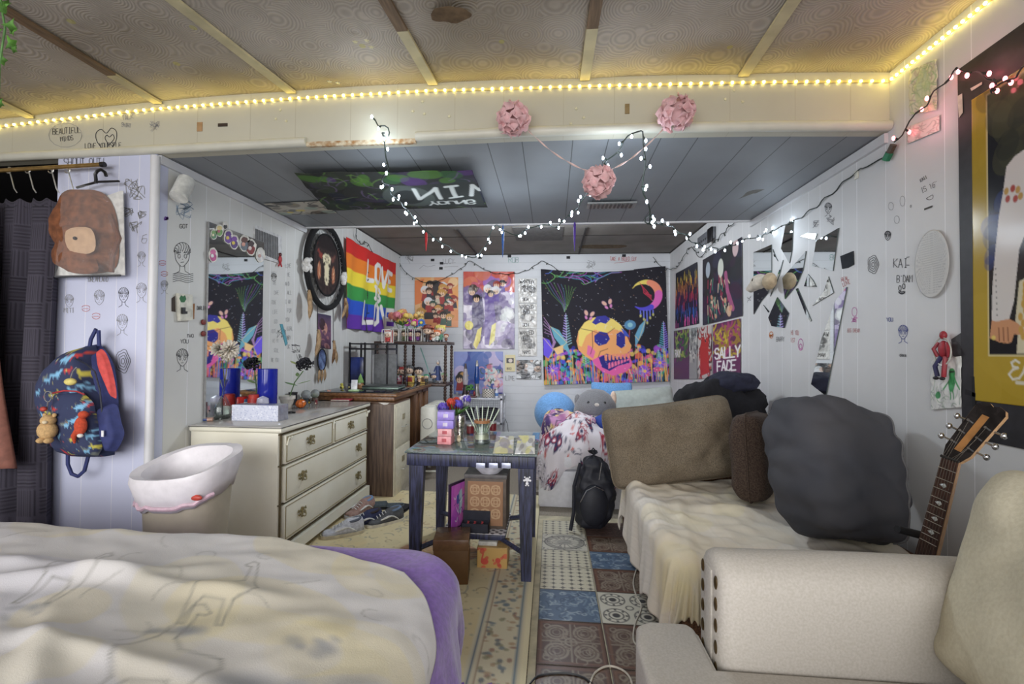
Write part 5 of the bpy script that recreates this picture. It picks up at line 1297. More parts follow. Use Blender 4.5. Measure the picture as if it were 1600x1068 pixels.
for pts in ([(140,542),(142,530),(150,514),(154,516),(155,540)], [(106,708),(106,725),(112,740),(122,744),(132,735),(138,712)]):
    P = [PY(x, y, CY-.05) for x, y in pts]; MB().tube(P, .009, 6).build('webbing_strap', nv, dn)
MB().prism([(.0,0),(.012,0),(.012,.03),(0,.03)], PY(158,682,CY-.165), (1,0,0), (0,0,1), (0,.003,0)).build('care_tag', M('white tag', (226,226,230), .7), dn)
kc = thing('red_plush_keychain', 'small red plush dinosaur clipped to the backpack front', 'plush', PY(130, 660, CY-.21))
rp = M('red plush', (196,76,48), .95, bump=.4, scale=120)
Cc = PY(126, 665, CY-.21)
MB().ell(Cc, (.028,.022,.045)).build('body', rp, kc); MB().ell(Cc+Vector((.012,0,.055)), (.022,.018,.018)).build('head', rp, kc)
MB().tube([Cc+Vector((-.01,0,-.02)), Cc+Vector((-.035,0,-.05)), Cc+Vector((-.03,0,-.085))], [.016,.012,.004], 8).build('tail', rp, kc)
MB().ell(Cc+Vector((.01,-.01,-.045)), (.014,.01,.01)).build('belly_patch', M('white plush', (226,222,216), .9), kc)
kb = thing('bear_keychain', 'tan plush bear keychain hanging from a silver clip by the backpack', 'plush', PY(76, 668, CY-.12))
tpn = M('tan plush', (202,166,116), .95, bump=.4, scale=120); Cb = PY(74, 672, CY-.21)
MB().ell(Cb, (.045,.035,.045)).build('body', tpn, kb); MB().ell(Cb+Vector((.01,-.005,.05)), (.032,.03,.028)).build('head', tpn, kb)
for s_ in (-1, 1): MB().ell(Cb+Vector((.01+s_*.026,0,.075)), (.01,.008,.01)).build('ear', tpn, kb); MB().ell(Cb+Vector((s_*.02+.012,-.02,-.045)), (.017,.02,.014)).build('foot', tpn, kb)
MB().ell(Cb+Vector((.022,-.03,.045)), (.012,.01,.009)).build('muzzle', M('cream plush', (232,214,180), .9), kb)
chn = M('silver clip', (200,200,204), .25, .9)
MB().tube([Cb+Vector((x, 0, z)) for x, z in ((0,.08),(-.004,.11),(0,.14))], .003, 5).build('chain', chn, kb)
MB().tube([Cb+Vector((.02*cos(t), 0, .165+.026*sin(t))) for t in np.linspace(0, 6.28, 14)], .003, 5).build('clip', chn, kb)
MB().ell(Cb+Vector((-.012,-.01,.105)), (.016,.012,.012)).build('mushroom_charm', M('red charm', (190,70,60), .5), kb)
yk = thing('yellow_plush_keychain', 'small pale yellow charm clipped near the top of the backpack', 'charm', PY(112, 596, CY-.2))
Cy = PY(110, 596, CY-.2); MB().ell(Cy, (.03,.018,.018)).build('body', M('yellow plush', (216,200,120), .9), yk); MB().tube([Cy+Vector((x,0,z)) for x, z in ((0,.015),(.012,.05),(.03,.07))], .003, 5).build('chain', chn, yk)

# ------------------------------------------------------------------ switch plate, hooks and buttons on the near left wall
def LX(x, y, d=.01): return PX(x, y, XL+d)
def xprism(px, d, t, name, mat, par, sm=False):
    P = [LX(x, y, d) for x, y in px]; return MB().prism([(p.y, p.z) for p in P], (XL+d, 0, 0), (0,1,0), (0,0,1), (t,0,0)).build(name, mat, par, smooth=sm)
sw = thing('light_switch', 'cream light switch plate with a plant sticker on the left wall', 'light switch', LX(285, 478))
xprism([(275,458),(296,460),(297,500),(277,501)], .002, .02, 'plate', M('cream plastic', (222,220,206), .35), sw)
xprism([(283,480),(288,480),(288,486),(291,486),(291,490),(283,490)], .022, .008, 'toggle', M('black toggle', (30,30,30), .4), sw)
xprism([(280,466),(283,461),(286,463),(289,461),(291,467),(288,472),(283,472)], .022, .001, 'leaf_sticker', M('green sticker', (50,116,70), .6), sw)
xprism([(268,466),(273,462),(274,487),(268,486)], .001, .002, 'dark_mark', M('dark brown tape', (70,60,54), .8), wl); xprism([(296,475),(304,474),(303,498),(296,500)], .001, .002, 'wood_patch', M('exposed wood', (164,112,64), .8, kind='wood'), wl)
for y, l in ((503,'upper'),(521,'lower')):
    p = LX(317, y, .004); t_ = thing('wall_button', l+' of two dark red round buttons on left wall before the mirror', 'button', p)
    MB().lathe([(.001,.012),(.014,.01),(.016,0),(.001,0)], n=14, M4=Matrix.Translation(p) @ Matrix.Rotation(pi/2, 4, 'Y')).build('disc', M('red button', (128,56,50), .4), t_); MB().lathe([(.017,0),(.017,.004)], n=14, M4=Matrix.Translation(p) @ Matrix.Rotation(pi/2, 4, 'Y')).build('ring', M('red button rim', (96,40,40), .4), t_)
sc1 = thing('wall_light', 'white cylinder lamp fixed high on the left wall corner', 'lamp', LX(285, 292))
a = LX(276, 302, .03); b_ = LX(292, 282, .05)
MB().tube([a+Vector((.03,-.02,-.03)), b_], .045, 18).build('shade', M('white lamp shell', (216,216,210), .4), sc1); MB().tube([LX(296, 286, .0), b_], .018, 10).build('mount', M('white lamp shell', (216,216,210), .4), sc1)
vg = thing('wall_vent', 'white slatted wall vent grille partly behind the mirror', 'vent', LX(417, 385))
xprism([(396,351),(438,369),(438,412),(396,400)], .0, .012, 'frame', M('white vent', (214,214,214), .4), vg)
for k in range(14):
    t = k/14; x = 399+t*36; y0 = 357+t*14; xprism([(x,y0),(x+1.5,y0+.6),(x+1.5,y0+36),(x,y0+36)], .012, .003, 'slat', M('vent slot', (90,90,92), .5), vg)

# ------------------------------------------------------------------ wall mirror with stickers
mi = thing('wall_mirror', 'tall frameless mirror on the left wall above the dresser', 'mirror', LX(368, 600, .01))
y0, y1 = LX(325, 345).y, LX(411, 400).y; zt_ = 2.075
MB().b2((XL+.004, y0, .86), (XL+.016, y1, zt_), .002).build('backing', M('mirror edge', (150,150,150), .4), mi)
MB().b2((XL+.0161, y0+.004, .862), (XL+.018, y1-.004, zt_-.004)).build('glass', M('mirror silver', (232,236,236), .02, 1, amt=0), mi, smooth=False)
def blobfig(x, y, s, cols, label, seed, wall=LX, d=.022):
    """flat printed cut-out stickers: figure silhouettes in several colours"""
    Rb = random.Random(seed); t_ = thing('sticker', label, 'sticker', wall(x, y, d))
    def bl(cx, cy, rx, ry, c, nme, dd):
        P = [wall(cx+rx*cos(t)*(1+.18*nz(cos(t)*2+seed, sin(t)*2)), cy+ry*sin(t)*(1+.18*nz(sin(t)*2, cos(t)*2+seed)), d+dd) for t in np.linspace(0, 6.28, 20, endpoint=False)]
        MB().prism([(p.y, p.z) for p in P], (wall(x, y, d+dd).x, 0, 0), (0,1,0), (0,0,1), (.0008 if wall is LX else -.0008,0,0)).build(nme, M('sticker %d %d %d' % c, c, .4), t_, smooth=False)
    k = .001 if wall is LX else -.001
    bl(x, y, s*1.05, s*1.65, (226,222,210), 'white_border', 0); bl(x, y+s*.45, s*.75, s*.95, cols[0], 'body', k); bl(x, y-s*.65, s*.62, s*.6, cols[1], 'head', k*2); bl(x-s*.2, y+s*.2, s*.35, s*.4, cols[2], 'detail', k*3)
for a_ in ((334,366,5,((70,130,80),(120,170,90),(230,220,180)),'green character sticker at the mirror top left corner',1),(343,360,6,((120,170,90),(226,206,140),(190,90,110)),'green and pink hooded sticker on the mirror',2),(352,352,4,((60,60,60),(230,226,220),(30,30,30)),'black and white portrait sticker above the mirror',3),(357,370,7,((110,50,160),(90,40,130),(226,200,80)),'purple and yellow figure sticker on the mirror edge',4),(366,378,7,((80,40,120),(120,60,160),(230,206,80)),'second purple and yellow figure sticker lower right',5),(333,398,7,((190,50,130),(210,90,150),(230,230,230)),'magenta cartoon cat sticker low on the mirror left',6),(382,380,8,((110,120,130),(100,60,50),(220,160,140)),'grey and brown seated pair sticker at the mirror top',7),(392,386,8,((140,50,50),(70,50,50),(230,210,200)),'dark red haired figure sticker at the mirror top right',8),(407,398,7,((226,224,222),(230,226,220),(200,160,150)),'white haired figure sticker hanging off the mirror corner',9)):
    blobfig(*a_)
cd_ = thing('red_figurine_charm', 'little red figure hanging on the left wall right of the mirror', 'charm', LX(438, 405, .02))
p = LX(438, 405, .02); MB().ell(p, (.008,.02,.03)).build('body', M('red toy', (180,40,48), .5), cd_); MB().ell(p+Vector((0,.0,.038)), (.01,.014,.014)).build('head', M('red toy dark', (90,30,34), .5), cd_)
for s_ in (-1, 1): MB().tube([p+Vector((0,0,-.02)), p+Vector((0,s_*.02,-.055))], .006, 5).build('leg', M('red toy', (180,40,48), .5), cd_)

# ------------------------------------------------------------------ dreamcatchers
bkv = M('black wrapped hoop', (22,22,24), .9, bump=.5, scale=200)
fth = [M('brown feather', (118,84,56), .9, amt=.25, scale=30), M('pale feather', (176,146,110), .9, amt=.2, scale=30)]
def feather(p, ln, mat, par, ang=0, X=None):
    mb = MB(); n = 10; v = []
    for k in range(n+1):
        t = k/n; w = ln*.20*sin(pi*min(1, t*1.05+.05))**.7; c = p+Vector((.006*sin(t*4), sin(ang)*ln*t, -cos(ang)*ln*t)); v += [c+Vector((0,-w,0)), c+Vector((.012*(1-t),0,0)), c+Vector((0,w,0))]
    f = []
    for k in range(n): f += [(3*k,3*k+1,3*k+4,3*k+3), (3*k+1,3*k+2,3*k+5,3*k+4)]
    return mb.add(v, f).build('feather', mat, par, solid=.001)
D0 = Vector((XL+.05, 4.03, 2.045)); RYd, RZd = .345, .375
dcx = thing('dreamcatcher', 'huge black dreamcatcher with a painted cow skull on the left wall', 'dreamcatcher', D0)
MB().tube([D0+Vector((.0, RYd*cos(t), RZd*sin(t))) for t in np.linspace(0, 2*pi, 48, endpoint=False)], .026, 8, closed=True).build('hoop', bkv, dcx)
MB().tube([D0+Vector((.005, .245*cos(t), .02+.28*sin(t))) for t in np.linspace(0, 2*pi, 48, endpoint=False)], .010, 6, closed=True).build('inner_hoop', bkv, dcx)
web = MB()
for k in range(28):
    t = k*2*pi/28; t2 = (k+.5)*2*pi/28; web.tube([D0+Vector((0, RYd*cos(t), RZd*sin(t))), D0+Vector((.004, .245*cos(t2), .02+.28*sin(t2)))], .0015, 4); web.tube([D0+Vector((0, RYd*cos(t2+.11), RZd*sin(t2+.11))), D0+Vector((.004, .245*cos(t2), .02+.28*sin(t2)))], .0015, 4)
web.build('web', M('grey thread', (150,150,150), .7), dcx)
sk = Can(50, 57, (44,34,34), 2.6)
for k in range(12): sk.line([(k*4.4+2, 0), (k*4.4+2+Rt.uniform(-1, 1), 57)], 1.4, (78,60,56), .5)
sk.rect(0, 0, 50, 14, (26,20,22), .8)
def T_(pts): return pts
sk.poly([(17,20),(10,17),(6,10),(9,20),(15,25)], (140,60,52)).poly([(33,20),(40,17),(44,10),(41,20),(35,25)], (110,70,64))
sk.poly([(17,21),(22,18),(28,18),(33,21),(31,28),(29,33),(29,42),(27,47),(23,47),(21,42),(21,33),(19,28)], (226,214,180))
for a in range(8): sk.ell(25+3*cos(a*.785), 23+3*sin(a*.785), 1.4, .6, (40,34,30), rot=a*.785)
sk.ell(20.5, 28, 1.5, 2, (60,50,44)); sk.ell(29.5, 28, 1.5, 2, (60,50,44)); sk.ell(24, 42, .6, 1.6, (60,50,44)); sk.ell(26.4, 42, .6, 1.6, (60,50,44))
for x in (11, 38): sk.ell(x, 36, 3, 8, (180,110,80)); sk.line([(x-2, 30), (x+2, 42)], .6, (226,190,150)); sk.line([(x+2, 30), (x-1, 42)], .6, (226,190,150))
n = 46; mb = MB(); v = []; cc_ = []
for j in range(24):
    for i in range(n):
        r_ = j/23; t = 2*pi*i/n; v.append(D0+Vector((.004, .24*r_*cos(t), .02+.275*r_*sin(t)))); cc_.append((.5+.49*r_*cos(t), .5-.49*r_*sin(t)))
f = [(j*n+i, j*n+(i+1) % n, (j+1)*n+(i+1) % n, (j+1)*n+i) for j in range(23) for i in range(n)]
mb.add(v, f); cc_ = np.array(cc_); mb.c = sk.at(cc_[:, 0], cc_[:, 1]); mb.build('painted_skin', CLOTHP, dcx, angle=180)
whf = M('white fluff', (226,224,220), .95, bump=.8, scale=80)
for s_ in (-1, 1):
    c = D0+Vector((.01, s_*RYd*.98, -.04)); mb = MB()
    for k in range(14): mb.ell(c+Vector((Rt.uniform(-.015,.015), Rt.uniform(-.03,.03), Rt.uniform(-.06,.06))), Rt.uniform(.018,.03), 7, 5)
    mb.build('fur_tuft', whf, dcx)
for dy, drop in ((-.34, .28), (.34, .26), (-.17, .5), (.12, .62)):
    a = D0+Vector((.01, dy, -RZd*sqrt(max(0, 1-(dy/RYd)**2)))); 
    if abs(dy) > .3: a.z = D0.z-.12
    b_ = a+Vector((.01, 0, -drop*.55)); MB().tube([a, b_], .003, 5).build('cord', bkv, dcx)
    MB().ell(b_+Vector((0,0,.01)), .012, 8, 6).build('bead', M('black bead', (40,36,40), .3), dcx)
    for q_ in range(4): feather(b_+Vector((.004*q_, 0, .02-.07*(q_//2))), Rt.uniform(.14, .2), fth[q_ % 2], dcx, Rt.uniform(-.5, .5))
# little owl dreamcatcher and photos below
p = LX(503, 500, .004)
c = Can(18, 34, (52,44,66), 2.5).grad([(0,(60,56,84)),(.5,(120,80,110)),(1,(50,40,60))]).ell(9, 14, 4, 6, (200,150,130)).ell(6, 10, 4, 6, (60,40,50)).blobs(10, [(170,120,120),(70,50,80)], 1, 3, 3)
o = sheet('picture', c, LX(496,489,.006), LX(517,493,.006), LX(496,543,.006), LX(517,545,.006)); tag(o, 'tall dark portrait print under the big dreamcatcher', 'picture')
ow = thing('owl_dreamcatcher', 'small round blue wolf dreamcatcher below the portrait print', 'dreamcatcher', LX(503, 562, .03))
p = LX(503, 562, .03)
MB().tube([p+Vector((0, .075*cos(t), .10*sin(t))) for t in np.linspace(0, 6.28, 26, endpoint=False)], .006, 6, closed=True).build('hoop', bkv, ow)
MB().add([p]+[p+Vector((0, .07*cos(t), .095*sin(t))) for t in np.linspace(0, 6.28, 24, endpoint=False)], [(0, 1+i, 1+(i+1) % 24) for i in range(24)]).build('skin', M('wolf blue', (110,130,170), .8, amt=.3, scale=18, c2=(50,60,100)), ow)
for dy in (-.05, 0, .05): feather(p+Vector((0, dy, -.09)), .12, fth[1], ow, dy)

# ------------------------------------------------------------------ mirror shards on the right wall
def RX(x, y, d=.008): return PX(x, y, XR-d)
mirm = M('mirror silver', (232,236,236), .02, 1, amt=0)
def shard(pts, label):
    t_ = thing('mirror_shard', label, 'mirror', RX(*pts[0])); P = [RX(x, y, .003) for x, y in pts]
    MB().prism([(p.y, p.z) for p in P], (XR-.001, 0, 0), (0,1,0), (0,0,1), (-.005,0,0)).build('edge', M('glass edge', (90,100,100), .3), t_, smooth=False)
    MB().add([(XR-.0065, p.y, p.z) for p in P], [list(range(len(P)))]).build('glass', mirm, t_, smooth=False)
for pts, l in (([(1178,394),(1206,382),(1206,440),(1200,458),(1190,470),(1178,491)],'broad upright mirror shard behind the animal skull ornament'),([(1240,344),(1228,352),(1221,388),(1234,411),(1238,390)],'kite shaped mirror shard hanging highest beneath the cord'),([(1251,369),(1262,364),(1277,365),(1274,374)],'small curved blade shard left of the large sky shard'),([(1311,356),(1276,376),(1270,415),(1302,423)],'large squarish shard with blue reflection near the black cloth patch'),([(1260,392),(1223,434),(1227,467),(1245,445),(1255,422)],'dark leaf shaped shard in the middle of the group'),([(1208,389),(1213,402),(1216,408),(1210,400)],'tiny sliver shard beside the upright shard'),([(1224,406),(1206,455),(1204,463),(1218,430)],'long thin sliver between upright and leaf shards'),([(1215,464),(1201,496),(1206,509),(1226,512),(1233,489)],'kite shaped dark shard lowest on the left'),([(1193,476),(1202,486),(1201,488)],'tiniest triangular sliver above the lowest kite'),([(1263,428),(1257,447),(1276,448),(1271,438)],'small triangular shard at the centre right'),([(1244,451),(1247,450),(1268,500),(1267,502),(1260,492)],'long diagonal sliver below the small triangle'),([(1295,432),(1288,455),(1270,477),(1303,457)],'pointed triangular shard with a red reflection'),([(1324,448),(1306,470),(1284,530),(1268,600),(1291,618),(1300,570),(1312,510)],'tallest curved shard reaching down toward the bean bag')):
    shard(pts, l)
ptc = [RX(x, y, .004) for x, y in [(1313,400),(1333,392),(1334,413),(1325,418),(1316,420)]]
tag(MB().prism([(p.y, p.z) for p in ptc], (XR-.001,0,0), (0,1,0), (0,0,1), (-.004,0,0)).build('cloth_patch', M('black felt', (36,40,46), .9), smooth=False), 'small black cloth patch pinned right of the mirror shards', 'cloth')
# ram skull
rs = thing('animal_skull', 'small bleached animal skull ornament on the mirror shard', 'skull', RX(1185, 440, .05))
bone = M('bleached bone', (206,196,180), .7, amt=.1, bump=.3); S0 = RX(1186, 440, .07)
MB().ell(S0, (.05,.10,.055), 14, 10).build('cranium', bone, rs); MB().tube([S0+Vector((0,.04,-.01)), S0+Vector((-.01,.12,-.035)), S0+Vector((-.01,.17,-.03))], [.045,.03,.014], 10).build('snout', bone, rs)
MB().ell(S0+Vector((-.03,.0,.01)), (.022,.018,.02)).build('eye_socket', M('socket dark', (60,50,44), .9), rs); MB().ell(S0+Vector((0,-.16,-.02)), (.04,.07,.06), 12, 8).build('horn', M('tan horn', (180,160,130), .6, bump=.5), rs)

# ------------------------------------------------------------------ oval text sheet, drawings and hanging toy
c = Can(40, 60, (196,194,190), 2.4); 
for k in range(26): 
    w = 18*sqrt(max(0, 1-((k*2.1+3-30)/30)**2)); 
    if w > 2: c.line([(20-w, k*2.1+3), (20+w-Rt.uniform(0, 3), k*2.1+3)], .5, (140,140,142), .8)
O1 = RX(1457, 412, .005); mb = MB(); v = []; cc_ = []; n = 110
for j in range(30):
    for i in range(n):
        r_ = j/29; t = 2*pi*i/n; v.append(O1+Vector((-.004*r_, -.085*r_*cos(t), .14*r_*sin(t)))); cc_.append((.5+.5*r_*cos(t), .5-.5*r_*sin(t)))
mb.add(v, [(j*n+i, j*n+(i+1) % n, (j+1)*n+(i+1) % n, (j+1)*n+i) for j in range(29) for i in range(n)]); cc_ = np.array(cc_); mb.c = c.at(cc_[:, 0], cc_[:, 1])
tag(mb.build('oval_paper', PAPER, solid=.001, angle=180), 'oval grey sheet of dense handwriting near the framed poster', 'paper')
def rsheet(name, label, cat, can, x0, y0, x1, y1, y0r=None, y1r=None, d=.006, disp=None):
    return tag(sheet(name, can, RX(x0, y0, d), RX(x1, y0r or y0, d), RX(x0, y1, d), RX(x1, y1r or y1, d), disp=disp), label, cat)
c = Can(20, 30, (214,212,190), 2.5).scrib(60, [(150,176,130),(170,180,150),(190,180,170)], 8, .7, 2); c.ell(10, 15, 6, 12, (186,206,160), al=.6)
rsheet('drawing', 'crumpled green pencil drawing taped high on the right wall', 'drawing', c, 1421, 110, 1464, 180, 92, 172, disp=lambda u, v: .006*fb(u*5, v*5))
c = Can(20, 12, (216,208,200), 2.5).scrib(40, [(190,160,160),(170,170,160)], 5, .5, 4)
rsheet('drawing', 'faint pink pencil note taped beneath the green drawing', 'drawing', c, 1418, 198, 1468, 225, 180, 204)
c = Can(24, 28, (222,222,218), 2.8).scrib(30, [(150,170,150),(170,170,170)], 5, .4, 4, (0,14,24,28)); c.ell(17, 9, 2.4, 3, (70,150,90)).ell(17, 14, 2.8, 5, (70,160,96)).line([(15,12),(11,17)], .9, (70,150,90)).line([(19,12),(23,18)], .9, (70,150,90)).line([(16,18),(16,23)], .8, (70,150,90)).line([(18,18),(18.5,23)], .8, (70,150,90)).line([(15.5,8),(18.5,8)], .9, (40,50,44)).ell(6, 20, 2, 2, (70,140,90))
rsheet('drawing', 'paper with green alien doodle beside the framed poster', 'drawing', c, 1455, 562, 1502, 640, 556, 636, disp=lambda u, v: .004*fb(u*4, v*4))
pc_ = [RX(x, y, .005) for x, y in [(1486,530),(1501,520),(1502,560),(1489,556)]]
tag(MB().prism([(p.y, p.z) for p in pc_], (XR-.004,0,0), (0,1,0), (0,0,1), (-.001,0,0)).build('dark_print', M('dark photo print', (70,70,72), .4), smooth=False), 'dark triangular print tucked behind the poster edge', 'picture')
ty = thing('jointed_toy', 'red and blue jointed figure toy hanging on the right wall', 'toy', RX(1474, 540, .02))
TC_ = RX(1474, 545, .02); rt_, bt_ = M('toy red', (160,44,56), .5), M('toy blue', (50,50,90), .5)
MB().ell(TC_, (.014,.020,.034)).build('torso', rt_, ty); MB().ell(TC_+Vector((0,.0,.055)), (.012,.013,.017)).build('head', rt_, ty)
for s_, kx in ((-1, .028), (1, .042)):
    MB().tube([TC_+Vector((0,s_*.02,.025)), TC_+Vector((-.01,s_*.034,.0)), TC_+Vector((0,s_*.025,-.03))], .007, 6).build('arm', rt_, ty)
    l_ = MB().tube([TC_+Vector((0,s_*.01,-.03)), TC_+Vector((-.006,s_*.02+kx*.3,-.07)), TC_+Vector((0,s_*.012+kx*.4,-.11))], .008, 6).build('leg', bt_ if s_ > 0 else rt_, ty); MB().ell(TC_+Vector((-.006,s_*.012+kx*.4,-.117)), (.008,.012,.007)).build('shoe', M('toy black', (30,26,30), .5), l_)
MB().tube([TC_+Vector((-.004, .04*cos(t), -.01+.055*sin(t))) for t in np.linspace(0, 6.28, 20, endpoint=False)], .003, 5, closed=True).build('ring', M('clear ring', (190,190,180), .3), ty)

# ------------------------------------------------------------------ framed poster on the right wall
fp = thing('framed_poster', 'large gold matted poster of a white jumpsuit on black board at right', 'poster', (XR, 1.6, 1.0))
yA = PX(1500, 110, XR).y; pts_ = [(yA+.012, 2.40), (yA, .985), (1.35, .93), (1.35, 2.52), (1.66, 2.46)]
MB().prism([(yA+.005, 2.405), (yA-.003, .985), (1.3, .985), (1.3, 2.42)], (XR-.001,0,0), (0,1,0), (0,0,1), (-.004,0,0)).build('black_board', M('black poster board', (44,42,46), .5, amt=.15), fp, smooth=False)
ga = Can(60, 116, (178,150,50), 2.4); ga.blobs(40, [(186,158,60),(168,142,44)], 5, 14, 3, al=.4)
# photo px of gold border: x 1522..; inner picture from x 1543, y 150..555
gx0 = PX(1523, 400, XR).y; gy1 = 1.38; gz1, gz0 = PX(1523, 155, XR).z, PX(1523, 625, XR).z
gw, gh = (gx0-gy1)*100, (gz1-gz0)*100; sx_, sy_ = 60/gw, 116/gh
def g(x, y): p = PX(x, y, XR-.008); return ((gx0-p.y)*100*sx_, (gz1-p.z)*100*sy_)
ix, iy = g(1542, 150); jx, jy = g(1542, 553)
ga.rect(ix-.6, iy-.6, 60, jy+.6, (214,200,150)); ga.rect(ix, iy, 60, jy, (28,28,32)); ga.blobs(30, [(50,52,36),(70,72,50),(24,26,30),(80,80,56)], 3, 9, 5, (ix, iy, 60, iy+26), al=.4); ga.rect(0, 0, 0, 0, (0,0,0))
ga.blobs(8, [(40,60,120),(30,40,80)], 2, 6, 8, (ix, 40, ix+6, 66), al=.5)
su = [(1600,236),(1585,246),(1572,262),(1567,300),(1560,340),(1554,400),(1550,450),(1549,500),(1556,505),(1576,500),(1584,470),(1588,430),(1592,390),(1600,370),(1640,360),(1640,230)]
ga.poly([g(*p) for p in su], (216,210,206)); ga.poly([g(*p) for p in [(1592,440),(1600,436),(1640,430),(1640,552),(1588,552),(1590,520),(1586,500)]], (214,206,176))
ga.poly([g(*p) for p in [(1549,500),(1556,502),(1576,498),(1590,505),(1600,515),(1600,524),(1584,522),(1580,534),(1574,536),(1566,535),(1560,534),(1553,530),(1546,528)]], (206,150,110))
for x in (1560, 1567, 1574): ga.line([g(x, 512), g(x+1, 532)], .5, (130,80,60))
ga.ell(*g(1552, 527), 1, .8, (226,200,110))
for x, y in ((1572,300),(1574,312),(1582,296),(1590,298),(1586,312),(1594,308)): ga.ell(*g(x, y), 1.1, 1.3, Rt.choice([(170,70,60),(60,80,160),(190,150,80)]))
for k in range(9): ga.ell(*g(1555+k*.3, 420+k*9), .3, .3, (80,80,80)); ga.ell(*g(1596+Rt.uniform(-4, 6), 445+k*10), 1, 1.4, (200,160,80))
e_ = [g(*p) for p in [(1592,566),(1586,562),(1580,566),(1582,572),(1590,574),(1582,577),(1576,584),(1582,592),(1592,590),(1598,582)]]
ga.line(e_, .8, (226,222,206)); ga.line([g(*p) for p in [(1598,582),(1604,564),(1608,562),(1606,576),(1602,590),(1610,588),(1620,580)]], .8, (226,222,206)); ga.line([g(*p) for p in [(1588,597),(1600,598)]], 1.2, (216,210,190))
o = sheet('gold_matted_print', ga, (XR-.006, gx0, gz1), (XR-.006, gy1, gz1+.02), (XR-.006, gx0, gz0), (XR-.006, gy1, gz0-.0), mat=GLOSSY, parent=fp, thick=.001, normal=Vector((-1,0,0)))
for pts, nme, c in (([(1496,150),(1503,146),(1504,176),(1498,184)],'tape',(214,210,190)),([(1516,138),(1534,128),(1534,132),(1518,142)],'tape',(206,206,170)),([(1508,608),(1524,614),(1524,620),(1508,616)],'black_tape',(16,16,20)),([(1518,588),(1522,588),(1524,635),(1519,635)],'black_tape',(16,16,20))):
    P = [RX(x, y, .008) for x, y in pts]; MB().prism([(p.y, p.z) for p in P], (XR-.007,0,0), (0,1,0), (0,0,1), (-.001,0,0)).build(nme, M(nme+' stuff', c, .5), fp, smooth=False)

# ------------------------------------------------------------------ doodles drawn on the walls
def ribbon(strokes, frame, w, name, mat, par):
    """pen strokes (photo px) projected on a wall frame and laid as thin ink"""
    mb = MB()
    for st in strokes:
        P = [frame(x, y) for x, y in st]
        if len(P) < 2: continue
        n = {0: Vector((1,0,0)), 1: Vector((0,1,0))}[0 if frame in (FL, FR) else 1]; v = []
        for i, p in enumerate(P):
            t = (P[min(i+1, len(P)-1)]-P[max(i-1, 0)]); t = t.normalized() if t.length > 1e-9 else Vector((0,0,1)); s_ = t.cross(n)*w/2; v += [p-s_, p+s_]
        mb.add(v, [(2*i, 2*i+1, 2*i+3, 2*i+2) for i in range(len(P)-1)])
    if mb.v: mb.build(name, mat, par, smooth=False)
FL = lambda x, y: PX(x, y, XL+.0015); FR = lambda x, y: PX(x, y, XR-.0015); FC = lambda x, y: PY(x, y, YH-.0015); FB = lambda x, y: PY(x, y, YB-.0015)
ink = M('black ink', (70,70,74), .8); ink2 = M('pencil grey', (150,150,152), .8); inkr = M('red ink', (196,120,120), .8); inkb = M('blue ink', (96,104,160), .8); inkp = M('pink ink', (206,110,180), .8); inkn = M('pale green ink', (130,180,170), .8)
def cur(pts, n=5):
    P = [Vector((*p, 0)) for p in pts]; Q = []
    for i in range(len(P)-1):
        a, b_, c_, d_ = P[max(i-1, 0)], P[i], P[i+1], P[min(i+2, len(P)-1)]
        for k in range(n):
            t = k/n; q_ = .5*((2*b_)+(c_-a)*t+(2*a-5*b_+4*c_-d_)*t*t+(3*b_-a-3*c_+d_)*t**3); Q.append((q_.x, q_.y))
    Q.append(pts[-1]); return Q
def circ(x, y, rx, ry=None, a0=0, a1=6.4, n=14): ry = ry or rx; return [(x+rx*cos(a0+(a1-a0)*k/n), y+ry*sin(a0+(a1-a0)*k/n)) for k in range(n+1)]
def face(x, y, s, seed=0, hair=True, neck=True):
    Rf = random.Random(seed); S_ = [cur([(x-.55*s,y-.5*s),(x-.5*s,y+.2*s),(x-.25*s,y+.6*s),(x,y+.78*s),(x+.25*s,y+.6*s),(x+.5*s,y+.2*s),(x+.55*s,y-.5*s)])]
    for sx in (-1, 1): S_ += [circ(x+sx*.24*s, y, .1*s, .16*s, n=8), [(x+sx*.1*s, y-.25*s), (x+sx*.4*s, y-.3*s)]]
    S_ += [[(x-.02*s, y+.2*s), (x+.04*s, y+.26*s)], [(x-.13*s, y+.45*s), (x+.13*s, y+.43*s)]]
    if hair:
        for k in range(9):
            a = pi+pi*k/8; S_.append(cur([(x+.62*s*cos(a), y-.3*s+.7*s*sin(a)), (x+.5*s*cos(a+.25), y-.3*s+.45*s*sin(a+.25)), (x+.4*s*cos(a), y-.15*s+.1*s*sin(a)+Rf.uniform(-.1,.1)*s)], 3))
        S_.append(circ(x, y-.3*s, .62*s, .72*s, pi, 2*pi))
    if neck: S_ += [[(x-.18*s,y+.7*s),(x-.2*s,y+1.1*s),(x-.6*s,y+1.35*s)], [(x+.18*s,y+.7*s),(x+.2*s,y+1.1*s),(x+.6*s,y+1.35*s)]]
    return S_
def txt(t, x, y, h, sl=0, rot=0, sq=1.0):
    st, ln = text_strokes(t, h, jit=.04); return [[(x+(a*cos(rot)-b*sin(rot))*sq, y+a*sin(rot)+b*cos(rot)) for a, b in s_] for s_ in st]
def rose(x, y, r, sq=1): return [[(x+rr*cos(t)*(1+.08*cos(5*t))*sq, y+rr*sin(t)*(1+.08*cos(5*t))) for t in np.linspace(0, 6.4, 22)] for rr in (r, r*.75, r*.5, r*.25)]
def kiss(x, y, r): return [circ(x, y-r*.35, r, r*.5, pi, 2*pi+.2, 8), circ(x, y, r, r*.7, 0, pi, 8), [(x-r*.7, y), (x+r*.7, y)]]
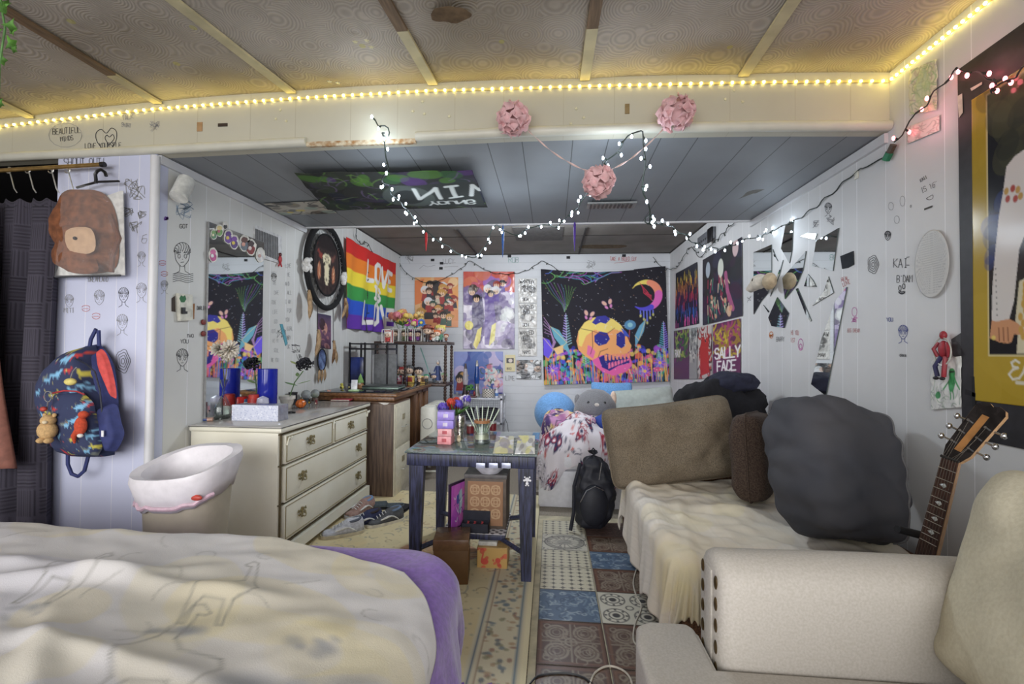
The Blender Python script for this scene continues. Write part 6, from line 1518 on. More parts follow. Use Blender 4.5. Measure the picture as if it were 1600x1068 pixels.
def scr(x, y, r, seed): Rs = random.Random(seed); return [cur([(x+Rs.uniform(-r, r), y+Rs.uniform(-r, r)) for _ in range(4)], 3) for _ in range(5)]
def dd(name, S_, fr, par, mat=ink, w=.003): ribbon(S_, fr, w, name, mat, par)
# header
dd('doodle_text', txt('BEAUTIFUL', 82, 201, 9, rot=-.05, sq=.75)+txt('MINDS', 94, 214, 7, rot=-.1, sq=.8), FC, hdr, ink); dd('doodle_cloud', [circ(102, 211, 26, 19)], FC, hdr, ink2, .002)
dd('doodle_heart', [cur([(167,240),(152,222),(150,208),(158,202),(166,208),(174,200),(182,206),(180,222),(167,240)]), cur([(170,226),(164,216),(167,211),(171,214),(176,210),(178,217),(170,226)])], FC, hdr, ink, .004)
dd('doodle_text', txt('LOVE YOURSELF', 133, 224, 8, rot=-.02, sq=.75), FC, hdr); dd('doodle_text', txt('TALK', 190, 181, 7, rot=-.15, sq=.9)+txt('SHIRT', 190, 191, 6, rot=.1, sq=.7), FC, hdr, ink2)
dd('doodle', scr(242, 198, 9, 1), FC, hdr, ink2, .002)
for x, y, c, sx in ((312,198,(176,140,100),.7),(348,195,(60,48,40),1.2),(980,170,(140,120,84),.5)):
    p = FC(x, y); MB().box(p, (.045*sx, .003, .05 if sx < 1 else .018), .001).build('paint_chip', M('chip %d' % c[0], c, .8), hdr)
for x, y in ((438,172),(431,186),(447,189),(660,159),(645,174),(663,178),(702,182),(900,170),(912,184),(892,193),(1147,141),(1133,155),(1160,159)):
    p = FC(x, y); MB().prism([((.009 if k % 2 == 0 else .004)*cos(k*pi/5), (.009 if k % 2 == 0 else .004)*sin(k*pi/5)) for k in range(10)], p, (1,0,0), (0,0,1), (0,-.003,0)).build('glow_star', M('glow star', (228,222,186), .5), hdr, smooth=False)
# closet panel
dd('doodle_text', txt('SHOUT OUT!', 100, 247, 12, sq=.75), FC, wc, ink); dd('doodle_scribble', scr(205, 290, 13, 4)+scr(215, 300, 12, 5)+scr(200, 330, 10, 6)+scr(212, 355, 10, 7)+scr(222, 335, 7, 8), FC, wc, ink2, .004)
for x, y, s_, k in ((108,471,11,1),(155,466,13,2),(193,462,13,3),(221,455,13,4),(191,505,14,5),(221,403,10,6)): dd('doodle_face', face(x, y, s_, k, neck=k > 2), FC, wc, ink2 if k != 3 else ink, .002)
dd('doodle_rose', rose(192, 564, 18, .6), FC, wc, ink, .003); dd('doodle_text', txt('DREAMLAND', 138, 432, 8, sq=.6), FC, wc, ink2); dd('doodle_text', txt('MITI', 100, 481, 7, sq=.8), FC, wc, ink2); dd('doodle_text', txt('6', 221, 366, 14), FC, wc, ink2)
for x, y in ((134,482),(150,494)): dd('lipstick_kiss', kiss(x, y, 6), FC, wc, inkr, .003)
# left wall near part
dd('doodle_face', face(285, 400, 21, 12)+[cur([(270,428+k*3),(280,426+k*3),(292,429+k*3),(302,427+k*3)]) for k in range(5)], FL, wl, ink, .003); dd('doodle_face', face(285, 560, 15, 13), FL, wl, ink, .003); dd('doodle_face', face(257, 447, 9, 15), FL, wl, ink2, .002)
dd('doodle_text', txt('GOT', 281, 350, 6), FL, wl, ink); dd('doodle_figure', scr(288, 330, 13, 20)+scr(292, 322, 10, 21), FL, wl, M('faint blue ink', (150,170,190), .8), .003); dd('doodle', scr(260, 341, 3, 22), FL, wl, M('violet ink', (120,70,170), .8), .005)
for x, y in ((254,411),(257,428)): dd('lipstick_kiss', kiss(x, y, 5), FL, wl, inkr, .003)
dd('doodle_text', txt('YOU', 282, 530, 6)+txt('TWO', 292, 522, 5), FL, wl, ink); dd('doodle_text', txt('DARLING', 308, 478, 6, sq=.5), FL, wl, ink)
for k, t in enumerate(('LOVE','ME','AND','ALL','I AM','FOR','YOU','GIRL','BABY','OK')): dd('doodle_text', txt(t, 446+(k % 2)*3, 412+k*14, 6, sq=.5), FL, wl, ink2, .003)
for k, t in enumerate(('WHEN','THE','CARE','TIME','LIFE','GOD','NOTE','HI MY','SOUL','BE YOU')): dd('doodle_text', txt(t, 424+(k % 3)*2, 424+k*15, 6, sq=.45), FL, wl, ink2, .002)
dd('doodle_figure', face(428, 434, 7, 31, neck=False), FL, wl, ink, .003); dd('doodle_scribble', scr(462, 545, 7, 32)+scr(440, 520, 8, 33)+scr(470, 560, 8, 34), FL, wl, ink, .003)
tg = thing('teal_tag', 'slim teal strip stuck slantwise on left wall past the mirror', 'tag', LX(444, 520, .005)); xprism([(437,506),(441,506),(449,536),(446,540)], .002, .004, 'strip', M('teal plastic', (90,160,176), .4), tg)
# back wall
dd('doodle_text', txt('ROB', 795, 402, 8, sq=.9), FB, wb, inkn, .006); dd('doodle_text', txt('TAKE A BOUND GUY', 953, 401, 6, sq=.6)+[[(960,411),(990,407)]], FB, wb, inkr, .006); dd('doodle_figure', scr(924, 412, 8, 41), FB, wb, ink2, .005)
dd('doodle_text', txt('LUCY', 692, 404, 8, sq=.8)+[[(690,412),(712,410)],[(694,417),(716,416)]], FB, wb, ink2, .005); dd('doodle_sign', scr(640, 405, 7, 42)+[[(655,420),(662,414),(668,417),(680,414)]], FB, wb, ink2, .005); dd('doodle_text', txt('LIVE', 790, 587, 7, sq=.7), FB, wb, ink, .006)
for x, y in ((676,406),(690,411),(689,419),(796,400),(750,402),(975,399),(888,402)):
    MB().box(FB(x, y), (.05, .006, .035)).build('black_tape', M('black tape', (34,34,38), .7), wb)
# right wall
dd('doodle_text', txt('KAI', 1396, 404, 14, sq=.75)+[[(1416,402),(1421,401)],[(1416,414),(1421,414)]], FR, wr, ink, .003); dd('doodle_text', txt("B'DAM", 1401, 430, 11, sq=.62), FR, wr, ink, .003); dd('doodle_smile', [circ(1406,450,2,4), circ(1412,447,2,4), circ(1409,455,5,4,0,pi), circ(1409,455,4,3,0,pi), circ(1409,454,3,2,0,pi)], FR, wr, ink, .004)
dd('doodle_text', txt('KAII', 1437, 280, 5, rot=-.5, sq=.8)+txt('IS 16"', 1438, 294, 8, rot=-.35, sq=.8), FR, wr, ink, .002); dd('doodle_smile', [circ(1452, 307, 6, 5, -.6, pi-.6), [(1447,310),(1457,304)]], FR, wr, ink, .002)
dd('doodle_bar', [[(1444,327),(1457,322)]], FR, wr, M('dark grey ink', (84,84,80), .8), .008)
dd('doodle_rose', rose(1364, 413, 14, .6), FR, wr, ink, .003); dd('doodle_mushroom', face(1387, 369, 8, 50, neck=False), FR, wr, ink, .003); dd('doodle_planets', [circ(1392,322,4,6), circ(1410,314,4,8), circ(1401,343,4,6), circ(1423,322,1,2)], FR, wr, ink2, .002)
dd('doodle_face', face(1294, 326, 9, 51), FR, wr, ink, .003); dd('doodle_figure', scr(1297, 345, 7, 52)+scr(1274, 350, 6, 53), FR, wr, ink2, .003)
dd('doodle_face', face(1411, 520, 12, 54), FR, wr, inkb, .003); dd('doodle_text', txt('YOU', 1385, 496, 6, sq=.8), FR, wr, inkb, .003); dd('doodle_text', txt('-DRAMA', 1404, 553, 4, sq=.7), FR, wr, ink, .002); dd('doodle_text', txt('BARRY', 1213, 526, 7, sq=.5), FR, wr, ink, .003)
dd('doodle_figure', [circ(1251,538,4,9), circ(1251,541,2,4)], FR, wr, inkp, .005); dd('doodle_figure', [circ(1335,487,4,7)]+scr(1335,499,5,55), FR, wr, inkp, .003); dd('doodle_text', txt('BIG DREAM', 1324, 513, 6, sq=.5), FR, wr, inkr, .002); dd('doodle_text', txt('REAL', 1314, 434, 6, rot=-.2, sq=.7)+txt('LOVE', 1316, 442, 6, rot=-.3, sq=.7), FR, wr, inkr, .003)
dd('doodle_text', txt('HI YOU', 1236, 516, 7, sq=.4)+txt('EST', 1236, 528, 6, sq=.5), FR, wr, inkr, .003); dd('doodle_moon', [circ(1170,462,3,4,0,2.5), circ(1171,472,3,4,3,5.5)], FR, wr, ink, .005); dd('doodle', [circ(1205,523,3,5)]+scr(1205,524,3,60), FR, wr, M('orange ink', (206,120,60), .8), .006)
# ------------------------------------------------------------------ things on the dresser
def ml(n, c, **k): return M(n, c, **k)
cglass = M('clear glass', (240,244,246), .03, trans=1, amt=0)
def at(x, y, Z): p = PZ(x, y, Z); p.z = Z; return p
DT = DZ+.001
t_ = thing('decanter', 'clear cut glass decanter holding dried white flowers on the dresser', 'decanter', at(345, 653, DT))
L('glass', MB().lathe([(.048,0),(.055,.02),(.06,.06),(.045,.10),(.018,.15),(.016,.19),(.03,.235),(.034,.25)], n=28), cglass, t_, solid=-.002)
L('base', MB().lathe([(.05,0),(.05,.008)], n=28), cglass, t_)
fw_ = thing('dried_flower', 'dried white pompom flowers standing in the glass decanter', 'flowers', at(345, 653, DT))
stm = M('dry stem', (120,110,70), .8)
for i, (dx, dy, z, r) in enumerate(((-.02,.0,.42,.055),(.045,.01,.445,.06),(.0,.03,.40,.045))):
    L('stem', MB().tube([(0,0,.02), (dx*.3,dy,.22), (dx,dy,z)], .003, 5), stm, fw_)
    mb = MB(); 
    for k in range(70):
        zz = 1-2*(k+.5)/70; a = k*2.4; d = Vector((sqrt(1-zz*zz)*cos(a), sqrt(1-zz*zz)*sin(a), zz)); c = Vector((dx,dy,z)); s_ = d.orthogonal().normalized()*r*.12
        mb.add([c+d*r*.3-s_, c+d*r*.3+s_, c+d*r*(1+.1*sin(k))+s_*.8, c+d*r*(1+.1*sin(k))-s_*.8], [(0,1,2,3)])
    L('bloom', mb, M('cream petals', (232,222,206), .8), fw_, solid=.001)
def atY(x, Y, Z): p = PY(x, 600, Y); p.z = Z; return p
def lathe_thing(name, label, cat, p, parts, group=None, rot=None, sc=None):
    t_ = thing(name, label, cat, p, group=group, rot=rot, sc=sc)
    for nme, prof, mat in parts: L(nme, MB().lathe(prof, n=24), mat, t_)
    return t_
redg = M('red glass', (190,40,36), .08, alpha=.92, amt=0); bluem = M('cobalt glass', (28,40,150), .08, amt=.05)
lathe_thing('candle_jar', 'red glass candle jar with a knobbed lid on the dresser', 'candle', atY(368, 3.02, DT), [('jar', [(.045,0),(.047,.02),(.046,.12),(.04,.13)], M('red amber glass', (206,90,60), .08)), ('lid', [(.048,.13),(.046,.145),(.012,.155),(.02,.17),(.022,.19),(.006,.205),(.001,.205)], redg)], sc=1.4)
lathe_thing('candle_cup', 'small short red glass cup in front of the candle jar', 'cup', atY(372, 2.96, DT), [('cup', [(.026,0),(.03,.05),(.028,.055),(.001,.05)], redg)], sc=2.2)
lathe_thing('jar', 'little white jar beside the red glasses', 'jar', atY(383, 2.97, DT), [('jar', [(.02,0),(.021,.05),(.018,.052)], M('white ceramic', (222,220,210), .3)), ('lid', [(.021,.05),(.021,.062),(.001,.064)], M('teal lid', (50,90,130), .4))], sc=1.7)
lathe_thing('pill_bottle', 'small red capped bottle with red and white label on dresser', 'bottle', atY(397, 2.95, DT), [('bottle', [(.024,0),(.024,.045)], M('white label', (226,222,218), .4)), ('label', [(.0245,.04),(.0245,.072)], M('red label', (176,46,44), .4)), ('cap', [(.021,.072),(.022,.088),(.018,.09),(.001,.09)], M('red cap', (190,60,50), .4))], sc=1.55)
lathe_thing('deodorant_stick', 'short white rounded stick container right of the pill bottle', 'container', atY(411, 2.93, DT), [('body', [(.016,0),(.017,.04)], M('white plastic', (220,220,228), .35)), ('cap', [(.017,.04),(.016,.052),(.001,.06)], M('lilac plastic', (200,200,220), .35))], sc=2.2)
lathe_thing('glass_vase', 'tall cobalt blue cylinder glass vase standing on the dresser', 'vase', atY(418, 3.02, DT), [('vase', [(.06,0),(.063,.01),(.063,.31),(.058,.31),(.057,.02),(.001,.015)], bluem)])
gbx = Can(30, 11, (206,210,226), 3).speck(160, [(170,178,206),(236,238,246),(184,190,212)], .5, .9, 3)
g0 = at(362, 657, DT); t_ = thing('gift_box', 'shiny silver snowflake patterned box on the near edge of the dresser', 'box', g0)
gx1 = at(441, 657, DT).x
MB().b2((g0.x, g0.y+.003, DT), (gx1, g0.y+.11, DT+.10), .002).build('box', M('silver foil card', (176,178,190), .25, .5), t_)
sheet('snowflake_front', gbx, (g0.x, g0.y, DT+.10), (gx1, g0.y, DT+.10), (g0.x, g0.y, DT+.001), mat=GLOSSY, parent=t_)
for i, (x, y, c) in enumerate(((322,648,(30,28,34)),(324,655,(60,80,140)))):
    p = at(x, y, DT+.012); t_ = thing('nail_polish', ['black','blue'][i]+' nail polish bottle lying at the near dresser corner', 'bottle', p, rot=(0, pi/2, .2+i*.2))
    L('cap', MB().lathe([(.010,-.03),(.010,.0)], n=12), M('polish cap %d' % i, c, .3), t_); L('bottle', MB().lathe([(.012,.0),(.012,.03),(.001,.032)], n=12), M('polish bottle %d' % i, [(90,80,90),(190,150,130)][i], .15), t_)
p = at(452, 645, DT); t_ = thing('hair_clip', 'small flat black clip lying before the white planter', 'cap', p); L('cap', MB().lathe([(.03,0),(.026,.012),(.001,.014)], n=16), M('black plastic', (30,30,32), .5), t_); L('tab', MB().box((.03,0,.006), (.03,.012,.01), .003), M('black plastic', (30,30,32), .5), t_)
p = atY(449, 3.3, DT); t_ = lathe_thing('planter', 'white tapered ceramic planter holding a black artificial rose', 'planter', p, [('pot', [(.035,0),(.05,.07),(.058,.07),(.058,.095),(.052,.095),(.046,.06),(.001,.055)], M('white ceramic pot', (220,216,206), .4))])
t_ = thing('black_rose', 'black artificial rose with green leaves standing above the planter', 'flower', p, sc=1.4)
L('stem', MB().tube([(.01,0,.05),(.03,.02,.14),(.06,.05,.20)], .003, 5), M('green stem', (90,120,70), .6), t_)
mb = MB(); c = Vector((.07,.05,.235))
for k in range(22):
    a = k*2.4; r = .008+.0022*k; d = Vector((cos(a), sin(a)*.8, .5-.03*k)); s_ = Vector((-sin(a), cos(a), 0)); q = c+d*r
    mb.grid(lambda u, v: q+s_*(u-.5)*.05*(.4+v*.6)+Vector((d.x*.012*v, d.y*.012*v, .03*v-.02*(2*u-1)**2)), 5, 4)
mb.v = [tuple(Matrix.Translation(c) @ Matrix.Rotation(radians(58), 4, 'X') @ ((Vector(q)-c)*.75)) for q in mb.v]; L('bloom', mb, M('black petals', (34,34,42), .6), t_, solid=.002)
for a, z, c_ in ((2.6,.235,(170,180,110)),(3.4,.12,(110,150,90)),(.4,.13,(150,180,110)),(2.0,.17,(120,150,90))):
    L('leaf', MB().grid(lambda u, v: (.04+.07*u*cos(a), .03+.05*u*sin(a)+(v-.5)*.04*sin(pi*u), z+.02*u), 8, 5), M('leaf %d' % c_[0], c_, .6), t_, solid=.001)
p = at(470, 637, DT); t_ = thing('pumpkin', 'small orange glazed pumpkin ornament with black seams', 'ornament', p)
L('body', MB().grid(lambda u, v: ((.036*(1-.09*abs(cos(u*2*pi*4))**4*-1))*cos(u*2*pi)*sin(v*pi), .036*sin(u*2*pi)*sin(v*pi)*(1+.08*abs(cos(u*8*pi))), .034-.034*cos(v*pi)), 40, 14, closed=True), M('pumpkin orange', (216,110,40), .25), t_)
for k in range(8): a = k*pi/4; L('rib_line', MB().tube([(.039*cos(a)*sin(v), .039*sin(a)*sin(v), .034-.035*cos(v)) for v in np.linspace(.2, 2.9, 8)], .0015, 4), M('pumpkin black', (40,30,26), .5), t_)
L('stalk', MB().tube([(0,0,.066),(.004,0,.082)], .005, 6), M('pumpkin stalk', (90,80,40), .7), t_)
lathe_thing('black_candle', 'black jar candle behind the white planter', 'candle', atY(458, 3.52, DT), [('jar', [(.032,0),(.033,.085)], M('black glass jar', (32,36,46), .15)), ('lid', [(.034,.085),(.034,.1),(.001,.104)], M('black lid', (24,24,28), .4))])
for i, (x, y, r, bc, l) in enumerate(((478,628,.04,(50,60,70),'snow globe with grey base behind the orange pumpkin'),(492,626,.038,(90,70,60),'snow globe with dark red flower base further right'))):
    t_ = lathe_thing('snow_globe', l, 'snow globe', at(x, y, DT), [('base', [(r*.8,0),(r*.75,.025),(r*.6,.03)], M('globe base %d' % i, bc, .5))]); L('globe', MB().ell((0,0,.03+r*.85), r, 20, 14), M('misty glass', (200,206,206), .05, trans=.6), t_); L('inner_scene', MB().ell((0,0,.035+r*.3), r*.5, 10, 6), M('globe scene %d' % i, [(180,170,190),(150,180,90)][i], .6), t_)
def animal_orn(x, y, Z, s, c1, c2, label, ears=1, name='animal_figurine', cat='figurine'):
    t_ = thing(name, label, cat, at(x, y, Z)); m1 = M('glaze %d %d %d' % c1, c1, .4); m2 = M('glaze %d %d %d' % c2, c2, .4)
    L('body', MB().ell((0,0,s*.45), (s*.42,s*.36,s*.45), 14, 10), m1, t_); L('head', MB().ell((0,-s*.05,s*1.05), (s*.34,s*.3,s*.3), 14, 10), m1, t_); L('belly', MB().ell((0,-s*.14,s*.42), (s*.28,s*.26,s*.3), 12, 8), m2, t_)
    for q in (-1, 1):
        if ears: L('ear', MB().ell((q*s*.24,0,s*1.32), (s*.09,s*.06,s*.13), 8, 6), m1, t_)
        L('eye', MB().ell((q*s*.12,-s*.33,s*1.1), s*.07, 8, 6), M('black bead eye', (20,20,22), .2), t_)
    return t_
animal_orn(484, 631, DT, .035, (60,50,40), (220,190,70), 'black and yellow owl figurine near the pumpkin')
animal_orn(494, 632, DT, .03, (130,40,46), (230,220,200), 'tiny dark red bird figurine by the snow globe', 0)
animal_orn(505, 622, DT, .05, (90,150,70), (190,200,120), 'green frog figurine towards the far end of the dresser', 0)
animal_orn(514, 622, DT, .055, (214,160,140), (226,190,170), 'peach pink pig figurine at the far end of the dresser')
p = at(535, 625, DT); t_ = thing('book', 'thin red book lying flat at the far end of the dresser', 'book', p, .1); L('cover', MB().box((0,0,.006), (.16,.12,.012), .001), M('red book cover', (160,50,66), .4), t_); L('pages', MB().box((0,0,.006), (.157,.123,.008)), M('book pages', (220,214,200), .7), t_)
# ------------------------------------------------------------------ things on the desk
KT = DKZ+.0075
animal_orn(534, 608, KT, .045, (206,196,90), (40,40,36), 'yellow and black striped bee figurine at the near desk corner', 0)
animal_orn(546, 607, KT, .04, (60,60,64), (200,190,120), 'dark cat figurine on the near end of the desk')
t_ = thing('gnome', 'small gnome figure with a tall green hat on the desk', 'figurine', at(563, 606, KT)); L('body', MB().lathe([(.03,0),(.034,.03),(.02,.06),(.001,.065)], n=14), M('gnome tan', (150,110,70), .7), t_); L('hat', MB().lathe([(.034,.055),(.02,.10),(.004,.14),(.001,.145)], n=14), M('gnome green', (120,160,90), .8), t_); L('beard', MB().ell((0,-.02,.045), (.016,.012,.024), 8, 6), M('gnome beard', (226,220,210), .9), t_)
t_ = thing('phone_stand', 'pale green stand holding a white photo card upright', 'stand', at(553, 611, KT), .2); L('base', MB().box((0,0,.008), (.09,.05,.016), .004), M('pale green plastic', (170,200,150), .4), t_); L('card', MB().box((0,0,.06), (.055,.006,.09), .001, M4=Euler((-.2,0,0)).to_matrix().to_4x4()), M('white glossy card', (220,222,226), .2), t_)
t_ = thing('laptop', 'closed grey green laptop lying on the black desk top', 'laptop', at(600, 606, KT), .05); L('base', MB().box((0,0,.009), (.36,.25,.018), .005), M('laptop grey', (120,140,130), .35, .3), t_); L('lid', MB().box((0,0,.025), (.36,.25,.012), .005), M('laptop dark lid', (70,76,76), .3, .3), t_)
p = at(588, 598, KT+.033)
for i, (x, y, c1, c2, l) in enumerate(((592,596,(236,170,110),(240,230,220),'orange and white bunny figurine on the laptop lid'),(612,594,(226,170,190),(240,214,220),'pink figurine on the laptop lid'),(622,594,(214,200,206),(200,70,120),'white and magenta cup shaped figurine on the laptop lid'))): animal_orn(x, y, KT+.033, .04, c1, c2, l)
# ------------------------------------------------------------------ collectable figures
EYE = M('black bead eye', (20,20,22), .2)
def chibi(p, h, hair, body, skin, label, rz=0, name='figurine', legs=(50,50,56), group=None, box=False, hat=None, Z=None):
    t_ = thing(name, label, 'figurine' if not box else 'boxed figurine', p, rz, group); hr = h*.27
    mh, mb_, ms = M('hair %d %d %d' % hair, hair, .5), M('cloth %d %d %d' % body, body, .6), M('skin %d %d %d' % skin, skin, .5)
    o = (0, 0, 0)
    L('head', MB().ell((0,0,h*.66), (hr,hr*.85,hr*.85), 16, 12), ms, t_)
    m_ = MB().ell((0,hr*.18,h*.71), (hr*1.1,hr*.9,hr*.92), 14, 10)
    for k in range(7):
        a = pi+pi*(k+.5)/7; m_.tube([(hr*.9*cos(a)*.9, hr*.4*sin(a), h*.9), (hr*1.02*cos(a), hr*.95*sin(a), h*(.74+.03*(k % 2)))], [hr*.22, hr*.05], 5)
    L('hair', m_, mh, t_)
    L('body', MB().tube([(0,0,h*.12),(0,0,h*.28),(0,0,h*.44)], [h*.13,h*.12,h*.08], 10), mb_, t_)
    for q in (-1, 1):
        L('arm', MB().tube([(q*h*.09,0,h*.41),(q*h*.19,-h*.03,h*.26)], [h*.05,h*.035], 7), mb_, t_)
        L('leg', MB().tube([(q*h*.07,0,h*.16),(q*h*.08,-h*.0,0)], [h*.06,h*.055], 7), M('trouser %d %d %d' % legs, legs, .7), t_)
        L('eye', MB().ell((q*hr*.38,-hr*.78,h*.64), (hr*.13,hr*.08,hr*.17), 8, 6), EYE, t_)
    if hat: L('hat', MB().lathe([(hr*1.7,h*.80),(hr*1.6,h*.83),(hr*.9,h*.84),(hr*.8,h*.98),(hr*.3,h*1.03),(.0001,h*1.03)], n=18), M('hat %d %d %d' % hat, hat, .6), t_)
    if box:
        w, d, H = h*.82, h*.6, h*1.12; f_ = MB(); e = h*.05
        for x in (-w/2, w/2-e):
            for y in (-d/2, d/2-e): f_.b2((x,y,-.002), (x+e,y+e,H))
        for z in (-.004, H-e): f_.b2((-w/2,-d/2,z), (w/2,-d/2+e,z+e)).b2((-w/2,d/2-e,z), (w/2,d/2,z+e)).b2((-w/2,-d/2,z), (-w/2+e,d/2,z+e)).b2((w/2-e,-d/2,z), (w/2,d/2,z+e))
        L('box_frame', f_, M('white box card', (214,212,206), .5), t_, smooth=False); L('box_back', MB().b2((-w/2,d/2-.003,0), (w/2,d/2,H)), M('box back %d' % body[0], tuple(min(255, int(c*.6+70)) for c in body), .5), t_)
    return t_
HT = 1.386
def sh(x, Y=5.34): p = PY(x, 533, Y); p.z = HT; return p
sk_ = (230,200,176)
for i, (x, hair, body, l) in enumerate(((617,(90,70,50),(120,110,100),'boxed brown haired figurine first from left on the shelf'),(632,(70,56,46),(110,120,80),'boxed figurine in olive clothes on the shelf'),(642,(60,40,60),(150,50,120),'boxed magenta figurine left of the purple one'),(653,(50,40,60),(120,60,140),'boxed purple figurine in the row of boxes'))): chibi(sh(x), .14, hair, body, sk_, l, box=True)
for x, h, hair, body, l, kw in ((668,.20,(160,80,60),(60,44,40),'red haired figurine with a wide brown hat',dict(hat=(120,60,50))),(683,.15,(214,120,70),(200,210,200),'orange haired figurine in pale clothes on the shelf',{}),(697,.10,(150,80,50),(110,60,40),'small brown figurine at the right end of the shelf',{}),(677,.11,(90,60,50),(226,220,214),'short figurine in white sitting between the tall ones',{})): chibi(sh(x, 5.3), h, hair, body, sk_, l, **kw)
# upper row of figures stands on the boxes
for i, (x, hair, body, l) in enumerate(((672,(220,110,60),(200,90,60),'orange figure at the back on top of the box stack'),(688,(226,214,120),(100,150,120),'blonde green clad figure at the back of the shelf'),(658,(60,120,170),(60,90,120),'blue haired figure at the back of the shelf'))):
    q = sh(x, 5.48); chibi(q, .20+.02*i, hair, body, sk_, l)
p = PY(606, 520, 4.62); p.z = 1.3605
p.x = PY(606, 520, 4.62).x
chibi(p, .125, (226,220,214), (190,60,56), sk_, 'boxed white and red figurine alone on the black riser', box=True)
for i, x in enumerate((636, 648, 658)):
    c = [(176,70,170),(206,70,150),(70,110,190)][i]; q = sh(x, 5.45); t_ = thing('plastic_flower', ['purple','magenta','blue'][i]+' cartoon daisy ornament with face behind the boxed figurines', 'ornament', q)
    L('stem', MB().tube([(0,0,0),(0,0,.22)], .006, 6), M('toy green', (90,170,80), .5), t_); L('disc', MB().ell((0,-.012,.235), (.02,.01,.02), 12, 8), M('toy yellow', (230,210,90), .5), t_)
    for k in range(8): a = k*pi/4; L('petal', MB().ell((.032*cos(a),0,.235+.032*sin(a)), (.017,.008,.017), 10, 6), M('toy petal %d' % i, c, .5), t_)
def bouquet(p, name, label, heads, stemc, n, R_, hgt, seed=1, vase=None):
    t_ = thing(name, label, 'flowers', p); Rb = random.Random(seed)
    for k in range(n):
        a = Rb.uniform(0, 6.28); r = R_*sqrt(Rb.random()); x, y = r*cos(a), r*sin(a); z = hgt*Rb.uniform(.75, 1.1)-r*.3; c = heads[k % len(heads)]
        if k % 3 == 0: L('stem', MB().tube([(0,0,.02),(x*.5,y*.5,z*.6),(x,y,z)], .003, 5), M('flower stem', stemc, .6), t_)
        mb = MB(); s_ = Rb.uniform(.8, 1.2)*R_*.34
        for j in range(14):
            aa = j*2.4; rr = s_*(.25+.055*j); d = Vector((cos(aa), sin(aa), 1.1-.13*j)); s2 = Vector((-sin(aa), cos(aa), 0)); q = Vector((x,y,z))+d*rr*.7
            mb.grid(lambda u, v: q+s2*(u-.5)*s_*.9*(.5+v*.5)+Vector((cos(aa)*s_*.3*v, sin(aa)*s_*.3*v, s_*.95*(v-.4)-s_*.4*(2*u-1)**2)), 4, 3)
        L('bloom', mb, M('petal %d %d %d' % c, c, .7), t_, solid=.001)
    for k in range(8):
        a = k*.8; L('leaf', MB().grid(lambda u, v: (R_*1.1*u*cos(a)-(v-.5)*.04*sin(pi*u)*sin(a), R_*1.1*u*sin(a)+(v-.5)*.04*sin(pi*u)*cos(a), hgt*.55+.06*u), 7, 4), M('bouquet leaf', (90,140,70), .6), t_, solid=.001)
    return t_
bouquet(sh(628, 5.46), 'artificial_bouquet', 'pink and yellow rose bouquet at the left end of the shelf', [(230,150,130),(236,206,110),(232,170,120),(226,140,150)], (90,130,60), 14, .13, .36, 3)
bouquet(sh(650, 5.5), 'artificial_bouquet', 'yellow and cream rose bouquet just right of the pink one', [(236,210,130),(226,206,150),(232,190,110)], (90,130,60), 10, .10, .33, 5)
# middle shelf
def s2(x, Y=5.28, y=600): p = PY(x, y, Y); p.z = .901; return p
for x, h, hair, body, l in ((620,.17,(60,50,50),(90,110,70),'figurine with dark hair and green clothes on lower tier'),(628,.16,(180,60,56),(60,60,70),'figurine with red hair on lower tier'),(639,.18,(90,90,90),(200,200,196),'grey haired figurine with white clothes on lower tier'),(654,.16,(40,36,40),(70,60,60),'black spiky haired figurine on lower tier')):
    q = s2(x, 5.4); chibi(q, h+.03, hair, body, sk_, l)
for i, (x, c) in enumerate(((642,(226,196,100)),(663,(224,190,110)),(624,(190,60,80)),(634,(214,210,200)))):
    q = s2(x, 5.27); t_ = thing('figurine_box', ['yellow','pale gold','dark red','white'][i]+' small toy box on the lower tier of the stand', 'box', q); L('box', MB().b2((-.04,-.03,0),(.04,.03,.08), .002), M('toy box %d' % i, c, .5), t_); L('window', MB().b2((-.028,-.032,.012),(.028,-.029,.066), .001), M('toy box window %d' % i, [(150,60,50),(110,80,60),(230,200,200),(90,60,110)][i], .3), t_)
for x, h, hair, body, l in ((655,.10,(206,200,150),(226,190,160),'tiny blonde figurine in front of the gold toy box'),(666,.11,(70,150,120),(60,70,70),'tiny teal haired figurine on the lower tier front'),(678,.12,(60,70,110),(70,80,90),'small blue haired figurine beside the tall blue one'),(694,.13,(150,190,150),(190,170,140),'small pale green haired figurine at lower tier right end')): chibi(s2(x, 5.24), h, hair, body, sk_, l)
t_ = thing('tall_figure', 'tall slender figure in long blue coat with white hair on the stand', 'figurine', s2(684, 5.3)); L('coat', MB().tube([(0,0,.03),(0,0,.12),(0,0,.20)], [.045,.028,.022], 12), M('blue coat', (60,74,120), .6), t_); L('head', MB().ell((0,0,.235), (.018,.018,.022)), M('skin 230 200 176', sk_), t_)
L('hair', MB().ell((0,.006,.243), (.024,.022,.026)).tube([(0,.02,.25),(.02,.02,.16)], [.016,.006], 6), M('white hair', (206,206,210), .6), t_)
for q in (-1, 1): L('arm', MB().tube([(q*.02,0,.195),(q*.045,-.01,.13)], [.01,.008], 7), M('blue coat', (60,74,120), .6), t_); L('leg', MB().tube([(q*.012,0,.05),(q*.025,0,0)], .009, 7), M('white trousers', (200,200,206), .7), t_)
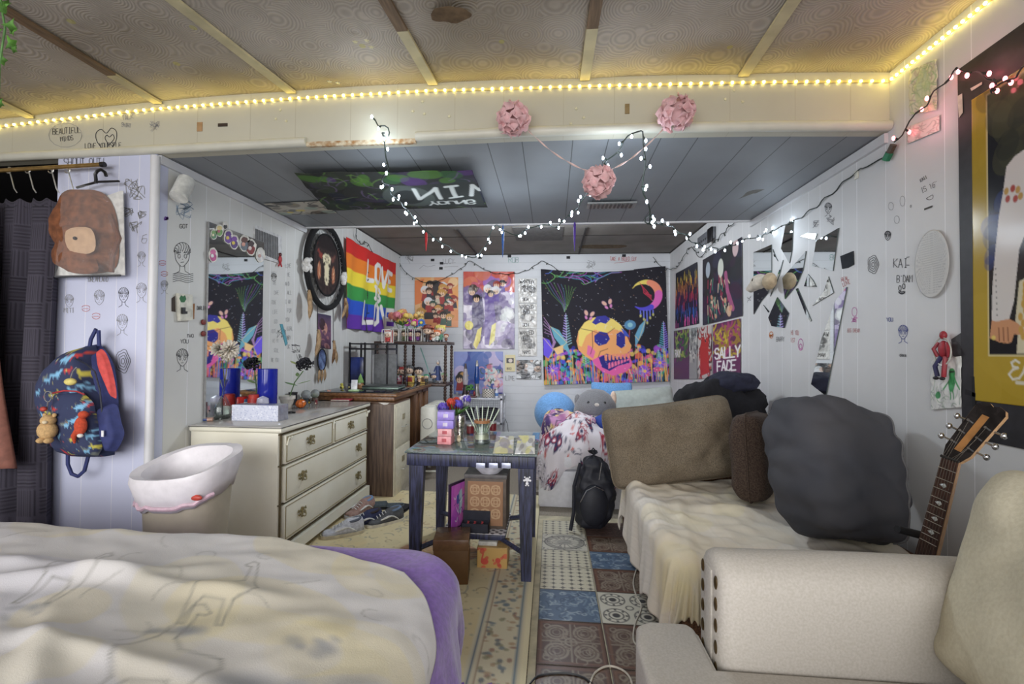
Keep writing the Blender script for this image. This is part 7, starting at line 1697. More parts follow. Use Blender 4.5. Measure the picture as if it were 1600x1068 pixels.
# teal sabre leaning behind
a, b_ = PY(657, 543, 5.5), PY(671, 582, 5.44); t_ = thing('toy_sword', 'slim pale teal toy sword leaning behind the figurines', 'toy', a); MB().tube([a, b_], .008, 6).build('blade', M('teal blade', (150,196,190), .3), t_); MB().tube([b_, b_+(b_-a).normalized()*.07], .011, 6).build('handle', M('sword handle', (90,90,96), .4), t_)
gpl = thing('green_plush', 'lime green plush on the bottom tier of the stand', 'plush', (-1.36, 5.32, .301)); L('body', MB().ell((0,0,.10), (.09,.09,.10), 16, 12), M('lime plush', (130,160,60), .95, bump=.4, scale=80), gpl)
for q in (-1, 1): L('ear', MB().ell((q*.06,0,.20), (.03,.02,.035)), M('lime plush', (130,160,60)), gpl); L('eye', MB().ell((q*.035,-.085,.13), .012), EYE, gpl)

# ------------------------------------------------------------------ white wire cart below the posters
ct = thing('wire_cart', 'pale grey metal shelving cart with mesh sides under the blue poster', 'cart', (-.93, 5.75, 0)); gm = M('pale grey metal', (176,178,186), .4, .3)
X0_, X1_, Y0_, Y1_ = -1.26, -.60, 5.60, 5.98
for x in (X0_, X1_-.03):
    for y in (Y0_, Y1_-.03): MB().b2((x, y, .03), (x+.03, y+.03, .73), .003).build('post', gm, ct); MB().ell((x+.015, y+.015, .022), .022, 10, 8).build('caster', M('black caster', (40,40,42), .5), ct)
for z in (.70, .40, .10): MB().b2((X0_, Y0_, z-.03), (X1_, Y1_, z), .004).build('shelf', gm, ct)
ms = MB()
for k in range(22): x = X0_+.03+k*(X1_-X0_-.06)/21; ms.tube([(x, Y0_+.005, .42), (x, Y0_+.005, .67)], .0015, 4)
for k in range(10): z = .43+k*.025; ms.tube([(X0_+.03, Y0_+.005, z), (X1_-.03, Y0_+.005, z)], .0015, 4)
ms.build('mesh_panel', M('grey mesh wire', (140,142,150), .4, .5), ct)
def onc(x, Y=5.72): p = PY(x, 612, Y); p.z = .701; return p
def lava(x, h, liq, label, basec, Y=5.72):
    t_ = thing('lava_lamp', label, 'lamp', onc(x, Y)); L('base', MB().lathe([(.042,0),(.045,.01),(.024,h*.28),(.03,h*.36)], n=20), basec, t_); L('bottle', MB().lathe([(.03,h*.36),(.038,h*.5),(.022,h*.84),(.015,h*.84)], n=20), liq, t_); L('cap', MB().lathe([(.02,h*.84),(.011,h),(.001,h)], n=16), basec, t_)
lava(727, .42, M('clear lamp water', (190,184,190), .1, alpha=.7), 'clear lava lamp with dark base on the wire cart', M('dark bronze', (90,80,84), .3, .6))
lava(745, .46, M('blue lamp liquid', (34,70,140), .08), 'blue lava lamp with silver base on the wire cart', M('satin metal', (190,188,182), .3, .8))
t_ = thing('basket', 'small black and white woven basket on the wire cart', 'basket', onc(763, 5.70))
c = Can(36, 10, (206,200,190), 3)
for i in range(24):
    for j in range(7):
        if (i+j) % 2: c.rect(i*1.5, j*1.5, i*1.5+1.4, j*1.5+1.4, (60,56,54))
mb = MB().grid(lambda u, v: (.075*cos(u*6.2832), .06*sin(u*6.2832), .10*(1-v)), c.W, c.H); vv, uu = np.mgrid[0:c.H, 0:c.W]; mb.c = c.at(uu.ravel()/(c.W-1), vv.ravel()/(c.H-1)); mb.build('weave', PAPER, t_, world=False, solid=.003); L('bottom', MB().lathe([(.06,0),(.06,.004)]), PAPER, t_)
lathe_thing('spray_bottle', 'small blue labelled white bottle at the right of the wire cart', 'bottle', onc(776, 5.68), [('bottle', [(.02,0),(.022,.07),(.012,.09)], M('white plastic', (220,220,228))), ('label', [(.0225,.02),(.0228,.055)], M('blue label', (90,130,190), .4)), ('cap', [(.01,.09),(.01,.12),(.001,.121)], M('white plastic', (220,220,228)))])
t_ = thing('bonsai_ornament', 'small artificial plant with red figure on a dark stand', 'plant', onc(735, 5.64)); L('stand', MB().box((0,0,.01), (.16,.08,.02), .004), M('dark red wood', (84,40,40), .4), t_); L('trunk', MB().tube([(-.03,0,.02),(-.02,0,.06),(.0,0,.10)], .008, 6), M('bonsai trunk', (90,70,50), .8), t_)
mb = MB()
for k in range(30): mb.ell((Rt.uniform(-.05,.04), Rt.uniform(-.03,.03), Rt.uniform(.09,.15)), Rt.uniform(.01,.018), 6, 4)
L('foliage', mb, M('bonsai green', (80,130,70), .8), t_); L('red_figure', MB().ell((.05,-.01,.05), (.015,.012,.03)), M('bonsai red', (130,40,50), .5), t_)
for i, (x, l) in enumerate(((-1.10, 'black round basket left inside the wire cart'), (-.80, 'black round basket right inside the wire cart'))):
    t_ = thing('black_basket', l, 'basket', (x, 5.8, .401)); L('body', MB().lathe([(.10,0),(.12,.14),(.115,.14),(.095,.01),(.001,.008)], n=24), M('black wicker', (40,40,44), .7, bump=.5), t_); L('rim', MB().tube([(.12*cos(a), .12*sin(a), .14) for a in np.linspace(0, 6.28, 24, endpoint=False)], .008, 6, closed=True), M('black wicker', (40,40,44)), t_)
string('electric_cable', 'black power cable hanging down the wall right of the cart', PP([(786,640,6.0),(790,655,6.1),(794,668,6.15),(797,690,6.2),(800,700,6.2)]), 0, off, cat='cord')

# ------------------------------------------------------------------ on the glass table
TT = .7225
b0 = at(697, 692, TT)
for i, (z, w, h, c, l) in enumerate(((0,.085,.05,(226,150,156),'pink perfume box at the bottom of the stack on the glass table'),(.05,.085,.045,(226,166,170),'pale pink box second in the stack on the glass table'),(.095,.10,.052,(150,130,214),'lower lavender box in the stack on the glass table'),(.147,.10,.052,(160,140,220),'topmost lavender box of the stack on the glass table'))):
    t_ = thing('gift_box', l, 'box', (b0.x, b0.y, TT+z+.0002*i), .06*i-.05); L('box', MB().b2((-w/2,-.045,0),(w/2,.045,h-.001), .002), M('stack card %d' % i, c, .35), t_); L('label', MB().b2((-.014,-.0465,h*.3),(.014,-.0452,h*.72)), M('stack label %d' % i, (214,206,230) if i > 1 else (190,80,90), .4), t_)
v0 = at(718, 684, TT)
lathe_thing('silver_vase', 'shiny silver crinkled vase behind the lavender boxes', 'vase', v0, [('vase', [(.03,0),(.026,.02),(.034,.08),(.04,.12),(.034,.15),(.03,.15),(.03,.02),(.001,.015)], M('crinkled silver', (200,196,190), .15, 1, bump=1, scale=40))])
bouquet(v0+Vector((-.03,.02,0)), 'artificial_bouquet', 'bright red, purple and white artificial flowers standing on the glass table', [(196,60,40),(110,90,200),(232,226,236),(206,80,60)], (70,140,90), 11, .10, .26, 9)
animal_orn(717, 690, TT, .032, (222,206,170), (232,220,190), 'small cream ceramic angel figurine beside the box stack', 0)
j0 = at(753, 690, TT); t_ = thing('candle_jar', 'large glass jar with wooden rim and white candle base', 'candle', j0); L('glass', MB().lathe([(.05,0),(.052,.01),(.046,.02),(.047,.12),(.045,.12)], n=28), cglass, t_, solid=-.002); L('wax', MB().lathe([(.043,.02),(.043,.05),(.001,.05)], n=24), M('cream wax', (226,220,196), .6), t_); L('rim', MB().lathe([(.05,.12),(.051,.138),(.04,.138),(.04,.12)], n=28), M('wood lid', (160,110,70), .5, kind='wood'), t_); L('base', MB().lathe([(.05,0),(.05,.012)], n=28), M('smoky glass', (130,136,140), .1), t_)
for k in range(7):
    a = -.5+k*.17; t_ = thing('incense_stick', 'one of several pale green sticks standing in the glass jar', 'stick', j0+Vector((.03*sin(a*2),.005*k-.015,.055)), group='pale green sticks in the jar'); t_['label'] = ['leftmost','second from left','third from left','middle','third from right','second from right','rightmost'][k]+' pale green stick in the glass jar'; L('stick', MB().tube([(0,0,0),(.16*sin(a),0,.17*cos(a))], .0035, 5), M('pale mint stick', (206,222,200), .5), t_)
for i, (x, y) in enumerate(((735,676),(770,672))): lathe_thing('tin', ['left','right'][i]+' dark red candle tin at the back of the glass table', 'tin', at(x, y, TT), [('tin', [(.026,0),(.026,.05)], M('dark red tin', (130,36,44), .3)), ('lid', [(.027,.05),(.027,.06),(.001,.061)], M('satin metal', (190,188,182)))])
for i, (x0, y0, x1, y1, c, l) in enumerate(((770,681,803,708,(206,200,160),'yellow printed card lying under the jar on the glass table'),(804,680,836,709,(196,190,170),'grey photo magazine at the right corner of the glass table'))):
    c_ = Can(14, 16, c, 2.6).blobs(18, [(226,216,120),(150,140,130),(120,110,110),(230,226,220)], 1, 4, i+3); A_, B_, C_ = at(x0+6, y0, TT), at(x1, y0, TT), at(x0, y1, TT)
    tag(sheet('magazine', c_, A_, B_, C_, mat=GLOSSY), l, 'magazine')
for i, x in enumerate((751, 771, 791)):
    p = PY(x, 727, ty0_-.022); t_ = thing('hanging_tag', ['left','middle','right'][i]+' of three silver tags hanging off the front of the glass table', 'tag', p); MB().box(p, (.052, .008, .03), .003).build('tag', M('pale silver', (186,192,214), .3, .4), t_)
    for q in (-.012, .012): MB().tube([p+Vector((q,0,.014)), p+Vector((q*.8,0,.045)), p+Vector((q*.7,.012,.062))], .0015, 4).build('wire', M('silver clip', (200,200,204)), t_)

# ------------------------------------------------------------------ on and under the lower shelf
ST = SZ+.0045
bx = thing('storage_box', 'brown box with tan scrollwork panel on the lower table shelf', 'box', (-.375, 2.86, ST)); 
MB().b2((-.52, 2.74, ST), (-.265, 2.98, ST+.30), .004).build('body', M('dark olive box', (92,80,70), .6), bx); MB().b2((-.523, 2.735, ST+.30), (-.262, 2.985, ST+.325), .003).build('lid', M('grey box lid', (96,92,92), .5), bx)
c = Can(22, 26, (150,112,82), 3)
for x in (4.5, 11, 17.5):
    for y in (5, 12, 19):
        c.ell(x, y, 3, 3, (190,160,124), ring=.2).ell(x, y, 1.4, 1.4, (190,160,124), ring=.35)
        for a in range(4): c.ell(x+2.4*cos(a*1.57+.78), y+2.4*sin(a*1.57+.78), .9, .9, (190,160,124), ring=.4)
sheet('scroll_panel', c, (-.50, 2.7385, ST+.285), (-.285, 2.7385, ST+.285), (-.50, 2.7385, ST+.02), parent=bx)
di = lathe_thing('dish', 'white and lavender oval dish on the storage box', 'dish', (-.375, 2.80, ST+.3255), [('dish', [(.06,0),(.095,.035),(.10,.05),(.092,.048),(.055,.012),(.001,.01)], M('white glazed dish', (216,216,226), .2))]); 
t_ = thing('folded_cloth', 'crumpled pale blue cloth lying in the white dish', 'cloth', (-.375, 2.80, ST+.345)); L('cloth', MB().ell((0,0,.012), (.05,.04,.018), 12, 8), M('pale blue cloth', (170,190,220), .6, bump=.8), t_)
c = Can(26, 30, (190,90,190), 3).blobs(18, [(206,110,200),(170,80,190),(214,120,170)], 3, 8, 3, al=.6); c.poly([(14,6),(20,4),(21,14),(18,22),(14,20)], (176,200,206)).poly([(10,8),(14,7),(14,14),(10,14)], (70,80,160)).scrib(14, [(110,70,150),(220,230,230)], 6, .7, 5, (9,4,22,24)).line([(15,5),(15,22)], .6, (70,90,120))
A_ = PY(703, 768, 2.66); B_ = Vector((-.518, 2.775, 0)); A_.z = ST+.265; B_ = Vector((-.525, 2.80, ST+.29))
cv = thing('canvas_painting', 'small pink and purple canvas painting leaning against the storage box', 'painting', (A_.x, A_.y, ST)); nn = (Vector((B_.x, B_.y, 0))-Vector((A_.x, A_.y, 0))).normalized()
n2 = Vector((nn.y, -nn.x, 0)); q0 = Vector((A_.x, A_.y, ST)); q1 = Vector((B_.x, B_.y, ST)); H_ = Vector((0, 0, .28))
MB().prism([(0,0),((q1-q0).length,0),((q1-q0).length,.28),(0,.28)], q0-n2*.012, nn, (0,0,1), n2*.012).build('frame', M('dark plum frame', (50,30,60), .4), cv, smooth=False)
e_ = nn*.012; sheet('canvas', c, q0+e_+Vector((0,0,.268))+n2*.0025, q1-e_+Vector((0,0,.268))+n2*.0025, q0+e_+Vector((0,0,.012))+n2*.0025, parent=cv, normal=n2)
ob = thing('open_box', 'small black open box with red wrapped sweets on the shelf', 'box', (-.45, 2.70, ST)); x0, x1, y0, y1 = -.525, -.36, 2.665, 2.73
m_ = MB()
for lo, hi in (((x0,y0,ST),(x1,y0+.004,ST+.055)),((x0,y1-.004,ST),(x1,y1,ST+.055)),((x0,y0,ST),(x0+.004,y1,ST+.055)),((x1-.004,y0,ST),(x1,y1,ST+.055)),((x0,y0,ST),(x1,y1,ST+.004))): m_.b2(lo, hi)
m_.build('tray', M('black card', (36,38,50), .5), ob, smooth=False); MB().b2((x0,y1,ST+.05), (x1,y1+.003,ST+.11)).build('lid', M('black card', (36,38,50)), ob)
for i, x in enumerate((-.49, -.45, -.405)): t_ = thing('sweet', ['left','middle','right'][i]+' pink red wrapped sweet in the black open box', 'sweet', (x, 2.70, ST+.0045)); L('wrapper', MB().ell((0,0,.022), (.018,.014,.02), 10, 8), M('red wrapper', (190,80,84), .4), t_); L('twist', MB().tube([(0,0,.04),(.004,0,.052)], [.003,.008], 6), M('red wrapper', (190,80,84)), t_)
f0, f1 = at(680, 902, 0), at(727, 916, 0)
cb_ = thing('brown_box', 'plain brown cardboard cube box on the rug under the table', 'box', (-.55, 2.55, .009), .12); L('box', MB().b2((-.095,-.085,0),(.095,.095,.245), .003), M('brown card', (96,66,30), .5, amt=.06), cb_); L('lid', MB().b2((-.098,-.088,.19),(.098,.098,.25), .003), M('brown card lid', (104,76,52), .25), cb_)
c = Can(20, 14, (196,160,96), 3.4).blobs(14, [(190,70,60),(206,90,70)], .6, 1.8, 5); c.ell(5, 9, 2.6, 2.2, (200,80,66)).ell(14, 8, 1.8, 1.8, (200,80,66)).line([(4,4),(3,8)], 1, (200,80,66))
kb_ = thing('cardboard_box', 'small tan cardboard box printed with red splotches on the rug', 'box', (-.33, 2.76, .009)); MB().b2((-.43, 2.68, .009), (-.25, 2.83, .135), .002).build('box', M('tan card', (190,156,100), .6), kb_); sheet('printed_front', c, (-.428, 2.678, .132), (-.252, 2.678, .132), (-.428, 2.678, .012), parent=kb_)
t_ = thing('paper_pad', 'white paper pad resting on top of the tan cardboard box', 'paper', (-.37, 2.75, .1355)); L('pad', MB().box((0,0,.012), (.11,.10,.024), .002), M('white paper', (216,214,206), .7), t_)

# ------------------------------------------------------------------ soft things on the day bed
mbl = M('sky blue plush', (110,160,214), .95, bump=.2, scale=90, sheen=.3)
t_ = thing('round_plush', 'round sky blue plush with a printed palm scene at left on day bed', 'plush', (.04, 4.62, .47)); L('body', MB().ell((0,0,.20), (.21,.13,.21), 26, 18), mbl, t_)
c = Can(20, 16, (110,160,214), 3); c.ell(11, 6, 6, 4, (60,60,100)).ell(9, 5, 3, 2, (226,200,110)).ell(14, 5, 2.5, 2, (230,180,150)).poly([(6,15),(8,8),(10,8),(9,15)], (50,70,160)).scrib(26, [(50,70,150),(60,60,90)], 5, .8, 4, (3,6,14,15))
mb = MB().grid(lambda u, v: (-.08+.2*u, -.13*sqrt(max(0, 1-((-.08+.2*u)/.21)**2-((.10-.14*v)/.21)**2))-.004, .28-.14*v), c.W, c.H); vv, uu = np.mgrid[0:c.H, 0:c.W]; mb.c = c.at(uu.ravel()/(c.W-1), vv.ravel()/(c.H-1)); mb.build('print', PAPER, t_, world=False, angle=180)
t_ = thing('elephant_plush', 'grey egg-shaped elephant plush with white belly on the day bed', 'plush', (.42, 4.42, .60)); gp = M('grey plush', (122,122,126), .95, bump=.25, scale=120, sheen=.4)
L('body', MB().lathe([(.001,.0),(.12,.01),(.19,.06),(.205,.12),(.19,.20),(.14,.28),(.08,.32),(.001,.335)], n=32, sy=.8), gp, t_); L('belly', MB().ell((0,-.098,.06), (.12,.07,.085), 20, 12), M('white plush', (226,222,216)), t_)
for q in (-.075, .075): L('eye', MB().ell((q,-.128,.215), (.013,.008,.013), 10, 8), EYE, t_)
L('snout', MB().ell((0,-.14,.195), (.026,.02,.02), 12, 8), M('pale snout', (214,206,196), .8), t_); L('ear', MB().ell((.17,.0,.24), (.03,.03,.075), 12, 10), M('peach ear', (226,200,180), .9), t_); L('ear', MB().ell((-.17,.0,.22), (.03,.03,.06), 12, 10), gp, t_)
t_ = thing('blue_cushion', 'plain light blue cushion leaning behind the elephant plush', 'cushion', (.66, 5.0, .47), rot=(radians(-12), 0, 0)); L('cover', pillow(.46, .50, .16, seed=40, p=2.4, puff=.5, wr=.01), mbl, t_, angle=180)
t_ = thing('small_blue_plush', 'royal blue rounded cushion low in front of the elephant', 'cushion', (.50, 4.16, .60)); L('body', MB().ell((0,0,.05), (.13,.09,.08), 18, 12), M('royal blue', (50,76,160), .9, bump=.3), t_)
t_ = thing('bed_pillow', 'pale grey green pillow propped against the tapestry', 'pillow', (1.0, 4.9, .56), rot=(radians(-18), radians(-6), 0)); L('cover', pillow(.66, .36, .16, seed=41, wr=.02, p=3), M('grey green pillowcase', (176,184,178), .9, amt=.05), t_, angle=180)
t_ = thing('pink_plush', 'small pink plush peeking between pillow and dark clothes', 'plush', (1.24, 4.4, .47)); L('body', MB().ell((0,0,.16), (.09,.08,.17)), M('pink plush', (220,160,170), .9), t_); L('snout', MB().ell((-.03,-.07,.28), (.03,.03,.025)), M('pale pink plush', (232,196,200), .9), t_)
blc = M('black knit', (26,26,32), .95, bump=.4, scale=60)
def heap(name, label, cat, c, r, seed, mat, amp=.35, n=60, floor=None):
    mb = MB().grid(lambda u, v: (lambda d: tuple(Vector(c)+Vector((d.x*r[0], d.y*r[1], d.z*r[2]))*(1+amp*(fb(d.x*1.6+seed, d.y*1.6, d.z*1.6)*.6+.25*abs(nz(d.x*4+seed, d.y*4, d.z*4))))))(Vector((cos(u*2*pi)*sin(v*pi), sin(u*2*pi)*sin(v*pi), -cos(v*pi)))), n, n//2, closed=True)
    if floor is not None: mb.v = [(x, y, max(z, floor)) for x, y, z in mb.v]
    mb.v = [(min(x, XR-.01), y, z) for x, y, z in mb.v]
    return tag(mb.build(name, mat, angle=180), label, cat)
heap('clothes_pile', 'heap of black clothes piled behind the tan cushion', 'clothes', (1.22, 3.42, .86), (.33,.20,.26), 3, blc, floor=.742)
heap('black_jacket', 'crumpled navy black jacket topmost on the clothes heap', 'jacket', (1.28, 3.36, 1.08), (.17,.12,.08), 9, M('navy black cloth', (34,36,56), .9, bump=.3), .3)
heap('black_beanie', 'small black knit beanie lying beside the blue cushion', 'hat', (.80, 4.3, .66), (.13,.1,.07), 12, blc, .2)
heap('dark_red_shirt', 'dark red shirt crumpled under the black beanie', 'shirt', (.66, 4.25, .60), (.15,.12,.06), 14, M('dark red cloth', (110,40,54), .9), .3)
c = Can(60, 50, (80,60,110), 2).blobs(70, [(170,110,150),(226,200,120),(40,40,80),(190,140,180),(120,60,100),(214,180,190)], 2, 6, 5).scrib(60, [(30,30,60),(230,220,200)], 8, .8, 3)
mbx = drape(-.06, .40, 4.02, 4.5, .705, .10, .0, .16, .0, 60, 60, r=.05, wr=.03, wf=6, side=.05, sf=14, seed=50)
tag(paint(mbx, c).build('patterned_shirt', CLOTHP, solid=.004, angle=180), 'purple and yellow patterned shirt thrown over the paisley blanket heap', 'shirt')
# black backpack on the floor
t_ = thing('black_backpack', 'slumped black backpack standing between day bed and sofa', 'backpack', (.30, 3.42, 0), rz=.1); bp_ = M('black nylon', (34,36,46), .6, bump=.25, scale=30)
L('body', MB().grid(lambda u, v: ((lambda a, s_, w: (abs(cos(a))**.7*(1 if cos(a) > 0 else -1)*w*.155+.03*sin(s_*3)+.012*nz(s_*9,a*2), abs(sin(a))**.7*(1 if sin(a) > 0 else -1)*w*.11-.02*s_+.02*nz(a*2,s_*7), .005+.56*s_))(u*2*pi, v, (sin(min(1, v*1.04+.03)*pi)**.28 if v < .97 else .3)*(1.0-.38*v*v)+.09*nz(u*9, v*7)+.03*sin(v*40+u*9))), 50, 36, closed=True), bp_, t_, angle=180)
L('front_pocket', MB().ell((.0,-.10,.19), (.105,.05,.15), 20, 14), bp_, t_)
L('zipper', MB().tube([(-.10,-.12,.22),(-.06,-.145,.31),(.0,-.15,.34),(.06,-.14,.31)], .004, 5), M('silver clip', (200,200,204)), t_); L('zipper', MB().tube([(.03,-.125,.38),(.05,-.12,.50)], .004, 5), M('silver clip', (200,200,204)), t_)
L('shoulder_strap', MB().tube([(-.09,-.05,.48),(-.14,-.08,.32),(-.145,-.10,.14),(-.17,-.12,.02)], .014, 6), bp_, t_); L('grab_loop', MB().tube([(-.01,0,.545),(.01,-.01,.58),(.04,0,.545)], .006, 6), bp_, t_)

# ------------------------------------------------------------------ shoes beside the dresser
def shoe(p, rz, label, upper, sole, accent, ln=.28, slip=False, group=None, lace=(226,226,226), rot=None):
    t_ = thing('sneaker' if not slip else 'slipper', label, 'shoe', p, rz, rot=rot); w = ln*.18
    def outl(t): return w*(.78+.25*sin(t*pi)+(.10 if t < .35 else 0))*min(1, (t+.02)*9, (1.02-t)*9)**.5
    so = MB(); n = 22; A = [(ln*(t-.5), -outl(t)) for t in np.linspace(0, 1, n)]+[(ln*(t-.5), outl(t)) for t in np.linspace(1, 0, n)]
    L('sole', MB().prism([(x*1.03, y*1.06) for x, y in A], (0,0,0), (1,0,0), (0,1,0), (0,0,.028 if not slip else .016)), M('sole %d %d %d' % sole, sole, .6), t_)
    def hz(t): return (.045+.06*max(0, min(1, (t-.25)/.35))) if not slip else (.05 if t < .5 else .018)
    def uf(u, v):
        t = v*.97+.015; a = u*pi; wv = outl(t)*.96
        return (ln*(t-.5), wv*cos(a)*(1-.0*sin(a)), .026+(hz(t)-.02)*sin(a)**.6*(1 if not (t > .5 and not slip) else 1)*min(1, t*9, (1-t)*14+.3)**.5)
    L('upper', MB().grid(uf, 20, 24), M('upper %d %d %d' % upper, upper, .8, bump=.2, scale=60), t_, solid=.003)
    if not slip:
        L('opening', MB().ell((ln*.24,0,.095), (ln*.16,w*.55,.014), 14, 8), M('shoe lining %d' % accent[0], accent, .9), t_)
        L('collar', MB().tube([(ln*.24+ln*.17*cos(a), w*.62*sin(a), .098+.008*cos(a)) for a in np.linspace(0, 6.28, 20, endpoint=False)], .009, 6, closed=True), M('upper accent %d %d %d' % accent, accent, .8), t_)
        for k in range(4): L('lace', MB().tube([(-ln*.02-k*.02, -w*.45, .088-k*.009), (-ln*.02-k*.02, 0, .098-k*.009), (-ln*.02-k*.02, w*.45, .088-k*.009)], .003, 5), M('lace white', lace, .7), t_)
        for q in (-1, 1): L('stripe', MB().tube([(ln*(-.2+.5*t), q*outl(.3+.5*t)*1.0, .045+.03*sin(t*4)*t+.01) for t in np.linspace(0, 1, 8)], [.003,.006,.008,.008,.006,.005,.004,.002], 5), M('stripe white', (220,220,216), .6), t_)
    return t_
shoe(at(536, 836, .0095), .55, 'white and grey sneaker nearest the bed by the dresser', (196,198,206), (206,196,170), (90,96,110))
shoe(at(568, 822, .0095), .75, 'navy and white sneaker second in the row by the dresser', (44,50,84), (216,208,186), (50,40,40))
shoe(at(602, 818, .0095), .75, 'charcoal skate shoe with white wave stripe and white sole', (84,86,90), (222,216,200), (110,130,160))
shoe(at(576, 808, .0095)+Vector((-.09,.06,0)), 1.2, 'pale blue and brown sneaker at the back against the dresser', (160,130,120), (206,206,210), (120,150,190))
shoe(at(596, 802, .0095)+Vector((.0,.12,0)), .3, 'dark grey slipper beside the filing cabinet', (74,84,90), (50,52,56), (40,40,40), slip=True)
shoe(at(616, 804, .0095)+Vector((.02,.06,0)), 1.4, 'black slipper right of the dark grey slipper', (34,34,40), (30,30,34), (40,40,40), slip=True)

# ------------------------------------------------------------------ guitar on its stand
gt = thing('acoustic_guitar', 'acoustic guitar standing behind the armchair by the right wall', 'guitar', (1.2, 1.6, .1))
G0, G1, G2 = PY(1449, 858, 1.57), PY(1486, 716, 1.52), PY(1548, 640, 1.49)
ax = (G1-G0).normalized(); nrm = Vector((-.93, -.37, 0)); nrm = (nrm-ax*nrm.dot(ax)).normalized(); sd = ax.cross(nrm).normalized()
if sd.x < 0: sd = -sd
maple = M('pale maple', (214,170,124), .35, kind='wood', amt=.15); rose_ = M('rosewood', (74,48,38), .4, kind='wood', amt=.3)
N0 = G0-ax*.12; ln = (G1-N0).length
MB().add([N0-sd*.028, N0+sd*.028, G1+sd*.022, G1-sd*.022, N0-sd*.02-nrm*.035, N0+sd*.02-nrm*.035, G1+sd*.016-nrm*.022, G1-sd*.016-nrm*.022], [(3,2,1,0),(4,5,6,7),(0,1,5,4),(1,2,6,5),(2,3,7,6),(3,0,4,7)]).build('neck', maple, gt, smooth=False)
MB().add([N0-sd*.027+nrm*.001, N0+sd*.027+nrm*.001, G1+sd*.021+nrm*.001, G1-sd*.021+nrm*.001, N0-sd*.027+nrm*.006, N0+sd*.027+nrm*.006, G1+sd*.021+nrm*.006, G1-sd*.021+nrm*.006], [(3,2,1,0),(4,5,6,7),(0,1,5,4),(1,2,6,5),(2,3,7,6),(3,0,4,7)]).build('fretboard', rose_, gt, smooth=False)
for k in range(10):
    c = G1-ax*(.64*(1-2**(-(k+1)/12))); 
    if (c-N0).dot(ax) > 0: MB().tube([c-sd*.023+nrm*.0068, c+sd*.023+nrm*.0068], .0012, 4).build('fret', M('fret wire', (210,206,196), .3, .8), gt)
    if k in (2, 4, 6, 8):
        q = c+ax*.014+nrm*.0064; MB().add([q-sd*.009, q+sd*.004-ax*.008, q+sd*.010, q+sd*.004+ax*.008], [(0,1,2,3)]).build('inlay', M('pearl inlay', (206,210,206), .25), gt, solid=.0004)
MB().tube([G1-sd*.023+nrm*.006, G1+sd*.023+nrm*.006], .005, 5).build('nut', M('black nut', (30,28,28), .4), gt)
hx = (G2-G1).normalized(); hn = (nrm-hx*nrm.dot(hx)).normalized(); hs = hx.cross(hn).normalized(); hs = hs if hs.dot(sd) > 0 else -hs; hl = (G2-G1).length*1.10
HP = [(-.023,0),(.023,0),(.034,.03),(.036,hl*.55),(.038,hl*.9),(.030,hl*.97),(.012,hl),(0,hl*.96),(-.012,hl),(-.030,hl*.97),(-.038,hl*.9),(-.036,hl*.55),(-.034,.03)]
MB().prism(HP, G1-hn*.016, hs, hx, hn*.014).build('headstock', maple, gt, smooth=False); MB().prism([(a*.97, b_) for a, b_ in HP], G1-hn*.002, hs, hx, hn*.002).build('headstock_face', M('black head veneer', (40,36,36), .2, amt=.3), gt, smooth=False)
MB().prism([(-.009,.03),(.009,.03),(.009,hl*.8),(-.009,hl*.8)], G1+hn*.0, hs, hx, hn*.0012).build('head_stripe', M('amber stripe', (170,120,70), .3), gt, smooth=False)
chm = M('chrome tuner', (206,206,206), .15, 1)
for k in range(3):
    for q in (-1, 1):
        c = G1+hx*(.05+k*.038)+hs*q*.022; MB().tube([c-hn*.01, c+hn*.014], .004, 6).tube([c-hn*.008, c+hs*q*.03-hn*.008], .003, 6).ell(c+hs*q*.038-hn*.008, (.009,.007,.010), 8, 6).build('tuning_peg', chm, gt)
for k in range(6): o_ = -.018+k*.0072; MB().tube([N0-ax*.4+sd*o_*1.2+nrm*.010, G1+sd*o_+nrm*.010, G1+hx*(.05+.038*(k % 3))+hs*(-.022 if k < 3 else .022)+hn*.008], .0004, 4).build('string', M('dull string', (120,112,100), .5, .6), gt)
BO = []
for t in np.linspace(0, pi, 30):
    y = -.24*cos(t); wv = (.14+.05*(-y/.24 < 0)*0)*sin(t)**.5*(1+.30*max(0, -y/.24*-1)*0); wv = (.135 if y > .04 else .175)*sin(t)**.45; wv = wv-(.035*math.exp(-((y-.05)/.06)**2)); BO.append((wv, y))
BO = BO+[(-a, b_) for a, b_ in BO[::-1]]
BC = N0-ax*.235
bm_ = MB().prism([(a, b_) for a, b_ in BO], BC-nrm*.10, sd, ax, nrm*.095); bm_.build('body', M('guitar side wood', (120,72,46), .3, kind='wood'), gt, smooth=False)
MB().prism([(a*1.01, b_*1.01) for a, b_ in BO], BC-nrm*.005, sd, ax, nrm*.005).build('soundboard', M('spruce top', (206,160,100), .3, kind='wood', amt=.1), gt, smooth=False)
MB().prism([(.045*cos(a), .06+.045*sin(a)) for a in np.linspace(0, 6.28, 24, endpoint=False)], BC+nrm*.0005, sd, ax, nrm*.001).build('sound_hole', M('hole dark', (20,16,14), .9), gt, smooth=False)
MB().prism([(-.07,-.13),(.07,-.13),(.07,-.11),(-.07,-.11)], BC+nrm*.0005, sd, ax, nrm*.009).build('bridge', rose_, gt, smooth=False)
gs = thing('guitar_stand', 'black tubular guitar stand with padded arm behind the armchair', 'stand', (1.25, 1.66, 0)); bkm = M('black metal', (34,34,38))
P0 = PY(1402, 826, 1.60); P1 = PY(1440, 836, 1.62); MB().tube([P0, P1], [.012, .013], 8).build('padded_arm', M('black foam', (28,28,32), .8), gs)
P2 = P1+Vector((.05, .05, -.02)); MB().tube([P1, P2, (P2.x, P2.y, .35), (P2.x-.02, P2.y+.02, .04)], .009, 6).build('upright', bkm, gs)
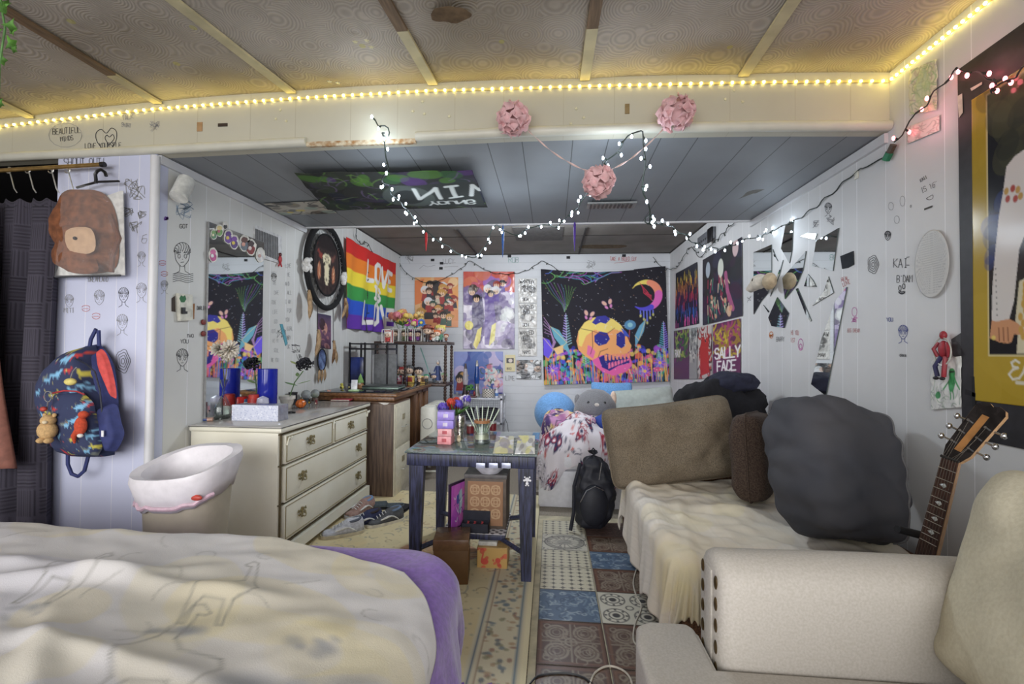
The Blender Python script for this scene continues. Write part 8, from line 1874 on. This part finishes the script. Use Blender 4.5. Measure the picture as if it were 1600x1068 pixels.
for a in (.3, 2.2, 4.0): MB().tube([(P2.x-.02, P2.y+.02, .25), (P2.x-.02+.10*cos(a), min(1.75, P2.y+.02+.12*sin(a)), .012)], .008, 6).build('leg', bkm, gs)

# ------------------------------------------------------------------ cords on the floor and the ivy
def floor_cord(name, label, px, r, mat):
    P = [at(x, y, .0065+r) for x, y in px]; Q = []
    for i in range(len(P)-1):
        a, b_, c_, d_ = P[max(i-1, 0)], P[i], P[i+1], P[min(i+2, len(P)-1)]
        for k in range(8): t = k/8; Q.append(.5*((2*b_)+(c_-a)*t+(2*a-5*b_+4*c_-d_)*t*t+(3*b_-a-3*c_+d_)*t**3))
    tag(MB().tube(Q, r, 6).build(name, mat), label, 'cord')
floor_cord('white_cord', 'white cable snaking along the tiles beside the sofa', [(1002,868),(990,905),(994,930),(1002,948),(992,975),(990,1000),(1000,1010)], .004, M('white cable', (214,206,190), .5))
floor_cord('white_cord', 'white cable looped on the tiles at the bottom of the frame', [(922,1068),(930,1050),(950,1040),(972,1046),(985,1060),(990,1085)], .004, M('white cable', (214,206,190)))
floor_cord('power_cable', 'black cable curving across the rug edge at the bottom', [(828,1068),(840,1056),(862,1052),(890,1052),(912,1058),(925,1068)], .004, M('black cable', (40,40,42), .5))
iv = thing('hanging_ivy', 'sprig of green artificial ivy dangling at the top left corner', 'plant', PY(8, 0, 1.2)); ivm = M('ivy green', (110,170,70), .6, amt=.3, scale=20)
iv1 = [PY(x, y, 1.2) for x, y in [(-6,-60),(0,-10),(4,20),(8,45),(4,70),(0,95)]]; MB().tube(iv1, .003, 6).build('vine', M('ivy vine', (100,150,80), .6), iv)
for x, y, s_, a in ((8,8,.022,.3),(2,14,.018,2),(17,38,.022,1.1),(20,48,.016,.2),(16,68,.022,2.2),(22,76,.014,.9),(2,92,.02,1.5),(-4,50,.02,.5),(0,160,.016,1.0)):
    c = PY(x, y, 1.2+.03*sin(a*9)); pts = []
    for k in range(11): t = k/11*2*pi; r = s_*(1 if k % 2 == 0 else .55); pts.append(c+Vector((r*cos(t+a), .4*r*sin(t*2), r*sin(t+a))))
    MB().add([c+Vector((0,-.006,0))]+pts, [(0, 1+i, 1+(i+1) % 11) for i in range(11)]).build('leaf', ivm, iv, solid=.001)
MB().tube([iv1[-1], PY(-2, 165, 1.2)], .002, 5).build('vine', M('ivy vine', (100,150,80)), iv)

wv_ = thing('wall_heater', 'dark slatted heater panel high in the back right corner', 'heater', PX(1106, 368, XR-.02))
a, b_ = PX(1094, 388, XR), PX(1119, 350, XR); MB().b2((XR-.03, b_.y, a.z), (XR-.001, a.y, b_.z-.02), .004).build('housing', M('grey housing', (120,122,128), .4), wv_); MB().b2((XR-.045, b_.y, a.z-.03), (XR-.03, b_.y+.12, b_.z-.02), .003).build('black_edge', M('black metal', (34,34,38)), wv_)
for k in range(8): MB().b2((XR-.034, b_.y+.14+k*.06, a.z+.03), (XR-.031, b_.y+.17+k*.06, b_.z-.08)).build('slat', M('vent slot', (90,90,92)), wv_)

cl_ = thing('added_fill_light', 'added unseen round fill light on the rear ceiling behind the low ceiling edge', 'ceiling light', (-.2, 4.22, ZB))  # unseen fill lamp, added to brighten the alcove
L('base', MB().lathe([(.15,-.03),(.16,0)], n=32), M('added light metal', (220,220,220), .4), cl_); L('diffuser', MB().lathe([(.001,-.09),(.08,-.08),(.13,-.055),(.145,-.03)], n=32), M('added light diffuser', (226,236,255), .4, emit=2, amt=0), cl_)
l_ = lamp('added_fill_bulb', 'POINT', (0, 0, -.16), (0, 0, 0), 62, (.86, .93, 1), shadow_soft_size=.13); l_.parent = cl_
